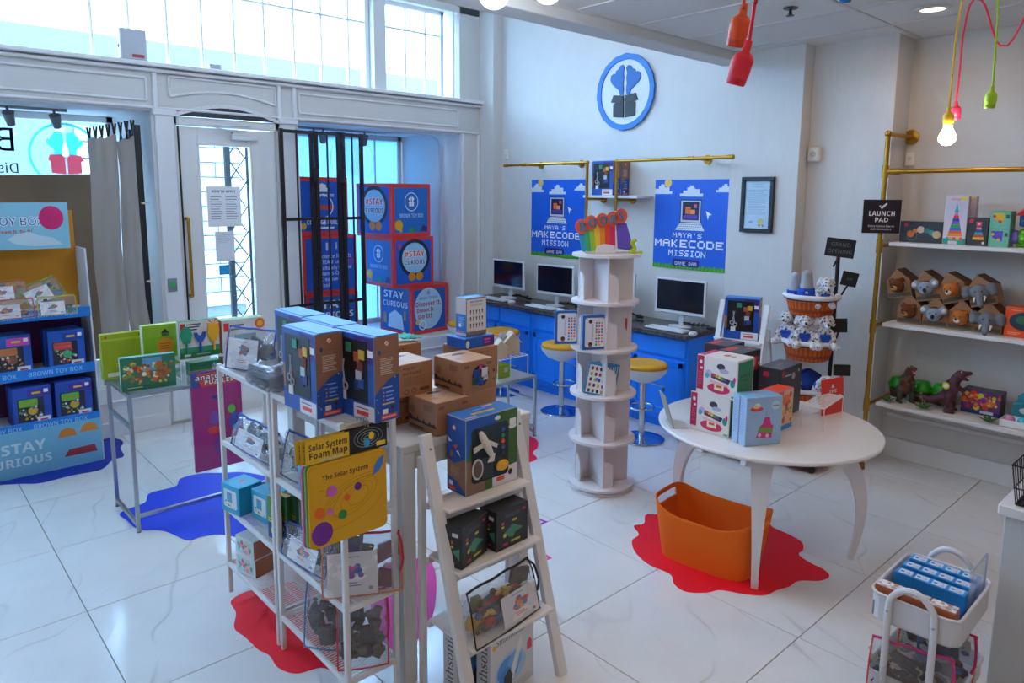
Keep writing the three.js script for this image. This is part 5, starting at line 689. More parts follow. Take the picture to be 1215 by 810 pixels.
// ---------- revolving book tower ----------
{
  const c = V(3.72, 0, -3.15), R = 0.225, t = thing('book_tower', 'white revolving book tower with five open tiers', 'bookcase', c, -0.42), wm = mat('#e6dfe0', 0.45), Hs = [0.05, 0.375, 0.7, 1.02, 1.34, 1.655];
  mesh('turntable_base', cyl(R * 0.98, R * 0.98, 0.02, 0, 0, 0, 48), wm, t); mesh('turntable_gap', cyl(R * 0.9, R * 0.9, 0.01, 0, 0.02, 0, 48), wm, t);
  Hs.forEach((y, i) => { mesh(i === 5 ? 'top_board' : 'tier_board', cyl(R + 0.006, R + 0.006, 0.018, 0, y - 0.018, 0, 48), wm, t); });
  for (let i = 0; i < 5; i++) {
    const y = Hs[i], hh = Hs[i + 1] - 0.018 - y, s = 0.165; // pinwheel of four panels, with a rounded guard on each bay
    for (let q = 0; q < 4; q++) {
      const g = bx(0.012, hh, R + 0.01, 0, y + hh / 2, (R + 0.01) / 2 - 0.06, 0.001).translate(-0.06, 0, 0).rotateY(q * Math.PI / 2); const p = mesh('panel', g, wm, t);
      const arch = []; for (let k = 0; k <= 8; k++) { const a = Math.PI * 0.5 * k / 8; arch.push([0.075 * Math.sin(a) - 0.0, 0.13 + 0.06 * Math.cos(a)]); } mesh('book_guard', ext([[0, 0], [0, 0.19], ...arch, [0.075, 0]], 0.01).translate(-0.06, y, R - 0.065).rotateY(q * Math.PI / 2), wm, p);
    }
  }
  // sign board on top
  const sg = thing('books_sign', 'cut-out sign of rainbow books with lettering on top of the tower', 'sign', [c.x, 1.657, c.z], -0.62), bk = (n, pts, col, z = 0) => mesh(n, ext(pts, 0.008, 0.001).translate(0, 0, z), mat(col, 0.5), sg);
  ['#2f9ab8', '#3fae6a', '#9ac23a', '#f0c02e', '#ee8a2a', '#e8452f', '#d8285a'].forEach((col, i) => bk('book_spine', [[-0.17 + i * 0.032, 0.012], [-0.135 + i * 0.032, 0.0], [-0.16 + i * 0.035, 0.16 + i * 0.008], [-0.2 + i * 0.036, 0.15 + i * 0.008]], col, i * 0.0015));
  bk('violet_book', [[0.075, 0.03], [0.19, 0.012], [0.13, 0.2], [0.06, 0.21]], '#6a4fb8', 0.002); bk('white_page', [[0.05, 0.005], [0.09, 0.03], [0.07, 0.16], [0.04, 0.1]], '#e9e6ea', 0.0); bk('open_pages', [[-0.08, 0], [0.06, 0], [0.05, 0.05], [-0.02, 0.06], [-0.07, 0.045]], '#e6e2e4', 0.012);
  const bf = await new FontLoader().loadAsync('fonts/droid/droid_sans_bold.typeface.json');
  [['B', -0.2, 0.15, 0.1], ['O', -0.135, 0.175, -0.06], ['O', -0.06, 0.19, 0.1], ['K', 0.01, 0.2, -0.06], ['S', 0.07, 0.22, 0.12]].forEach(([ch, x, y, r]) => { bk('letter_backing', circ(x + 0.02, y + 0.028, 0.042, 0.05, 12), '#e85232', 0.014); mesh('letter', new TextGeometry(ch, { font: bf, size: 0.058, depth: 0.004, curveSegments: 4 }).translate(x - 0.002, y, 0.024), mat('#1f7f9a', 0.5), sg); });
  mesh('worm', tube([[0.15, 0.0, 0.02], [0.19, 0.03, 0.02], [0.17, 0.07, 0.02], [0.2, 0.09, 0.02]], 0.014, 24, 8), mat('#b9c928', 0.5), sg); mesh('worm_tail', tube([[0.16, 0.012, 0.02], [0.2, 0.0, 0.03], [0.24, 0.006, 0.03]], 0.011, 14, 8), mat('#a9bc22', 0.5), sg); mesh('stand_foot', bx(0.3, 0.01, 0.06, 0, 0.005, -0.01, 0.002), mat('#d9c9b9', 0.6), sg);
  // books in the bays
  const alpha = (k) => { k.r('#2a66ae', 0, 0, 1, 1).r('#eceaf0', 0.1, 0.07, 0.86, 0.86, 0.1).o('#4a2f28', 0.34, 0.18, 0.08).o('#4a2f28', 0.34, 0.84, 0.09).r('#a84a3a', 0.27, 0.86, 0.14, 0.06).lines('#6a8ab0', 0.4, 0.26, 0.08, 10, 0.05); for (let i = 0; i < 22; i++) k.r(['#e05a6a', '#3aa88a', '#f0b03a', '#4a78c8', '#e85a9a'][i % 5], 0.56 + (i % 3) * 0.12, 0.2 + Math.floor(i / 3) * 0.09, 0.08, 0.06); k.o('#f0d83a', 0.74, 0.86, 0.05); };
  const fig = (k) => { k.r('#2f8fc0', 0, 0, 1, 1).r('#e9eaee', 0.06, 0.05, 0.88, 0.9); for (let r = 0; r < 5; r++) for (let q = 0; q < 4; q++) k.o(['#6a3a2a', '#b5452f', '#4a2f28', '#e0a82a'][(r * 3 + q) % 4], 0.2 + q * 0.2, 0.16 + r * 0.18, 0.06, 0.06); k.o('#3a8ae0', 0.5, 0.5, 0.08); };
  const A = carton(0.165, 0.235, 0.012, 900, alpha, '#d9dde4', '#eceef0'), B = carton(0.15, 0.215, 0.011, 900, fig, (k) => k.r('#bcd6e0', 0, 0, 1, 1), '#eef0f2');
  const rad = (d, lx, y) => { const a = Math.atan2(-c.x, -c.z) + lx; return [c.x + Math.sin(a) * d, y, c.z + Math.cos(a) * d]; };
  for (let i = 0; i < 3; i++) { const p = G(680 + i * 0, 412, 1.021); putCarton(A, 'workbook', ['blue-framed alphabet workbook at the front of its tower tier', 'blue-framed alphabet workbook just behind the front one', 'blue-framed alphabet workbook against the tower panel'][i], 'book', [c.x - 0.178 + i * 0.007, 1.021, c.z + 0.06 - i * 0.014], -0.5); }
  putCarton(A, 'workbook', 'blue-framed alphabet workbook sticking out beside the tower over a stool', 'book', [c.x - 0.185, 1.021, c.z - 0.185], -0.6);
  for (let i = 0; i < 5; i++) { const b = putCarton(B, 'picture_card_book', 'figure chart book leaning in a row on the third tower tier', 'book', [c.x - 0.155 + i * 0.017, 0.701 + 0.002, c.z + 0.055 + i * 0.006], -0.62, 'leaning chart books'); b.rotation.set(-0.1, -0.75, -0.18, 'YXZ'); }
  const gb = carton(0.1, 0.18, 0.012, 400, '#1a8a5a', '#dfe3e0', '#e9ece9'); putCarton(gb, 'green_book', 'green book standing in the tower tier beside chart books', 'book', [c.x + 0.16, 0.702, c.z + 0.02], 0.9);
  const rb = carton(0.12, 0.2, 0.015, 500, (k) => k.r('#c9283a', 0, 0, 1, 1).r('#2a1f4a', 0.1, 0.1, 0.7, 0.6).confetti(['#e8602a', '#5a3a9a', '#e8a83a'], 0.1, 0.2, 0.7, 0.6, 16, 0.07), '#d8383a', '#e9e6e2');
  for (let i = 0; i < 2; i++) { const b = putCarton(rb, 'comic_book', i ? 'red-edged comic book leaning behind another in the tower' : 'red-edged comic book leaning in the tower tier beside workbooks', 'book', [c.x + 0.15 + i * 0.02, 1.025, c.z + 0.06 - i * 0.015], 0.5); b.rotation.set(0, 0.75, 0.16, 'YXZ'); }
}
// ---------- computer counter ----------
{
  const xf = 5.04, blue = mat('#0a86ff', 0.34), z0 = -6.25, z1 = -3.36, units = [[z0, -5.27], [-5.27, -4.6], [-4.6, -3.96], [-3.96, z1]];
  const lab = ['bright blue base cabinet at the front window corner', 'bright blue base cabinet next to the corner one', 'bright blue base cabinet behind the book tower', 'bright blue end cabinet with open side panel beside white ladder'];
  units.forEach(([a, b], i) => {
    const w = b - a, t = thing('base_cabinet', lab[i], 'cabinet', [xf + 0.21, 0, (a + b) / 2]);
    mesh('body', bx(0.42, 0.76, w - 0.002, 0.03, 0.465, 0, 0.002), blue, t); mesh('toe_kick', bx(0.36, 0.09, w - 0.004, 0.05, 0.045, 0, 0.001), blue, t);
    const n = i ? 1 : 2; for (let q = 0; q < n; q++) { const dw = w / n, zc = -w / 2 + dw * (q + 0.5); const dr = mesh('drawer_front', bx(0.02, 0.16, dw - 0.05, -0.188, 0.745, zc, 0.006), blue, t); const d = mesh('door', bx(0.02, 0.5, dw - 0.05, -0.188, 0.39, zc, 0.006), blue, t); mesh('door_panel', merge([bx(0.012, 0.05, dw - 0.07, -0.202, 0.605, zc, 0.005), bx(0.012, 0.05, dw - 0.07, -0.202, 0.175, zc, 0.005), bx(0.012, 0.48, 0.05, -0.202, 0.39, zc - dw / 2 + 0.06, 0.005), bx(0.012, 0.48, 0.05, -0.202, 0.39, zc + dw / 2 - 0.06, 0.005)]), blue, d); }
  });
  const gr = canvasTex(512, 512, (c, w, h) => { const d = c.createImageData(w, h); for (let i = 0; i < w * h; i++) { const x = i % w, y = (i / w) | 0; const n = noise.noise(x / 14, y / 14, 1) + 0.6 * noise.noise(x / 5, y / 5, 4) + 0.4 * noise.noise(x / 40, y / 40, 8), k = n > 0.62 ? 205 : n > 0.35 ? 120 : n > 0 ? 62 : 34; const v = k + rr(-14, 14); d.data.set([v, v, v + 6, 255], i * 4); } c.putImageData(d, 0, 0); }); gr.wrapS = gr.wrapT = THREE.RepeatWrapping; gr.repeat.set(2, 1);
  const ct = tag(mesh('worktop', bx(0.535, 0.04, z1 - z0 + 0.03, xf + 0.205 - 0.0, 0.868, (z0 + z1) / 2 + 0.01, 0.005), mat('#ffffff', 0.18, { map: gr })), 'speckled black granite worktop along the blue cabinets', 'worktop');
  const cy = 0.889, mon = [], scr = mat('#0a0f1c', 0.12);
  const monitor = (za, zb, yt, yb, x, label) => {
    const w = Math.abs(zb - za), t = thing('monitor', label, 'monitor', [x, cy, (za + zb) / 2], -Math.PI / 2), h = 0.315, y0 = 0.11;
    mesh('housing', bx(0.515, h, 0.028, 0, y0 + h / 2, 0, 0.006), mat('#d9dde2', 0.4), t); mesh('screen', bx(0.475, h - 0.045, 0.002, 0, y0 + h / 2 + 0.008, 0.0145, 0), scr, t); mesh('neck', bx(0.05, 0.14, 0.02, 0, 0.075, -0.03, 0.005), mat('#cfd3d8', 0.4), t); mesh('stand_foot', lathe([[0, 0], [0.1, 0], [0.1, 0.006], [0.03, 0.014], [0, 0.014]], 28).scale(1.1, 1, 0.75), mat('#d3d7dc', 0.35), t);
    return t;
  };
  const mz = [-5.9, -5.17, -4.38, -3.62];
  mz.forEach((z, i) => { const t = monitor(z - 0.255, z + 0.255, 0, 0, 5.3, ['white-framed monitor near the shop window corner of the counter', 'white-framed monitor under the poster hidden behind pipe', 'white-framed monitor half hidden behind the book tower', 'white-framed monitor at the counter end under the right poster'][i]); t.rotation.y = -Math.PI / 2 + [0, 0.06, 0, 0.03][i]; });
  mz.forEach((z, i) => {
    const k = thing('keyboard', ['white keyboard before the monitor at the window corner', 'white keyboard before the second monitor', 'white keyboard behind the book tower', 'white keyboard at the counter end'][i], 'keyboard', [5.09, cy, z + 0.02], -Math.PI / 2); mesh('case', bx(0.4, 0.014, 0.13, 0, 0.008, 0, 0.005), mat('#d6dae0', 0.4), k);
    const keys = []; for (let r = 0; r < 4; r++) for (let q = 0; q < 14; q++) keys.push(new THREE.BoxGeometry(0.022, 0.005, 0.022).translate(-0.18 + q * 0.0275, 0.017, -0.042 + r * 0.028)); mesh('keys', merge(keys), mat('#e9ebee', 0.45), k).userData.kind = 'stuff';
    const m = thing('mouse', ['white mouse by the window corner keyboard', 'white mouse by the second keyboard', 'white mouse behind the tower', 'white mouse at the counter end'][i], 'mouse', [5.09, cy, z + 0.28], -Math.PI / 2); mesh('shell', ball(0.03, 0, 0.004, 0, 1, 0.75, 1.7).applyMatrix4(new THREE.Matrix4()), mat('#dfe2e6', 0.35), m); mesh('scroll_wheel', new THREE.CylinderGeometry(0.006, 0.006, 0.006, 10).rotateZ(1.57).translate(0, 0.024, -0.025), BLACK, m);
    const c = thing('cable_bundle', ['tangled black cable under the window corner monitor', 'tangled black cable under the second monitor', 'tangled black cable behind the tower', 'tangled black cable at the end monitor'][i], 'cable', [5.36, cy + 0.006, z + 0.13]); const pts = []; for (let q = 0; q < 16; q++) pts.push([0.05 * Math.sin(q * 2.1 + i), 0.008 + 0.025 * Math.abs(Math.sin(q * 1.3)), -0.12 + q * 0.016]); mesh('cord', tube(pts, 0.005, 80, 6), BLACK, c); mesh('adapter', bx(0.04, 0.025, 0.07, -0.02, 0.0145, 0.16, 0.005), BLACK, c);
  });
  // bar stools
  const stoolAt = [[4.75, -6.0], [4.75, -5.4], [4.76, -4.54], [4.72, -3.56]];
  const sl = ['white shell bar stool with yellow seat by the display cubes', 'white shell bar stool with yellow seat behind the birdhouses', 'white shell bar stool with yellow seat beside the blue-framed workbook', 'white shell bar stool with yellow seat between tower and ladder'];
  const st = thing('bar_stool', sl[0], 'stool', [stoolAt[0][0], 0, stoolAt[0][1]]);
  mesh('base_disc', lathe([[0, 0], [0.19, 0], [0.195, 0.008], [0.17, 0.016], [0.05, 0.03], [0.03, 0.05], [0, 0.05]], 40), mat('#a9bdd4', 0.06, { metalness: 1 }), st); mesh('column', cyl(0.026, 0.026, 0.5, 0, 0.04, 0, 20), CHROME, st); mesh('foot_ring', new THREE.TorusGeometry(0.11, 0.009, 8, 30).rotateX(Math.PI / 2).translate(0.08, 0.26, 0), CHROME, st); mesh('foot_arm', bar([0, 0.26, 0], [0.05, 0.26, 0], 0.008), CHROME, st);
  const sh = mesh('seat_shell', lathe([[0, 0.5], [0.06, 0.5], [0.14, 0.535], [0.19, 0.59], [0.205, 0.63], [0.2, 0.63], [0.18, 0.6], [0.12, 0.55], [0, 0.52]], 36).scale(0.95, 1, 1), mat('#e2e6ec', 0.3), st); mesh('seat_pad', lathe([[0, 0.61], [0.17, 0.615], [0.196, 0.635], [0.19, 0.66], [0.15, 0.672], [0, 0.66]], 36).scale(0.95, 1, 1), mat('#eaa81c', 0.5), st); mesh('lever', bar([0, 0.5, 0.02], [-0.06, 0.47, 0.17], 0.005), CHROME, st);
  stoolAt.slice(1).forEach(([x, z], i) => copyOf(st, [x, 0, z], 0.4 * i, sl[i + 1]));
}
// ---------- wall behind the counter ----------
{
  const art = canvasTex(768, 832, (c, W, H) => {
    const k = pen(c, W, H), px = (col, x, y, w, h) => k.r(col, x, y, w, h);
    k.r('#0f5fd6', 0, 0, 1, 1); for (const [x, y, s] of [[0.1, 0.1, 1], [0.5, 0.12, 1.1], [0.93, 0.09, 0.8]]) { for (const [a, b, w, h] of [[-0.14, 0.03, 0.28, 0.03], [-0.1, 0, 0.2, 0.03], [-0.05, -0.03, 0.09, 0.03], [0.04, -0.015, 0.06, 0.03], [-0.02, -0.05, 0.05, 0.02]]) px('#dfe9f4', x + a * s, y + b * s, w * s, h * s); }
    k.o('#f2c56a', 0.18, 0.035, 0.05, 0.05);
    px('#10163a', 0.36, 0.22, 0.28, 0.26); px('#c9d2e0', 0.37, 0.23, 0.26, 0.24); px('#141a44', 0.39, 0.245, 0.22, 0.2); px('#e8702f', 0.43, 0.3, 0.07, 0.08); px('#f09a5a', 0.5, 0.33, 0.06, 0.05); px('#5a3fb0', 0.41, 0.39, 0.18, 0.04); px('#e05a8a', 0.54, 0.27, 0.04, 0.04); k.p('#e6ecf4', [[0.36, 0.48], [0.64, 0.48], [0.69, 0.56], [0.3, 0.56]]); for (let r = 0; r < 3; r++) for (let q = 0; q < 11; q++) px('#9aa6ba', 0.345 + q * 0.029 - r * 0.008, 0.49 + r * 0.022, 0.02, 0.012); k.p('#ffffff', [[0.7, 0.34], [0.78, 0.38], [0.74, 0.39], [0.73, 0.44]]);
    const glyph = { M: '10001 11011 10101 10001 10001', A: '01110 10001 11111 10001 10001', Y: '10001 01010 00100 00100 00100', S: '01111 10000 01110 00001 11110', K: '10010 10100 11000 10100 10010', E: '11111 10000 11110 10000 11111', C: '01111 10000 10000 10000 01111', O: '01110 10001 10001 10001 01110', D: '11110 10001 10001 10001 11110', I: '01110 00100 00100 00100 01110', N: '10001 11001 10101 10011 10001', G: '01111 10000 10011 10001 01111', B: '11110 10001 11110 10001 11110', R: '11110 10001 11110 10010 10001', "'": '00100 00100 00000 00000 00000', ' ': '00000 00000 00000 00000 00000' };
    const words = (s, x0, x1, y, h, col) => { const cw = (x1 - x0) / (s.length * 6 - 1); [...s].forEach((ch, i) => glyph[ch].split(' ').forEach((row, r) => [...row].forEach((b, q) => { if (b === '1') px(col, x0 + (i * 6 + q) * cw, y + r * h / 5, cw * 1.04, h / 5 * 1.03); }))); };
    words("MAYA'S", 0.27, 0.66, 0.59, 0.055, '#eef3fa'); words('MAKECODE', 0.02, 0.94, 0.67, 0.085, '#f2f6fc'); words('MISSION', 0.22, 0.72, 0.785, 0.07, '#eef3fa');
    k.r('#1a1c7a', 0.28, 0.885, 0.36, 0.085, 0.02); words('GAME BAR', 0.31, 0.61, 0.905, 0.045, '#dfe6f4');
    for (let i = 0; i < 40; i++) px(i % 2 ? '#4fae2a' : '#3f9a22', i / 40, 0.945 + 0.008 * (i % 3), 0.03, 0.06); k.r('#1a1c7a', 0.28, 0.9, 0.36, 0.07, 0.02); words('GAME BAR', 0.31, 0.61, 0.915, 0.04, '#dfe6f4');
  });
  for (const [a, b, y0, y1, l] of [[-4.49 * 5.52 / 4.3, -3.895 * 5.52 / 4.3, 0, 0, 'blue pixel-art game poster behind the brass pipe and book tower'], [0, 0, 0, 0, 'blue pixel-art game poster above the end monitor']]) {
    const tl = onX(a ? 631 : 778, 214, XW - 0.006), br = onX(a ? 700 : 865, a ? 307.5 : 326, XW - 0.006), bl = onX(a ? 630 : 775.5, a ? 302 : 316, XW - 0.006);
    const w = 0.79, h = tl.y - bl.y + 0.005, t = thing('wall_poster', l, 'poster', [XW - 0.004, bl.y, tl.z + w / 2], -Math.PI / 2);
    mesh('poster_sheet', chamfer(w, h, 0.004, 0).translate(0, h / 2, 0), mat('#ffffff', 0.4, { map: art }), t); mesh('backing', bx(w - 0.02, h - 0.02, 0.002, 0, h / 2, -0.003, 0), WHITE, t);
  }
  // brass pipe rails and shelf
  const P = (px, py, x) => { const q = onX(px, py, x); return [0, q.y, q.z]; };
  const xr = XW - 0.26, r = 0.014;
  const rail = (label, pa, pb, pe, sh, fl) => {
    const A = onX(...pa, xr), B = onX(...pb, xr), E = onX(...pe, xr), t = thing('brass_pipe_rail', label, 'pipe rail', [xr, 0, 0]); const y = (A.y + B.y) / 2;
    mesh('horizontal_pipe', bar([0, y, A.z], [0, y, B.z], r, 14), BRASS, t); mesh('elbow', ball(r * 1.5, 0, y, B.z), BRASS, t); mesh('end_cap', bar([0, y, A.z - 0.02 * Math.sign(B.z - A.z)], [0, y, A.z + 0.03 * Math.sign(B.z - A.z)], r * 1.35, 14), BRASS, t);
    mesh('vertical_pipe', bar([0, y, B.z], [0, E.y, B.z], r, 14), BRASS, t);
    for (const f of fl) { const q = onX(f[0], f[1], xr); mesh('wall_bracket', bar([0, y, q.z], [0.25, y, q.z], r, 12), BRASS, t); mesh('flange', new THREE.CylinderGeometry(0.04, 0.04, 0.01, 24).rotateZ(1.57).translate(0.254, y, q.z), BRASS, t); mesh('coupling', bar([0, y, q.z - 0.03], [0, y, q.z + 0.03], r * 1.35, 14), BRASS, t); }
    const s = onX(...sh, xr); mesh('shelf_arm', bar([0, s.y, B.z], [0.25, s.y, B.z], r, 12), BRASS, t); mesh('flange', new THREE.CylinderGeometry(0.04, 0.04, 0.01, 24).rotateZ(1.57).translate(0.254, s.y, B.z), BRASS, t);
    return { y, z: B.z, sy: s.y };
  };
  const r1 = rail('brass pipe rail over the poster behind the tower', [600, 195], [697, 194], [697, 302], [697, 236], [[622, 195], [670, 194]]);
  const r2 = rail('brass pipe rail over the poster above the end monitor', [868, 185], [732, 192], [732, 250], [732, 237], [[820, 187]]);
  const sz = (r1.z + r2.z) / 2, sy = (r1.sy + r2.sy) / 2 + 0.014, sb = thing('wall_shelf', 'short white shelf board resting on the two brass pipe arms', 'shelf', [XW - 0.122, sy, sz]);
  mesh('board', bx(0.24, 0.022, Math.abs(r2.z - r1.z) + 0.3, 0, 0.012, 0.09, 0.003), WHITE, sb); mesh('front_edge', bx(0.006, 0.024, Math.abs(r2.z - r1.z) + 0.3, -0.122, 0.012, 0.09, 0.001), mat('#dfe2e6', 0.4), sb);
  kit('blue and brown science kit at the front of the wall shelf', [XW - 0.185, sy + 0.0235, onX(721, 225, XW - 0.16).z], -Math.PI / 2, 'science kits on the wall shelf');
  kit('blue and brown science kit against the wall on the wall shelf', [XW - 0.064, sy + 0.0235, onX(721, 225, XW - 0.16).z + 0.003], -Math.PI / 2, 'science kits on the wall shelf');
  // round emblem sign
  const lc = onX(743, 109.5, XW), R = 0.345, lt = thing('emblem_sign', 'round white wall sign with blue ring, hands and black box', 'sign', [XW - 0.012, lc.y, lc.z], -Math.PI / 2);
  mesh('disc', new THREE.CylinderGeometry(R * 0.96, R * 0.96, 0.012, 48).rotateX(Math.PI / 2), mat('#d9e2ee', 0.5), lt);
  mesh('ring', ext(circ(0, 0, R, R * 1.02, 60).map(([x, y], i) => [x * (1 + 0.012 * Math.sin(i * 2.1)), y * (1 + 0.012 * Math.cos(i * 1.7))]), 0.014, 0.003, [circ(0, 0, R * 0.86, R * 0.88, 48)]).translate(0, 0, 0.0), mat('#1a74c4', 0.45), lt);
  const hb = [[0.02, -0.06], [-0.02, 0.06], [-0.14, 0.14], [-0.24, 0.22], [-0.3, 0.32], [-0.28, 0.42], [-0.2, 0.46], [-0.14, 0.44], [-0.12, 0.52], [-0.04, 0.55], [0.0, 0.62], [0.08, 0.64], [0.13, 0.58], [0.1, 0.46], [0.12, 0.34], [0.1, 0.2], [0.12, 0.06], [0.1, -0.06]];
  mesh('hand_emblem', ext(hb.map(([x, y]) => [(x - 0.16) * R * 1.1, y * R * 1.15]), 0.01, 0.002).translate(0, 0, 0.006), mat('#1565b4', 0.5), lt);
  mesh('hand_emblem', ext(hb.map(([x, y]) => [-(x - 0.17) * R * 1.15, y * R * 1.1]).reverse(), 0.01, 0.002).translate(0, 0, 0.006), mat('#1565b4', 0.5), lt);
  for (const s of [-1, 1]) { const p = [[0.03, -0.16], [0.03, -0.68], [0.38, -0.64], [0.38, -0.3]].map(([x, y]) => [x * s * R, y * R]), q = [[0.03, -0.1], [0.12, -0.28], [0.46, -0.24], [0.38, -0.06]].map(([x, y]) => [x * s * R, y * R]); mesh('box_emblem', ext(s > 0 ? p : p.reverse(), 0.01, 0.002).translate(0, 0, 0.006), mat('#141518', 0.5), lt); mesh('box_flap', ext(s > 0 ? q : q.reverse(), 0.01, 0.002).translate(0, 0, 0.008), mat('#1c1d20', 0.5), lt); }
  // framed certificate on the pier
  const f0 = onX(882, 210, XP), f1 = onX(921, 209, XP), f2 = onX(881, 275, XP), w = f1.z - f0.z, h = f0.y - f2.y, ft = thing('framed_certificate', 'black framed certificate with gold seal on the white pier', 'picture frame', [XP - 0.015, (f0.y + f2.y) / 2, (f0.z + f1.z) / 2], -Math.PI / 2), b = 0.035;
  mesh('frame', merge([bx(w, b, 0.026, 0, h / 2 - b / 2, 0.0), bx(w, b, 0.026, 0, -h / 2 + b / 2, 0), bx(b, h - 2 * b, 0.026, -w / 2 + b / 2, 0, 0), bx(b, h - 2 * b, 0.026, w / 2 - b / 2, 0, 0)]), mat('#14222e', 0.35), ft);
  mesh('document', chamfer(w - 2 * b, h - 2 * b, 0.006, 0).translate(0, 0, -0.004), mat('#ffffff', 0.55, { map: canvasTex(160, 260, (c, W, H) => pen(c, W, H).r('#dcdee4', 0, 0, 1, 1).lines('#b9bec8', 0.25, 0.06, 0.5, 2, 0.05).lines('#a4aab6', 0.14, 0.18, 0.74, 16, 0.034).o('#d8b83a', 0.68, 0.86, 0.13, 0.07).p('#2b2a22', [[0.58, 0.92], [0.66, 0.92], [0.62, 0.98]]).p('#2b2a22', [[0.72, 0.92], [0.8, 0.92], [0.78, 0.98]]).r('#9aa2b0', 0.2, 0.84, 0.16, 0.05)) }), ft);
  mesh('glazing', bx(w - 2 * b, h - 2 * b, 0.002, 0, 0, 0.004, 0), glass(), ft);
}
// ---------- round white table ----------
const TT = 0.748, TC = V(3.755, 0, -1.945), TR = 0.612;
{
  const t = thing('round_table', 'round glossy white table on three curved legs beside the felt basket', 'table', TC);
  mesh('table_top', lathe([[0, TT - 0.03], [TR - 0.03, TT - 0.03], [TR - 0.004, TT - 0.02], [TR, TT - 0.01], [TR - 0.003, TT - 0.001], [TR - 0.012, TT], [0, TT]], 80), mat('#eceae8', 0.16), t);
  const legGeo = (a, s) => { // a bowed leg that tapers to its foot
    const n = 16, P = [], I = []; for (let k = 0; k <= n; k++) { const v = k / n, y = v * (TT - 0.03), r = (0.4875 + 0.06 * Math.sin(v * 2.6) - 0.2 * Math.pow(v, 3)) * s, wr = 0.016 + 0.012 * v + 0.06 * v * v * v, wt = 0.018 + 0.045 * v * v; for (const [p, q] of [[-1, -1], [1, -1], [1, 1], [-1, 1]]) P.push(r + p * wr, y, q * wt); }
    for (let k = 0; k < n; k++) for (let q = 0; q < 4; q++) { const b = k * 4, c = (q + 1) % 4; I.push(b + q, b + 4 + q, b + c, b + c, b + 4 + q, b + 4 + c); } I.push(0, 1, 2, 0, 2, 3, n * 4, n * 4 + 2, n * 4 + 1, n * 4, n * 4 + 3, n * 4 + 2);
    const g = new THREE.BufferGeometry(); g.setAttribute('position', new THREE.Float32BufferAttribute(P, 3)); g.setIndex(I); const f = g.toNonIndexed(); f.computeVertexNormals(); return f.rotateY(a);
  };
  for (const f of [G(895, 697), G(1008, 662), V(3.66, 0, -2.42)]) { const a = Math.atan2(-(f.z - TC.z), f.x - TC.x), s = Math.hypot(f.x - TC.x, f.z - TC.z) / 0.4875; mesh('leg', legGeo(a, s), mat('#ebe8e8', 0.2), t); mesh('glide', cyl(0.012, 0.012, 0.003, 0.4875 * s * Math.cos(a), 0, -0.4875 * s * Math.sin(a), 10), mat('#77736e', 0.6), t); }
}
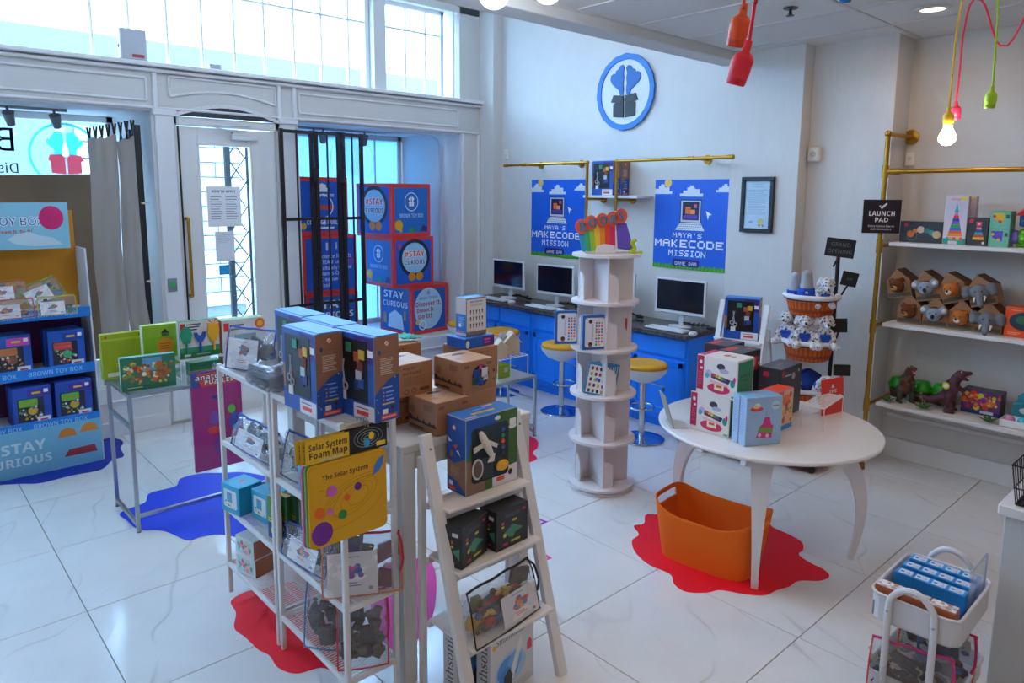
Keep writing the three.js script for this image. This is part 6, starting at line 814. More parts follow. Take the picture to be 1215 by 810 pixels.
{
  const y = TT + 0.001, W = -Math.PI / 2;
  const bbq = carton(0.245, 0.215, 0.175, 900, (k) => { k.r('#e9e4e0', 0, 0, 1, 1).r('#b81f4a', 0, 0, 0.17, 0.9).r('#f2e9ea', 0.07, 0.12, 0.05, 0.1).r('#f2e9ea', 0.08, 0.3, 0.06, 0.06).o('#f2e9ea', 0.09, 0.17, 0.04).lines('#d8607f', 0.04, 0.44, 0.1, 6, 0.06).o('#3a3f52', 0.6, 0.22, 0.1, 0.08).o('#b9b4cc', 0.68, 0.32, 0.12, 0.06).o('#c9b0e0', 0.3, 0.44, 0.08, 0.09).o('#3ab0a8', 0.26, 0.5, 0.05, 0.07).p('#4a3f52', [[0.38, 0.42], [0.85, 0.52], [0.8, 0.64], [0.36, 0.54]]); ['#d8402f', '#f0a82a', '#e8d23a', '#6aa83a', '#5a4a9a', '#2a2d3a'].forEach((c, i) => k.o(c, 0.43 + i * 0.07, 0.46 + i * 0.02, 0.035)); k.o('#d42a56', 0.56, 0.8, 0.28, 0.13).r('#f0e2c0', 0.45, 0.66, 0.24, 0.18, 0.02).r('#d8552f', 0.5, 0.71, 0.14, 0.06).p('#f2b0b8', [[0.34, 0.6], [0.8, 0.66], [0.78, 0.72], [0.34, 0.66]]).o('#1f9a8a', 0.9, 0.6, 0.06, 0.1).o('#d42a7a', 0.94, 0.5, 0.03, 0.08).r('#4aa86a', 0.88, 0.92, 0.1, 0.05); }, (k) => k.r('#e9e4e0', 0, 0, 1, 1).r('#1f8a5c', 0.04, 0.05, 0.92, 0.92).t('BARBECUE', 0.5, 0.42, 0.1, '#123f2c', { fit: 0.66, fill: 1 }).t('TABLE', 0.5, 0.53, 0.1, '#123f2c', { fit: 0.4, fill: 1 }).lines('#16563c', 0.3, 0.78, 0.4, 1, 0.03), (k) => k.r('#e3d9d0', 0, 0, 1, 1).r('#b81f4a', 0, 0, 0.17, 1).o('#c93b4a', 0.55, 0.5, 0.08, 0.14).o('#3aa06a', 0.7, 0.5, 0.06, 0.1));
  const fx = 3.352; putCarton(bbq, 'barbecue_toy_box', 'white and crimson barbecue table toy box with green side, lower one', 'toy box', [fx + 0.0875, y, -2.073], W); putCarton(bbq, 'barbecue_toy_box', 'white and crimson barbecue table toy box with green side, upper one', 'toy box', [fx + 0.092, y + 0.2155, -2.045], W + 0.03);
  const apr = carton(0.215, 0.262, 0.06, 900, (k) => k.r('#9fbfe0', 0, 0, 1, 1).o('#d83a4a', 0.28, 0.24, 0.18, 0.05).o('#f0d08a', 0.28, 0.19, 0.1, 0.04).o('#f2eada', 0.3, 0.15, 0.07, 0.03).o('#c3d8e8', 0.82, 0.18, 0.14).ring('#7fae9a', 0.82, 0.18, 0.13, 0.012).r('#7fa89a', 0.73, 0.17, 0.18, 0.03).p('#d8287a', [[0.52, 0.42], [0.66, 0.42], [0.72, 0.58], [0.78, 0.6], [0.74, 0.86], [0.3, 0.84], [0.4, 0.6], [0.48, 0.55]]).p('#6aa03a', [[0.38, 0.62], [0.77, 0.66], [0.75, 0.76], [0.34, 0.72]]).o('#f0c0d8', 0.4, 0.79, 0.05).o('#f0c0d8', 0.62, 0.81, 0.05).ring('#7f9aa8', 0.6, 0.36, 0.05, 0.015, 0.06).lines('#6a86b0', 0.05, 0.95, 0.14, 1, 0.02), (k) => k.r('#a9c4e4', 0, 0, 1, 1).lines('#8aa6cc', 0.2, 0.12, 0.6, 14, 0.05), (k) => k.r('#6fb4e0', 0, 0, 1, 1).r('#e8648a', 0.3, 0.4, 0.3, 0.2));
  const af = frame2([883, 530], [926, 526], y, 0.06); putCarton(apr, 'apron_set_box', 'light blue child apron box with pink apron picture, outermost', 'toy box', af.pos, af.turn); const n = V(Math.sin(af.turn), 0, Math.cos(af.turn)); putCarton(apr, 'apron_set_box', 'light blue child apron box squeezed behind the outermost one', 'toy box', af.pos.clone().addScaledVector(n, -0.062).add(V(-0.006, 0, 0)), af.turn);
  const org = carton(0.23, 0.23, 0.1, 800, (k) => k.r('#e9b98a', 0, 0, 1, 1).r('#e8502a', 0, 0, 0.5, 0.3).o('#f07a2a', 0.62, 0.25, 0.2, 0.14).r('#2a8ad8', 0, 0.88, 1, 0.12).confetti(['#c9402f', '#8a5a3a', '#6aa04a', '#e8a05a'], 0.5, 0.3, 0.46, 0.52, 18, 0.05).o('#d83a5a', 0.85, 0.14, 0.07), '#e8482a', (k) => k.r('#ee4a26', 0, 0, 1, 1));
  putCarton(org, 'pizza_toy_box', 'orange-red toy box with blue foot behind the apron boxes', 'toy box', [3.7, y, -1.875], 0.0);
  const blk = carton(0.27, 0.3, 0.14, 700, (k) => k.r('#3a3f47', 0, 0, 1, 1).r('#d8283a', 0.05, 0.06, 0.1, 0.1).r('#c9ccd2', 0.2, 0.14, 0.3, 0.03, 0.01).o('#b9b4b4', 0.6, 0.2, 0.08).o('#c9ccd2', 0.85, 0.12, 0.04), (k) => k.r('#33373e', 0, 0, 1, 1).r('#c9283a', 0.2, 0.08, 0.25, 0.1), (k) => k.r('#4a4f58', 0, 0, 1, 1).r('#d8445a', 0.4, 0.4, 0.2, 0.1).l('#2d3036', 0.01, [[0.5, 0], [0.5, 1]]));
  putCarton(blk, 'dark_toy_box', 'charcoal toy box with white labels standing behind the wire riser', 'toy box', [4.0, y, -2.005], 0.03);
  const blk2 = carton(0.22, 0.38, 0.16, 600, (k) => k.r('#33373e', 0, 0, 1, 1).r('#d8303f', 0.55, 0.1, 0.34, 0.22).r('#f0a0a8', 0.62, 0.12, 0.12, 0.14).r('#e8e4e4', 0.88, 0.2, 0.08, 0.05), '#3a2f36', (k) => k.r('#43474f', 0, 0, 1, 1).r('#e0283f', 0.05, 0.1, 0.6, 0.3).r('#d8445a', 0.7, 0.6, 0.2, 0.16));
  putCarton(blk2, 'dark_toy_box', 'tall charcoal toy box with red panel behind the barbecue boxes', 'toy box', [3.86, y, -2.2], 0.02); putCarton(blk2, 'dark_toy_box', 'tall charcoal toy box with red lid farthest back on round table', 'toy box', [3.97, y, -2.37], 0.05);
  // leaning sign panel
  const q = G(801, 503, y), sp = thing('tilted_sign', 'thin grey sign panel tilted back at the table edge', 'sign', [q.x + 0.02, y, q.z + 0.02], 0.85); mesh('panel', bx(0.15, 0.21, 0.006, 0, 0.1, -0.05, 0.001).rotateX(-0.3), mat('#a7a49c', 0.4), sp); mesh('foot', bx(0.15, 0.004, 0.1, 0, 0.002, -0.02, 0.001), mat('#c9c6be', 0.4), sp); mesh('clip', new THREE.TorusGeometry(0.012, 0.004, 6, 16).translate(0.05, 0.19, -0.09), BLACK, sp);
  // wire riser
  const rp = G(955, 505, y), rs = thing('wire_riser', 'small white wire riser standing empty before the red sign', 'riser', [4.02, y, -1.745], 0.12), L = 0.17, D = 0.06, hh = 0.13;
  for (let i = 0; i < 16; i++) mesh('wire', bar([-L + i * 2 * L / 15, hh, -D], [-L + i * 2 * L / 15, hh, D], 0.0022, 6), WHITEM, rs); for (const s of [-1, 1]) { mesh('edge_wire', bar([-L, hh, s * D], [L, hh, s * D], 0.003, 6), WHITEM, rs); for (const p of [-1, 1]) mesh('leg', bar([p * L, 0, s * D], [p * L, hh, s * D], 0.0025, 6), WHITEM, rs); mesh('edge_wire', bar([s * L, hh, -D], [s * L, hh, D], 0.003, 6), WHITEM, rs); }
  const sg = frame2([975, 494], [1002, 488], y, 0.012), st = thing('red_sign', 'upright red sign with white lettering on the round table', 'sign', sg.pos, sg.turn); st.rotation.set(-0.08, sg.turn, 0, 'YXZ');
  mesh('board', chamfer(0.2, 0.215, 0.008, 0.001).translate(0, 0.108, 0), mat('#ffffff', 0.4, { map: canvasTex(200, 216, (c, W, H) => pen(c, W, H).r('#e8351c', 0, 0, 1, 1).o('#f6e6e0', 0.5, 0.2, 0.05).p('#f6e6e0', [[0.42, 0.26], [0.5, 0.14], [0.58, 0.26]]).t('THE', 0.5, 0.36, 0.13, '#fbf1ee', { fit: 0.36, fill: 1 }).t('GIVE & GET', 0.5, 0.54, 0.14, '#fbf1ee', { fit: 0.78, fill: 1 })) }), st); mesh('stand_foot', bx(0.2, 0.004, 0.06, 0, 0.003, -0.035, 0.001), acrylic(), st);
}
// ---------- orange felt basket ----------
{
  const t = thing('felt_basket', 'orange felt storage basket with cut-out handles on the red splat', 'basket', [3.405, 0.0025, -2.055], 0.12), nu = 96, nv = 14, P = [], I = [], wall = 0.007, m = mat('#f26c0c', 0.92);
  const rim = (a) => { const c = Math.cos(a), s = Math.sin(a); return 0.28 + 0.055 * Math.pow(Math.abs(s), 3) + 0.02 * Math.pow(Math.abs(Math.sin(2 * a)), 2) - 0.0 * c; };
  const pt = (a, v, inn) => { const e = 0.5, cx = Math.sign(Math.cos(a)) * Math.pow(Math.abs(Math.cos(a)), e), cz = Math.sign(Math.sin(a)) * Math.pow(Math.abs(Math.sin(a)), e), g = 0.86 + 0.16 * v; return [cx * (0.2 * g - inn), inn ? Math.max(0.006, v * rim(a)) : v * rim(a), cz * (0.3 * g - inn)]; };
  for (const inn of [0, wall]) for (let j = 0; j <= nv; j++) for (let i = 0; i <= nu; i++) P.push(...pt(i / nu * 6.28319, j / nv, inn));
  const N = (nu + 1) * (nv + 1), hole = (i, j) => { const a = i / nu * 6.28319; return Math.abs(Math.abs(Math.sin(a)) - 1) < 0.06 && (j === 11 || j === 12); };
  for (let j = 0; j < nv; j++) for (let i = 0; i < nu; i++) { if (hole(i + 0.5, j)) { const a = j * (nu + 1) + i, b = a + nu + 1; for (const [p, q, e] of [[a, a + 1, hole(i + 0.5, j - 1)], [b, b + 1, hole(i + 0.5, j + 1)], [a, b, hole(i - 0.5, j)], [a + 1, b + 1, hole(i + 1.5, j)]]) if (!e) I.push(p, q, q + N, p, q + N, p + N); continue; } const a = j * (nu + 1) + i, b = a + nu + 1; I.push(a, b, a + 1, a + 1, b, b + 1); const c = a + N, d = b + N; I.push(c, c + 1, d, c + 1, d + 1, d); }
  for (let i = 0; i < nu; i++) { const a = nv * (nu + 1) + i; I.push(a, a + N, a + 1, a + 1, a + N, a + 1 + N); }
  const g = new THREE.BufferGeometry(); g.setAttribute('position', new THREE.Float32BufferAttribute(P, 3)); g.setIndex(I); g.computeVertexNormals(); mesh('felt_wall', g, m, t);
  mesh('felt_base', ext(Array.from({ length: 48 }, (_, i) => { const q = pt(i / 48 * 6.28319, 0, 0.002); return [q[0], q[2]]; }), 0.006).rotateX(Math.PI / 2).translate(0, 0.006, 0), m, t);
}
// ---------- white step ladder shelf by the pier ----------
{
  const t = thing('step_ladder_shelf', 'white folding ladder shelf between the blue counter and basket stand', 'ladder shelf', [5.0, 0, -2.86]), za = -0.19, zb = 0.19, O = (x, y, z) => [x - 5.0, y, z];
  for (const z of [za, zb]) { mesh('front_leg', sbar(O(4.83, 0, z), O(5.06, 1.22, z), 0.028, 0.045), WHITE, t); mesh('rear_leg', sbar(O(5.3, 0, z), O(5.09, 1.02, z), 0.026, 0.03), WHITE, t); }
  mesh('shelf_board', bx(0.2, 0.016, 0.4, 0.05, 0.925, 0, 0.003), WHITE, t); mesh('shelf_rail', bx(0.018, 0.05, 0.36, 0.0, 0.885, 0, 0.003), WHITE, t); mesh('shelf_board', bx(0.3, 0.016, 0.4, 0.03, 0.52, 0, 0.003), WHITE, t); mesh('shelf_rail', bx(0.018, 0.05, 0.36, -0.08, 0.48, 0, 0.003), WHITE, t); mesh('shelf_board', bx(0.36, 0.016, 0.4, 0.02, 0.12, 0, 0.003), WHITE, t); mesh('shelf_rail', bx(0.018, 0.06, 0.36, -0.15, 0.075, 0, 0.003), WHITE, t); mesh('black_strip', bx(0.006, 0.012, 0.36, -0.163, 0.05, 0, 0.001), BLACK, t);
  kit('blue and brown science kit alone on the white ladder by the pier', [5.055, 0.934, -2.87], -Math.PI / 2 + 0.35);
}
// ---------- wicker basket stand with plush dogs ----------
{
  const cx = 5.2, cz = -2.4, t = thing('basket_stand', 'black metal stand carrying three orange wicker baskets', 'stand', [cx, 0, cz]);
  mesh('pole', bar([0.13, 0.06, 0.12], [0.13, 1.62, 0.12], 0.014, 14), BLACK, t); mesh('base_plate', lathe([[0, 0.05], [0.2, 0.05], [0.2, 0.062], [0, 0.066]], 32), mat('#a81f26', 0.5), t); for (const [a, b] of [[-0.13, -0.13], [0.13, -0.13], [-0.13, 0.15], [0.13, 0.15]]) mesh('caster', new THREE.CylinderGeometry(0.024, 0.024, 0.02, 16).rotateZ(1.57).translate(a, 0.0245, b), BLACK, t);
  const wk = canvasTex(256, 64, (c, w, h) => { const k = pen(c, w, h); k.r('#8f3510', 0, 0, 1, 1); for (let r = 0; r < 8; r++) for (let i = 0; i < 32; i++) k.r((r + i) % 2 ? '#d8641f' : '#b54c15', i / 32 + 0.002, r / 8 + 0.01, 1 / 32 - 0.004, 1 / 8 - 0.02, 0.004); }); wk.wrapS = THREE.RepeatWrapping; wk.repeat.set(2, 1);
  [1.17, 0.83, 0.47].forEach((y, i) => {
    const ring = mesh('hoop', new THREE.TorusGeometry(0.19, 0.006, 8, 40).rotateX(Math.PI / 2).translate(0, y + 0.125, 0), BLACK, t); mesh('hoop_arm', bar([0.1, y + 0.125, 0.1], [0.13, y + 0.125, 0.12], 0.006), BLACK, ring);
    const b = thing('wicker_basket', ['orange wicker basket with white liner, topmost on black stand', 'orange wicker basket with white liner, middle on black stand', 'orange wicker basket with white liner, lowest on black stand'][i], 'basket', [cx, y, cz]);
    mesh('woven_wall', lathe([[0, 0.0], [0.135, 0.0], [0.15, 0.01], [0.182, 0.13], [0.176, 0.13], [0.143, 0.014], [0, 0.01]], 48), mat('#ffffff', 0.75, { map: wk }), b); const l = mesh('cloth_liner', new THREE.TorusGeometry(0.187, 0.02, 10, 44).rotateX(Math.PI / 2).translate(0, 0.15, 0).scale(1, 0.95, 1), mat('#e2e4ea', 0.9), b); mesh('liner_fill', cyl(0.17, 0.178, 0.006, 0, 0.105, 0, 36), mat('#d6dae2', 0.9), b);
  });
  const sgn = (n, px, py, y, w, h, txt, label, x) => { const p = onX(px, py, x), s = thing('chalk_sign', label, 'sign', [x, p.y, p.z], -1.0); mesh('board', chamfer(w, h, 0.008, 0.001), mat('#ffffff', 0.6, { map: canvasTex(160, 110, (c, W, H) => { const k = pen(c, W, H).r('#15181a', 0, 0, 1, 1); txt.forEach((q, i) => k.t(q, 0.5, (i + 0.75) / (txt.length + 0.5), 0.3, '#6d7478', { fit: 0.86, w: 'normal', r: -0.04 })); }) }), s); mesh('board_edge', merge([bx(w, 0.006, 0.012, 0, h / 2, 0), bx(w, 0.006, 0.012, 0, -h / 2, 0)]), BLACK, s); s.rotation.set(0, -1.0, 0.12 * n, 'YXZ'); mesh('stem', bar([0, -h / 2, -0.006], [-0.02, -h / 2 - 0.08, -0.02], 0.007), BLACK, s); return s; };
  sgn(-0.9, 997, 294, 0, 0.2, 0.13, ['GRAND', 'OPENING'], 'black chalk sign reading grand opening over the top basket', 5.3); sgn(-1.6, 1008, 331, 0, 0.11, 0.1, ['DAY'], 'small black chalk sign beside the top basket rim', 5.36); sgn(0.5, 995, 386, 0, 0.12, 0.1, [''], 'small black chalk sign beside the middle basket', 5.33); sgn(0.3, 999, 439, 0, 0.12, 0.08, [''], 'small black chalk sign above the lowest basket', 5.33);
  // dalmatian plush toys
  const spots = (x, y, z) => (noise.noise(x * 75, y * 75, z * 75) > 0.3 ? '#2a2c33' : '#dedfe4');
  const dogCaps = [[0, 0.06, 0, 0.055, 0, 0.13, 0, 0.045], [0, 0.2, 0.015, 0.048, 0, 0.2, 0.03, 0.046], [0, 0.185, 0.06, 0.026, 0, 0.182, 0.085, 0.022], [-0.045, 0.12, 0.02, 0.022, -0.06, 0.07, 0.06, 0.018], [0.045, 0.12, 0.02, 0.022, 0.06, 0.07, 0.06, 0.018], [-0.04, 0.03, 0.02, 0.03, -0.06, 0.025, 0.11, 0.026], [0.04, 0.03, 0.02, 0.03, 0.06, 0.025, 0.11, 0.026], [-0.045, 0.23, 0.0, 0.015, -0.062, 0.18, 0.01, 0.017], [0.045, 0.23, 0, 0.015, 0.062, 0.18, 0.01, 0.017]];
  const dogGeo = blob(dogCaps, 0.018, 44, spots), fur = mat('#ffffff', 0.95, { vertexColors: true });
  const dog = (label, pos, turn, tilt = 0, s = 1, bare) => { const d = thing('dalmatian_plush', label, 'plush toy', pos, turn); d.rotation.set(tilt, turn, 0, 'YXZ'); d.scale.setScalar(s); mesh('body', dogGeo, bare || fur, d); mesh('nose', ball(0.009, 0, 0.19, 0.107), BLACK, d); for (const e of [-1, 1]) mesh('eye', ball(0.006, e * 0.02, 0.212, 0.073), BLACK, d); mesh('blue_scarf', merge([new THREE.TorusGeometry(0.05, 0.014, 8, 24).rotateX(Math.PI / 2).scale(1, 0.9, 1).translate(0, 0.098, 0.005), ext([[-0.04, 0.0], [0.04, 0.0], [0.02, -0.045], [-0.02, -0.045]], 0.006).translate(0, 0.095, 0.056)]), mat('#1d4fb8', 0.85), d); return d; };
  const my = 0.83 + 0.109; dog('spotted dog plush with blue scarf in the middle basket, next to its twin', [cx - 0.1, my, cz + 0.01], -1.05); dog('spotted dog plush with blue scarf in the middle basket by the chalk sign', [cx - 0.04, my, cz + 0.125], -0.85); dog('spotted dog plush hanging over the middle basket liner by the wall pier', [cx - 0.075, my, cz - 0.125], -1.5);
  const grey = mat('#a9acb2', 0.95); dog('spotted dog plush lying face out in the top basket', [cx - 0.02, 1.279, cz + 0.09], -0.9, 0.45, 0.85);
  const pl = (label, pos, turn) => { const d = thing('penguin_plush', label, 'plush toy', pos, turn); mesh('body', blob([[0, 0.05, 0, 0.055, 0, 0.14, 0, 0.042], [0, 0.19, 0.005, 0.035, 0, 0.2, 0.01, 0.034]], 0.03, 28), grey, d); mesh('blue_wrap', lathe([[0.056, 0.03], [0.063, 0.06], [0.058, 0.095], [0.05, 0.095], [0.05, 0.03]], 24), mat('#1d4fb8', 0.85), d); mesh('wrap_tag', bx(0.02, 0.015, 0.003, 0, 0.065, 0.063, 0.001), mat('#d9dde6', 0.7), d); };
  pl('plain grey plush with blue wrap standing tall in the top basket', [cx - 0.05, 1.279, cz - 0.02], -1.1); pl('plain grey plush with blue wrap against the top basket rim', [cx - 0.02, 1.25, cz - 0.12], -1.4);
  dog('spotted dog plush in navy shirt slumped in the lowest basket', [cx - 0.08, 0.585, cz - 0.05], -1.3, 0.9, 0.95); dog('spotted dog plush in navy shirt beside the pole in the lowest basket', [cx - 0.02, 0.59, cz + 0.1], -0.7, 0.8, 0.95);
  { const d = thing('blue_blanket', 'crumpled navy cloth heaped behind the dogs in lowest basket', 'cloth', [cx + 0.02, 0.578, cz - 0.01], 0); mesh('cloth', blob([[-0.08, 0.06, -0.06, 0.05, 0.02, 0.11, 0.0, 0.05], [0.02, 0.11, 0, 0.05, 0.07, 0.07, 0.08, 0.04], [-0.02, 0.04, 0.02, 0.06, 0.05, 0.04, -0.06, 0.05]], 0.03, 28), mat('#1a3f9a', 0.9), d); mesh('fold', tube([[-0.1, 0.11, -0.05], [0, 0.165, 0.01], [0.09, 0.11, 0.07]], 0.012, 16, 8), mat('#16378a', 0.9), d); }
}
// ---------- brass pipe shelving on the right wall ----------
const SH = [1.722, 1.13, 0.53];
{
  const px = 5.456, pz = -2.045, t = thing('pipe_shelf_frame', 'brass pipe frame of the wall shelving with floor pole', 'pipe frame', [px, 0, pz]), r = 0.016;
  mesh('upright_pole', bar([0, 0.0, 0], [0, 2.49, 0], r, 16), BRASS, t); mesh('pole_foot', cyl(r * 1.5, r * 1.5, 0.05, 0, 0, 0, 16), mat('#8a6a35', 0.35, { metalness: 1 }), t); mesh('elbow', ball(r * 1.55, 0, 2.49, 0), BRASS, t); mesh('wall_arm', bar([0, 2.49, 0], [0.43, 2.49, 0], r, 16), BRASS, t); mesh('flange', new THREE.CylinderGeometry(0.055, 0.055, 0.014, 28).rotateZ(1.57).translate(0.44, 2.49, 0), BRASS, t);
  mesh('cross_rail', bar([0, 2.225, 0], [0, 2.225, 3.0], r, 16), BRASS, t); mesh('tee', bar([0, 2.18, 0], [0, 2.27, 0], r * 1.4, 16), BRASS, t); mesh('tee', bar([0, 2.225, 0.02], [0, 2.225, 0.1], r * 1.35, 16), BRASS, t);
  for (const y of SH) { mesh('shelf_arm', bar([0, y - 0.03, 0], [0.44, y - 0.03, 0], r * 0.9, 12), BRASS, t); mesh('tee', bar([0, y - 0.08, 0], [0, y + 0.02, 0], r * 1.35, 16), BRASS, t); }
}
SH.forEach((y, i) => { const s = thing('shelf_board', ['white shelf board of the pipe shelving under the stacking toys', 'white shelf board of the pipe shelving under the animal houses', 'white shelf board of the pipe shelving under the dinosaurs'][i], 'shelf', [5.69, y - 0.012, -0.5]); mesh('board', bx(0.41, 0.024, 2.98, 0, 0, 0, 0.003), WHITE, s); mesh('front_lip', bx(0.006, 0.026, 2.98, -0.207, 0, 0, 0.001), mat('#e2e0dc', 0.4), s); });
{ const s = structGroup('baseboard_right'); mesh('board', bx(0.02, 0.16, 4.6, XN - 0.01, 0.08, 0.25, 0.004), TRIM, s); mesh('board', bx(0.02, 0.14, 0.58, XR - 0.01, 0.07, -2.38, 0.004), TRIM, s); mesh('rail', bx(0.012, 0.03, 4.6, XN - 0.006, 0.34, 0.25, 0.004), TRIM, s); }
{
  const p = onX(1053, 257, 5.42), t = thing('launch_sign', 'dark square sign reading launch pad hung on the brass pole', 'sign', [5.425, p.y, -2.045 + 0.01], -0.95);
  mesh('board', chamfer(0.25, 0.24, 0.012, 0.001), mat('#ffffff', 0.5, { map: canvasTex(200, 192, (c, W, H) => pen(c, W, H).r('#15101f', 0, 0, 1, 1).p('#e9e6f0', [[0.44, 0.24], [0.6, 0.09], [0.63, 0.1], [0.62, 0.14], [0.5, 0.27]]).p('#e9e6f0', [[0.4, 0.18], [0.48, 0.16], [0.44, 0.22]]).t('LAUNCH', 0.5, 0.41, 0.2, '#f3f1f6', { fit: 0.72, fill: 1 }).t('PAD', 0.5, 0.6, 0.19, '#f3f1f6', { fit: 0.38, fill: 1 }).t('Every Genius Has to', 0.5, 0.79, 0.08, '#d9d6e0', { fit: 0.7 }).t('Start Somewhere', 0.5, 0.88, 0.08, '#d9d6e0', { fit: 0.56 })) }), t); mesh('clip', bx(0.05, 0.03, 0.03, 0, 0.0, -0.018, 0.003), BLACK, t);
}
// toys on the top board
{
  const y = SH[0] + 0.001, FX = (a, b, d, x) => { const za = onX(a[0], a[1], x).z, zb = onX(b[0], b[1], x).z; return { pos: V(x + d / 2, y, (za + zb) / 2), turn: -Math.PI / 2 }; }, put = (c, name, label, a, b, d, x = 5.6) => { const f = FX(a, b, d, x); return putCarton(c, name, label, 'toy box', f.pos, f.turn + 0.04); };
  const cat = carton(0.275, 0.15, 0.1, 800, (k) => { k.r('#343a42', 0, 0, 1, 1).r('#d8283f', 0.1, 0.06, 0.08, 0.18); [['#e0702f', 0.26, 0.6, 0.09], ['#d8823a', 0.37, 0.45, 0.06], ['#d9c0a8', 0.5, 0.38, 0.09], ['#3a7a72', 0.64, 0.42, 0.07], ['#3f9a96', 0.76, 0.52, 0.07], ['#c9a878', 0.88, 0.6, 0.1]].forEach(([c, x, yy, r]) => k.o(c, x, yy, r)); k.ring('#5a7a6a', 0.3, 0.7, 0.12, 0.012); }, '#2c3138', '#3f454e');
  put(cat, 'caterpillar_toy_box', 'dark box with wooden caterpillar picture beside the launch sign', [1067, 284.3], [1116, 285.6], 0.1);
  const cone = carton(0.14, 0.335, 0.055, 800, (k) => { k.r('#d9cdd6', 0, 0, 1, 1).t('Push Pops', 0.45, 0.07, 0.05, '#e05a5a', { fit: 0.4 }).r('#e8c52a', 0.66, 0.02, 0.28, 0.05).p('#2aa8b0', [[0.52, 0.16], [0.62, 0.34], [0.42, 0.34]]).r('#1f9a86', 0, 0.88, 1, 0.12).r('#d9cdd6', 0.25, 0.93, 0.4, 0.07); ['#e87ab0', '#e82030', '#1c3fb0', '#7a5ac0', '#2a9a3a', '#1f6ad0', '#e85a1f', '#ee8a2a'].forEach((c, i) => { const a = 0.34 + i * 0.062, w = 0.1 + i * 0.033; k.p(c, [[0.52 - w, a + 0.06], [0.52 - w + 0.035, a], [0.52 + w - 0.035, a], [0.52 + w, a + 0.06]]); }); ['#3ab08a', '#e8a04a', '#d84a5a', '#e8c04a', '#e85a3a'].forEach((c, i) => k.r(c, 0.14 + i * 0.15, 0.85, 0.13, 0.06)); }, '#b9afb8', '#d9cdd6');
  put(cone, 'stacking_cone_box', 'tall white box with rainbow stacking cone picture', [1118, 285.8], [1144.5, 286.4], 0.055, 5.57);
  const cf = FX([1127, 286], [1154, 286.6], 0.055, 5.67); putCarton(cone, 'stacking_cone_box', 'tall white stacking cone box standing behind its twin', 'toy box', cf.pos, cf.turn);
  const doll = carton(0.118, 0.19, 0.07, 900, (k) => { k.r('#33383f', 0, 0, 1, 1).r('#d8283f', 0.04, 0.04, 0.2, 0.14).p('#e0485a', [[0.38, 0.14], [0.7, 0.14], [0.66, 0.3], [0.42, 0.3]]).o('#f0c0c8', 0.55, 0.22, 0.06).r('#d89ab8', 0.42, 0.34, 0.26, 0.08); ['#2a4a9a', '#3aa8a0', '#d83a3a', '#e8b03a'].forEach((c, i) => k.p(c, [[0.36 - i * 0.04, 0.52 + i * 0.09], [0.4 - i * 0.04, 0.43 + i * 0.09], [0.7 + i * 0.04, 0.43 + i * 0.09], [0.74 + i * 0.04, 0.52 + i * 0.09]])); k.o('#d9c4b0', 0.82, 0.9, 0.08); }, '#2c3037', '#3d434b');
  put(doll, 'ring_doll_box', 'dark box with pink ring doll picture beside stacking cone box', [1147, 287], [1170, 288], 0.07, 5.56);
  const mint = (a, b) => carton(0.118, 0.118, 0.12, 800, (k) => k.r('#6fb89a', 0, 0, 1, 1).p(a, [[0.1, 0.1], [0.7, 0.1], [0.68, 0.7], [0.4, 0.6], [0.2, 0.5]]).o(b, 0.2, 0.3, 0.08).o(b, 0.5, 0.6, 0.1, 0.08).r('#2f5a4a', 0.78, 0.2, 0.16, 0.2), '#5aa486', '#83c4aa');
  const mf = FX([1172, 288.4], [1196, 289.2], 0.12, 5.57); putCarton(mint('#5a4ab0', '#e8a83a'), 'shape_toy_box', 'mint box with purple triangle, lower one of the pair', 'toy box', mf.pos, mf.turn); putCarton(mint('#e8b82a', '#c93b6a'), 'shape_toy_box', 'mint box with yellow shape, upper one of the pair', 'toy box', mf.pos.clone().add(V(0, 0.119, 0)), mf.turn);
  const g = onX(1212, 289, 5.66), tt = thing('stacking_turtle', 'lime green activity toy with purple side at the shelf edge', 'toy', [5.67, y, g.z + 0.02], -1.3); tt.scale.setScalar(0.72); mesh('green_shell', blob([[0, 0.09, 0, 0.085, 0.06, 0.1, 0, 0.08]], 0.03, 26), mat('#5ab81f', 0.5), tt); mesh('purple_side', blob([[-0.09, 0.08, 0.02, 0.05, -0.09, 0.12, 0.02, 0.04]], 0.02, 22), mat('#7a6ac8', 0.5), tt); for (let i = 0; i < 6; i++) mesh('bump', ball(0.016, -0.03 + (i % 3) * 0.04, 0.08 + Math.floor(i / 3) * 0.06, 0.082), mat('#86d83a', 0.4), tt); mesh('feet', merge([bx(0.06, 0.03, 0.1, -0.04, 0.015, 0), bx(0.06, 0.03, 0.1, 0.08, 0.015, 0)]), mat('#4aa01a', 0.5), tt);
  const hs = thing('shape_sorter', 'blue house toy with red roof stacked on the lime toy', 'toy', [5.68, y + 0.135, g.z + 0.03], -1.3); hs.scale.setScalar(0.75); mesh('house_body', bx(0.15, 0.1, 0.12, 0, 0.05, 0, 0.01), mat('#1f6ab8', 0.5), hs); mesh('roof', ext([[-0.1, 0.1], [0.1, 0.1], [0.02, 0.19], [-0.02, 0.19]], 0.13, 0.004).translate(0, 0, -0.065), mat('#d8232f', 0.5), hs); mesh('star', ext([[0, 0.08], [0.012, 0.06], [0.03, 0.055], [0.012, 0.045], [0, 0.025], [-0.012, 0.045], [-0.03, 0.055], [-0.012, 0.06]], 0.006).translate(-0.03, 0, 0.06), mat('#e8c83a', 0.5), hs);
}
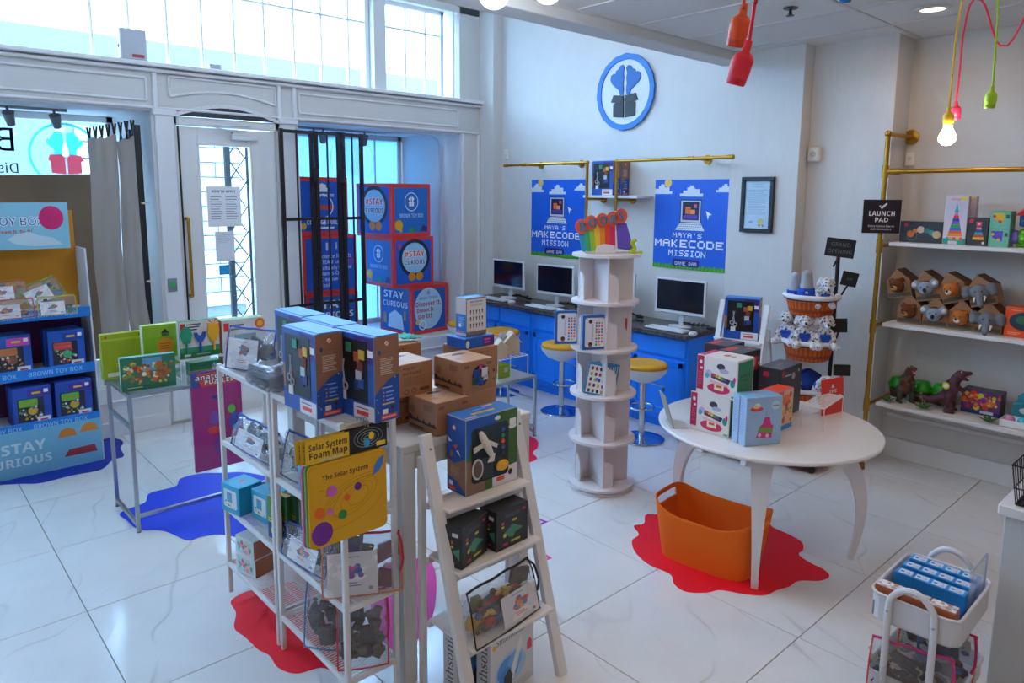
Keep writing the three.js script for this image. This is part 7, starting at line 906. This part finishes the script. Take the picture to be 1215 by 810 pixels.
// animal house boxes on the middle board
{
  const y = SH[1] + 0.001, w = 0.158, h = 0.21, d = 0.17, kk = mat('#a67650', 0.8), kd = mat('#6b4a33', 0.8);
  const prof = [[-w / 2, 0], [w / 2, 0], [w / 2, 0.125], [0.0, h], [-w / 2, 0.125]];
  const geo = ext(prof, d, 0.002, [circ(0, 0.09, 0.052, 0.052, 20)]).translate(0, 0.002, -d);
  const heads = {
    bear: ['brown bear', '#6a3416', [[0, 0, 0, 0.055, 0, 0.005, 0, 0.055], [-0.045, 0.05, 0, 0.02, -0.047, 0.052, 0, 0.02], [0.045, 0.05, 0, 0.02, 0.047, 0.052, 0, 0.02]], '#b5803f', 'snout'],
    koala: ['grey koala', '#8a96a4', [[0, 0, 0, 0.056, 0, 0.0, 0.01, 0.054], [-0.065, 0.045, 0, 0.03, -0.072, 0.03, 0, 0.03], [0.065, 0.045, 0, 0.03, 0.072, 0.03, 0, 0.03]], '#15171a', 'nose'],
    lion: ['tan lion', '#b5672a', [[0, 0, 0, 0.056, 0, 0, 0.008, 0.056], [-0.042, 0.05, 0, 0.016, -0.045, 0.052, 0, 0.016], [0.042, 0.05, 0, 0.016, 0.045, 0.052, 0, 0.016]], '#e6ddd4', 'snout'],
    elephant: ['grey elephant', '#6f7276', [[0, 0, 0, 0.058, 0, 0.01, 0, 0.06], [-0.085, 0.03, -0.005, 0.04, -0.09, 0.0, 0, 0.035], [0.085, 0.03, -0.005, 0.04, 0.09, 0.0, 0, 0.035], [0, -0.02, 0.05, 0.028, 0.0, -0.085, 0.075, 0.02]], '#e6dcc8', 'tusks'],
  };
  const geos = Object.fromEntries(Object.entries(heads).map(([k, v]) => [k, blob(v[2], 0.018, 30)]));
  const house = (kind, px, yy, roll, where) => {
    const c = onX(px[0], px[1], 5.6), v = heads[kind], turn = -Math.PI / 2, t = thing('animal_house_box', 'brown house-shaped carton of the ' + v[0] + ' plush, ' + where, 'toy box', [5.6, yy + Math.sin(roll) * w / 2, c.z + Math.cos(roll) * w / 2], turn); t.rotation.set(0, turn, roll, 'YXZ');
    mesh('house_carton', geo, kk, t); mesh('roof_flap', sbar([0, h + 0.004, -d / 2], [w / 2 + 0.002, 0.129, -d / 2], d, 0.003), kd, t); mesh('print_band', bx(w * 0.94, 0.026, 0.002, 0, 0.024, 0.0035, 0), mat('#59544a', 0.8), t);
    t.updateMatrixWorld(true); const p = thing(kind + '_plush', v[0] + ' plush looking out of its house carton, ' + where, 'plush toy', t.localToWorld(V(0, 0.09, 0.03)), turn); p.scale.setScalar(0.86); p.rotation.set(0, turn + { bear: -0.2, koala: 0.15, lion: -0.15, elephant: 0.1 }[kind], roll * 0.8, 'YXZ');
    mesh('head', geos[kind], mat(v[1], 0.95), p);
    if (kind === 'koala') { mesh('nose', ball(0.018, 0, -0.01, 0.062, 0.8, 1.1, 0.7), mat(v[3], 0.4), p); for (const e of [-1, 1]) mesh('ear_fluff', ball(0.024, e * 0.074, 0.04, 0.012), mat('#d9d8d8', 0.95), p); }
    else if (kind === 'elephant') for (const e of [-1, 1]) mesh('tusk', cyl(0.009, 0.003, 0.05, 0, 0, 0, 10).rotateX(2.2).translate(e * 0.035, -0.03, 0.05), mat(v[3], 0.5), p); else { mesh('snout', ball(0.026, 0, -0.015, 0.05, 1, 0.8, 0.8), mat(v[3], 0.9), p); mesh('nose', ball(0.009, 0, -0.006, 0.072), BLACK, p); }
    if (kind !== 'koala' || 1) for (const e of [-1, 1]) mesh('eye', ball(0.006, e * 0.022, 0.016, 0.055), BLACK, p);
    if (kind === 'lion') mesh('mane', new THREE.TorusGeometry(0.05, 0.014, 8, 24).translate(0, 0, 0.01), mat('#a85a22', 0.95), p);
  };
  [['bear', 1064], ['koala', 1094], ['lion', 1124.5], ['elephant', 1156.5]].forEach(([k, p]) => house(k, [p, 385], y, 0, 'lower row'));
  [['bear', 1055, 0.2], ['koala', 1089, 0.24], ['lion', 1121, 0.34], ['elephant', 1154, 0.3]].forEach(([k, p, r], i) => house(k, [p, 352], y + 0.165, r, 'tipped on the upper row'));
  const ob = carton(0.2, 0.2, 0.16, 600, (k) => k.r('#e8501a', 0, 0, 1, 1).o('#1f3a4a', 0.62, 0.45, 0.5, 0.32).o('#2f6a4a', 0.5, 0.4, 0.2, 0.14).o('#3a5a9a', 0.7, 0.55, 0.16, 0.14).o('#e8d23a', 0.85, 0.85, 0.14).lines('#f2d0c0', 0.1, 0.84, 0.4, 2, 0.05).lines('#f2d0c0', 0.16, 0.08, 0.3, 1, 0.05), '#c9431a', '#d8542a'); const f = onX(1190, 395, 5.57); putCarton(ob, 'orange_toy_box', 'bright orange toy box with round window beside elephant carton', 'toy box', [5.66, y, f.z + 0.1], -Math.PI / 2);
}
// dinosaurs, buckets and boxes on the lowest board
{
  const y = SH[2] + 0.001, dinoC = (s) => [[0, 0.13 * s, 0, 0.05 * s, 0.0, 0.2 * s, 0.01, 0.055 * s], [0, 0.2 * s, 0.01, 0.055 * s, 0, 0.27 * s, 0.04 * s, 0.032 * s], [0, 0.27 * s, 0.04 * s, 0.036 * s, 0, 0.3 * s, 0.06 * s, 0.038 * s], [0, 0.315 * s, 0.07 * s, 0.026 * s, 0, 0.33 * s, 0.13 * s, 0.016 * s], [0, 0.29 * s, 0.07 * s, 0.016 * s, 0, 0.275 * s, 0.115 * s, 0.012 * s], [0, 0.12 * s, -0.02, 0.045 * s, 0, 0.07 * s, -0.12 * s, 0.025 * s], [0, 0.07 * s, -0.12 * s, 0.025 * s, 0, 0.1 * s, -0.22 * s, 0.007 * s], [-0.045 * s, 0.12 * s, 0.0, 0.034 * s, -0.055 * s, 0.05 * s, 0.02, 0.02 * s], [-0.055 * s, 0.05 * s, 0.02, 0.02 * s, -0.055 * s, 0.014 * s, 0.0, 0.014 * s], [-0.055 * s, 0.014 * s, -0.005, 0.014 * s, -0.055 * s, 0.012 * s, 0.05 * s, 0.012 * s], [0.045 * s, 0.12 * s, 0, 0.034 * s, 0.055 * s, 0.05 * s, 0.02, 0.02 * s], [0.055 * s, 0.05 * s, 0.02, 0.02 * s, 0.055 * s, 0.014 * s, 0, 0.014 * s], [0.055 * s, 0.014 * s, -0.005, 0.014 * s, 0.055 * s, 0.012 * s, 0.05 * s, 0.012 * s], [-0.035 * s, 0.21 * s, 0.05 * s, 0.012 * s, -0.03 * s, 0.18 * s, 0.1 * s, 0.008 * s], [0.035 * s, 0.21 * s, 0.05 * s, 0.012 * s, 0.03 * s, 0.18 * s, 0.1 * s, 0.008 * s]];
  const dino = (label, px, s, turn, cf, belly) => { const p = onX(px[0], px[1], px[2]), t = thing('dinosaur_toy', label, 'toy', [px[2], y, p.z], turn); mesh('body', blob(dinoC(s), 0.014, 52, cf), mat('#ffffff', 0.55, { vertexColors: true }), t); mesh('mouth', merge([ball(0.016 * s, 0, 0.3 * s, 0.105 * s, 0.9, 0.5, 1.5)]), mat('#d8708a', 0.5), t); for (const e of [-1, 1]) mesh('eye', ball(0.006 * s, e * 0.022 * s, 0.335 * s, 0.075 * s), mat('#e8d8a8', 0.4), t); mesh('teeth', merge([-1, 0, 1].map((q) => cyl(0.004 * s, 0.0005, 0.012 * s, q * 0.008 * s, 0.285 * s, 0.118 * s, 6))), mat('#ece6d8', 0.5), t); return t; };
  dino('brown tyrannosaur toy with dark back at the board end', [1073, 474, 5.64], 0.85, -0.75, (x, yy, z) => (z > 0.02 + 0.1 * noise.noise(x * 20, yy * 20, 1) && yy > 0.08 ? '#6a4030' : '#3a3d33'));
  const pd = dino('plum-coloured dinosaur toy with yellow round tag', [1124, 486, 5.63], 0.9, 0.1, (x, yy, z) => (noise.noise(x * 30, yy * 30, z * 30) > 0.25 ? '#3a2430' : '#5a2f3c')); mesh('price_tag', new THREE.CylinderGeometry(0.026, 0.026, 0.002, 24).rotateX(1.57).rotateY(1.1).translate(-0.07, 0.2, -0.01), mat('#d8d23a', 0.5), pd); mesh('tag_centre', new THREE.CylinderGeometry(0.014, 0.014, 0.003, 20).rotateX(1.57).rotateY(1.1).translate(-0.0705, 0.2, -0.01), mat('#e9ebee', 0.5), pd);
  const lab = canvasTex(256, 64, (c, w, h) => pen(c, w, h).r('#4a3a2a', 0, 0, 1, 1).confetti(['#d8402f', '#8a2f2a', '#e8c8b8', '#2a5a2a', '#3a2a22'], 0, 0, 1, 1, 50, 0.03));
  const bucket = (label, px, dx) => { const p = onX(px[0], px[1], dx), t = thing('toy_bucket', label, 'toy bucket', [dx, y, p.z], -0.9); t.scale.setScalar(0.92); mesh('printed_wall', lathe([[0, 0], [0.058, 0], [0.075, 0.1], [0.07, 0.1], [0, 0.006]], 32), mat('#ffffff', 0.4, { map: lab }), t); mesh('green_lid', lathe([[0.08, 0.09], [0.08, 0.115], [0.066, 0.125], [0.06, 0.155], [0.05, 0.165], [0, 0.165]], 32), mat('#16a81c', 0.35), t); mesh('handle', tube([[-0.08, 0.1, 0], [-0.06, 0.055, 0.06], [0, 0.035, 0.082], [0.06, 0.055, 0.06], [0.08, 0.1, 0]], 0.003, 24, 6), mat('#8a6a4a', 0.5), t); };
  bucket('green-lidded toy bucket right behind the brown tyrannosaur', [1066, 464], 5.78); bucket('green-lidded toy bucket between the two dinosaurs', [1093, 470], 5.77); bucket('green-lidded toy bucket beside plum dinosaur with tag', [1117, 472], 5.78);
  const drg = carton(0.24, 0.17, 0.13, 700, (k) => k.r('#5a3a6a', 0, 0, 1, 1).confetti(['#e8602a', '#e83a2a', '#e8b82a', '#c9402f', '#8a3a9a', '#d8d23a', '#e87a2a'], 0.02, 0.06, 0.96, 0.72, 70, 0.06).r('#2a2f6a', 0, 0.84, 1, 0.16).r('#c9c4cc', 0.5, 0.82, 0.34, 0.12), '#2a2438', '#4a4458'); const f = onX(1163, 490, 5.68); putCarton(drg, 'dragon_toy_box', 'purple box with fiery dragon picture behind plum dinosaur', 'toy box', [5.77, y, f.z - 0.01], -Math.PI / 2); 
  const tray = onX(1212, 503, 5.6), tb = thing('egg_tray', 'white tray of coloured toy eggs at the board edge', 'tray', [5.6, y, tray.z + 0.02], -Math.PI / 2); mesh('tray', merge([bx(0.26, 0.006, 0.15, 0, 0.003, 0), bx(0.26, 0.05, 0.006, 0, 0.025, 0.072), bx(0.26, 0.05, 0.006, 0, 0.025, -0.072), bx(0.006, 0.05, 0.15, -0.127, 0.025, 0), bx(0.006, 0.05, 0.15, 0.127, 0.025, 0)]), WHITE, tb);
  [['#d88ab0', -0.08, 'pink'], ['#3ab8c8', -0.01, 'turquoise'], ['#c9703a', 0.06, 'copper']].forEach(([c, x, n]) => { const e = thing('toy_egg', n + ' toy egg in the white tray', 'toy egg', tb.position.clone().add(V(0.0 - 0.03, 0.041, x)), 0); mesh('shell', ball(0.03, 0, 0, 0, 1, 1.2, 1, 18), mat(c, 0.25), e); mesh('seam', new THREE.TorusGeometry(0.0302, 0.001, 4, 30).rotateX(1.57), mat('#e9e6e6', 0.4), e); });
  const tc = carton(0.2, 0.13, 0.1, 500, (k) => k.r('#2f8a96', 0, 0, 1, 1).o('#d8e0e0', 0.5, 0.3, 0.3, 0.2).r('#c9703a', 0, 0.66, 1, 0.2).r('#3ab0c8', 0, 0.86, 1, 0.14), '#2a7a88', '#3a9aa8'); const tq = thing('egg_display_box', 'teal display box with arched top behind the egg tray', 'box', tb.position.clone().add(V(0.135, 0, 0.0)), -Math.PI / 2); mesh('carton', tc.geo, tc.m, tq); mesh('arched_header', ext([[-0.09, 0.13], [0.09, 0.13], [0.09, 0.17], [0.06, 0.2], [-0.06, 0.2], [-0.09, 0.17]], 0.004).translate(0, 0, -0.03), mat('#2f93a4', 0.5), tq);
  const leaf = (px, label) => { const p = onX(px[0], px[1], 5.55), t = thing('plastic_foliage', label, 'foliage', [5.55, y, p.z], 0); for (let i = 0; i < 9; i++) mesh('leaf', ext([[0, 0], [0.014, 0.02], [0.01, 0.05], [0, 0.06], [-0.01, 0.05], [-0.014, 0.02]], 0.002).rotateX(-1.25 + 0.1 * (i % 3)).rotateY(i * 0.7).translate(0, 0.006, 0), mat(i % 2 ? '#2f5a22' : '#3f7a2a', 0.6), t); };
  leaf([1174, 492], 'green plastic leaves in front of the dragon box'); leaf([1096, 480], 'green plastic leaves at the board front between the dinosaurs'); leaf([1054, 469], 'green plastic leaves behind the tyrannosaur tail');
}
// ---------- white trolley ----------
{
  const cx = 2.865, cz = -0.785, top = 0.6, t = thing('utility_cart', 'white metal utility trolley with hoop handles beside the sales counter', 'trolley', [cx, 0, cz], 0.02), X = 0.212, Z = 0.148, wm = mat('#dcdde0', 0.35);
  const tray = (y, h) => { const o = roundRect(-X, -Z, 2 * X, 2 * Z, 0.05), i = roundRect(-X + 0.006, -Z + 0.006, 2 * X - 0.012, 2 * Z - 0.012, 0.045); const p = mesh('tray_wall', ext(o, h, 0, [i]).rotateX(-Math.PI / 2).translate(0, y - h, 0), wm, t); mesh('tray_floor', ext(o, 0.004).rotateX(-Math.PI / 2).translate(0, y - h, 0), wm, p); mesh('tray_rim', tube(o.filter((_, k) => k % 2 === 0).map(([a, b]) => [a, y, -b]), 0.006, 90, 6, true), wm, p); };
  tray(top, 0.1); tray(0.29, 0.07);
  for (const s of [-1, 1]) { const x = s * (X + 0.012); mesh('hoop_handle', tube([[x, 0.08, -0.075], [x, 0.56, -0.075], [x, 0.615, -0.066], [x, 0.65, -0.035], [x, 0.66, 0], [x, 0.65, 0.035], [x, 0.615, 0.066], [x, 0.56, 0.075], [x, 0.08, 0.075]], 0.012, 90, 10), wm, t); for (const z of [-0.075, 0.075]) { mesh('bolt', new THREE.CylinderGeometry(0.005, 0.005, 0.006, 8).rotateZ(1.57).translate(x + s * 0.012, 0.56, z), STEEL, t); const w = mesh('caster_wheel', new THREE.CylinderGeometry(0.03, 0.03, 0.022, 18).rotateX(1.57).translate(x, 0.03, z), BLACK, t); mesh('caster_fork', bx(0.03, 0.04, 0.03, x, 0.066, z), wm, w); } }
  const fy = top - 0.095, mb = carton(0.05, 0.062, 0.068, 900, '#1f8ad0', '#1a7ec4', (k) => k.r('#1f8fd8', 0, 0, 1, 1).r('#c9d6e6', 0.1, 0.14, 0.8, 0.72, 0.05).o('#1f6ab0', 0.5, 0.3, 0.14).confetti(['#e0a0b8', '#8ab0d8'], 0.2, 0.4, 0.6, 0.34, 8, 0.06));
  const pl = thing('carton_platform', 'grey cardboard insert under the small blue boxes in trolley', 'insert', [cx + 0.068, fy, cz - 0.003], 0.02); mesh('insert_block', bx(0.23, 0.05, 0.23, 0, 0.025, 0, 0.004), mat('#1a5fa8', 0.6), pl); mesh('insert_edge', bx(0.006, 0.06, 0.23, 0.118, 0.03, 0, 0.001), mat('#1a4f98', 0.6), pl);
  const rows = ['nearest the insert rim', 'in the second row', 'in the third row', 'nearest the counter']; for (let i = 0; i < 4; i++) for (let j = 0; j < 3; j++) putCarton(mb, 'small_toy_box', 'small bright blue boxed toy in the trolley tray, ' + rows[i], 'toy box', [cx + 0.068 - 0.076 + j * 0.0765, fy + 0.0505, cz - 0.09 + i * 0.0575], 0.02, 'small blue boxes in the trolley').rotation.y = 0.02 + Math.PI / 2 * 0;
  const kb = carton(0.088, 0.06, 0.055, 900, '#b8643a', '#b05c34', (k) => k.r('#c9ccd2', 0, 0, 1, 1).confetti(['#e8e9ee', '#9aa0a8', '#c9703a', '#f2f2f4'], 0, 0, 1, 1, 24, 0.09)); for (let i = 0; i < 3; i++) putCarton(kb, 'copper_toy_box', ['copper-sided box with silver top at the tray corner', 'copper-sided box with silver top in the middle of three', 'copper-sided box with silver top behind the hoop handle'][i], 'toy box', [cx - 0.162, fy + 0.057, cz - 0.092 + i * 0.0895], Math.PI / 2 + 0.02);
  const ld = thing('box_liner', 'grey board liner under the copper-sided boxes', 'insert', [cx - 0.163, fy, cz], 0.02); mesh('liner', bx(0.07, 0.055, 0.27, 0, 0.0275, 0, 0.001), mat('#8a8f96', 0.6), ld); mesh('liner_fold', bx(0.002, 0.012, 0.27, 0.035, 0.006, 0, 0), mat('#7d828a', 0.6), ld);
  const ac = thing('clear_sign_holder', 'clear acrylic sign holder leaning in the trolley by the counter', 'sign holder', [cx + 0.06, fy + 0.005, cz + 0.128], 0.0); mesh('acrylic_sheet', bx(0.2, 0.22, 0.004, 0, 0.1, 0, 0.001), acrylic(), ac); mesh('edge_strip', merge([bx(0.2, 0.004, 0.006, 0, 0.211, 0), bx(0.004, 0.21, 0.006, 0.1, 0.105, 0)]), mat('#9aa6b4', 0.2), ac);
  pouch('magenta-trimmed clear pouch of dark toys overhanging the trolley lower tray', [cx - 0.16, 0.226, cz + 0.0], -Math.PI / 2 + 0.25, { w: 0.27, h: 0.2, d: 0.14, trim: '#d0307a', trim2: '#e8402f', card: -1, strap: 1, n: 50, tilt: 0.1, cols: ['#2d2b2a', '#4a4240', '#5d5450', '#3a3634', '#b9b4b0'] });
  pouch('red-trimmed clear pouch of dark toys deeper in the trolley lower tray', [cx + 0.06, 0.226, cz + 0.02], -Math.PI / 2 + 0.1, { w: 0.26, h: 0.2, d: 0.12, trim: '#c0205a', trim2: '#e0602a', card: -1, strap: 1, n: 50, cols: ['#2d2b2a', '#4a4240', '#5d5450', '#b9b4b0', '#3a5a8a'] });
}
// ---------- sales counter with wire basket ----------
{
  const h = 0.885, p = G(1184, 597, h), x0 = p.x, z0 = p.z, t = thing('sales_counter', 'off-white sales counter with overhanging top next to the trolley', 'counter', [x0 + 0.4, 0, z0 + 0.6]);
  mesh('counter_top', bx(0.8, 0.045, 1.2, 0, h - 0.0225, 0, 0.006), mat('#dcdad6', 0.35), t); mesh('counter_body', bx(0.76, h - 0.046, 1.16, 0.01, (h - 0.046) / 2, 0.0, 0.004), mat('#c9c8c6', 0.5), t); mesh('plinth', bx(0.78, 0.08, 1.18, 0.006, 0.04, 0, 0.003), mat('#bdbcba', 0.5), t); mesh('screw_cap', ball(0.006, -0.372, 0.42, -0.42), mat('#4a3a32', 0.5), t);
  const bx0 = x0 + 0.03, bz0 = z0 + 0.05, w = 0.26, d = 0.3, hh = 0.16, b = thing('wire_basket', 'black wire basket of small toys on the sales counter', 'basket', [bx0 + w / 2, h, bz0 + d / 2]), r = 0.003;
  const frame = []; for (const y of [0.006, 0.07, hh]) { const e = 0.02 * y / hh; frame.push(bar([-w / 2 - e, y, -d / 2 - e], [w / 2 + e, y, -d / 2 - e], r, 6), bar([-w / 2 - e, y, d / 2 + e], [w / 2 + e, y, d / 2 + e], r, 6), bar([-w / 2 - e, y, -d / 2 - e], [-w / 2 - e, y, d / 2 + e], r, 6), bar([w / 2 + e, y, -d / 2 - e], [w / 2 + e, y, d / 2 + e], r, 6)); } mesh('rim_wires', merge(frame), BLACK, b);
  for (let i = 0; i <= 9; i++) for (const s of [-1, 1]) { mesh('wire', bar([s * w / 2, 0.004, -d / 2 + i * d / 9], [s * (w / 2 + 0.02), hh, (-d / 2 + i * d / 9) * 1.12], 0.002, 6), BLACK, b); mesh('wire', bar([-w / 2 + i * w / 9, 0.004, s * d / 2], [(-w / 2 + i * w / 9) * 1.12, hh, s * (d / 2 + 0.02)], 0.002, 6), BLACK, b); }
  mesh('basket_floor', bx(w, 0.003, d, 0, 0.003, 0, 0), BLACK, b);
  [['#1f7fd0', -0.06, -0.08, 'blue'], ['#d8283f', -0.05, 0.03, 'red'], ['#e87ab0', 0.04, -0.06, 'pink'], ['#1f9ad8', 0.05, 0.06, 'sky blue']].forEach(([c, x, z, n], i) => { const o = thing('party_toy', n + ' small wrapped toy in the black wire basket', 'toy', [bx0 + w / 2 + x, h + 0.0055, bz0 + d / 2 + z], i); mesh('wrapped_body', blob([[-0.035, 0.024, 0, 0.022, 0.035, 0.03, 0, 0.02], [0, 0.04, 0.02, 0.02, 0.01, 0.05, 0, 0.018]], 0.02, 22), mat(c, 0.4), o); mesh('twist_end', cyl(0.006, 0.016, 0.025, 0, 0, 0, 10).rotateZ(-1.57).translate(0.045, 0.03, 0), mat(c, 0.4), o); });
}
// ---------- coloured silicone pendants ----------
function pendant(label, col, d, bot, top, pts, o = {}) { // bot and top: pixels of the socket's ends; pts: cable pixels above it
  const at = (p, dd = d) => ray(p[0], p[1]).normalize().multiplyScalar(dd).add(V(0, EYE, 0)), A = at(bot), B = at(top), t = thing('pendant_socket', label, 'pendant lamp', A), ax = B.clone().sub(A), L = ax.length(), m = mat(col, 0.45), rot = new THREE.Quaternion().setFromUnitVectors(V(0, 1, 0), ax.clone().normalize());
  const r = L * 0.26; mesh('socket', lathe([[0, 0.01 * L], [r * 0.86, 0.01 * L], [r, 0.02], [r, L * 0.55], [r * 0.8, L * 0.66], [r * 0.4, L * 0.74], [r * 0.34, L], [0, L]].map(([a, b]) => [a, Math.min(b, L)]), 28).applyQuaternion(rot), m, t);
  mesh('collar', lathe([[r * 0.8, -0.004], [r * 0.92, 0.0], [r * 0.92, 0.012], [r * 0.8, 0.012]], 28).applyQuaternion(rot), mat(o.inner || '#e9b9a0', 0.5), t);
  const q = pts.map((p) => at(p, p[2] || d).sub(A)); q.unshift(B.clone().sub(A)); const up = q[q.length - 1].clone(); q.push(V(up.x, CEIL - A.y, up.z)); mesh('cable', new THREE.TubeGeometry(new THREE.CatmullRomCurve3(q, false, 'catmullrom', 0.4), 60, 0.0032, 8), m, t); mesh('ceiling_hook', cyl(0.012, 0.012, 0.012, up.x, CEIL - A.y - 0.012, up.z, 14), WHITEM, t);
  return { t, A, rot };
}
pendant('orange silicone lamp socket hanging just above the red one', '#f0561a', 1.42, [873, 53], [884, 4], [[884, -30]], { inner: '#d8461a' });
pendant('large red silicone lamp socket below the orange one', '#ee2238', 1.36, [873, 98], [889, 48], [[896, 0], [899, -40]], { inner: '#e02034' });
const yl = pendant('yellow silicone socket with a lit bulb over the pipe shelf', '#f0b818', 2.8, [1125, 150], [1126, 127], [[1131, 80], [1136, 30], [1142, 0], [1146, -30]], { inner: '#f4e2c0' });
mesh('bulb', lathe([[0, -0.062], [0.014, -0.059], [0.025, -0.046], [0.026, -0.034], [0.02, -0.018], [0.012, -0.002], [0, -0.002]], 24), mat('#ffffff', 0.4, { emissive: '#eaf6ff', emissiveIntensity: 9 }), yl.t);
{ const l = new THREE.PointLight('#eaf4ff', LAMP.bulb * 4, 0, 2); l.position.set(0, -0.034, 0); l.castShadow = true; l.shadow.radius = 1.4; yl.t.add(l); }
pendant('red silicone socket beside the yellow one with a looped cable', '#e0203c', 2.9, [1134, 141], [1134.5, 120], [[1139, 80], [1143, 40], [1150, 8], [1158, -2], [1168, 4], [1176, 30], [1184, 52], [1196, 54], [1208, 36], [1220, 8], [1224, -20]], { inner: '#d81f38' });
pendant('lime green silicone socket on a lime cable', '#a3c814', 2.75, [1174, 127], [1178, 102], [[1181, 60], [1184, 20], [1186, -20]], { inner: '#98b810' });
pendant('blue silicone socket just below the ceiling tiles', '#1f8ad0', 1.9, [1003, 1], [1004, -30], [[1004, -50]], { inner: '#1f7ac0' });
// ---------- lamps ----------
function downlight(x, z, label) {
  const t = thing('recessed_downlight', label, 'downlight', [x, CEIL, z], 0, 'recessed ceiling downlights');
  mesh('trim_ring', lathe([[0.105, -0.002], [0.105, -0.008], [0.075, -0.012], [0.07, 0.002], [0.105, -0.002]], 32), mat('#d9dad8', 0.4), t);
  mesh('lens', cyl(0.07, 0.07, 0.004, 0, -0.004, 0, 28), mat('#ffffff', 0.5, { emissive: '#fff3e2', emissiveIntensity: 5 }), t);
  const l = new THREE.RectAreaLight(new THREE.Color('#ffd3a4'), LAMP.downlight * 8, 0.13, 0.13); l.position.set(0, -0.014, 0); l.rotation.x = -Math.PI / 2; t.add(l);
}
{
  const p = G(1107, 10, CEIL); downlight(p.x, p.z, 'lit recessed downlight over the brass pipe shelf');
  for (const [x, z] of [[4.3, 0.3], [2.6, -1.9], [2.4, 0.3], [0.4, -1.9], [0.4, 0.3], [-1.5, -0.8], [2.4, 2.4], [0.2, 2.4]]) downlight(x, z, 'lit recessed downlight in the ceiling tiles');
}
function globe(q, r, top, label, power) {
  const t = thing('globe_pendant', label, 'pendant lamp', q, 0, 'globe pendants'), m = mat('#c9ccd0', 0.3, { metalness: 1 });
  mesh('globe', ball(r, 0, 0, 0, 1, 1, 1, 28), mat('#ffffff', 0.4, { emissive: '#f4f8ff', emissiveIntensity: 4 }), t);
  mesh('cap', cyl(r * 0.34, r * 0.3, r * 0.4, 0, r * 0.92, 0), m, t); mesh('stem', bar([0, r * 1.2, 0], [0, top - q.y, 0], 0.006), m, t);
  const l = new THREE.PointLight('#e4efff', power, 0, 2); l.shadow.radius = r / 0.02; l.castShadow = true; t.add(l);
}
for (const [px, py] of [[586, -8], [650, -13]]) globe(onZ(px, py, -2.7), 0.074, CEIL, 'white glowing glass globe hanging close below the ceiling tiles', LAMP.globe);
for (const x of [0.6, 2.4, 4.2]) globe(V(x, 3.83, -4.7), 0.1, HIGH, 'white glowing glass globe hanging in the high shop front', LAMP.front);
{ const p = G(938, 10, CEIL), t = thing('sprinkler_head', 'small dark fire sprinkler head in the ceiling tiles', 'sprinkler', [p.x, CEIL, p.z]); mesh('escutcheon', lathe([[0, -0.004], [0.04, -0.004], [0.045, 0], [0, 0]], 24), mat('#5a5d60', 0.4, { metalness: 1 }), t); mesh('deflector', merge([cyl(0.012, 0.008, 0.035, 0, -0.04, 0, 12), cyl(0.024, 0.024, 0.003, 0, -0.045, 0, 16)]), mat('#4a4d50', 0.4, { metalness: 1 }), t); }
scene.traverse((o) => { if (o.isMesh) { o.castShadow = true; o.receiveShadow = true; } });
renderer.render(scene, camera);
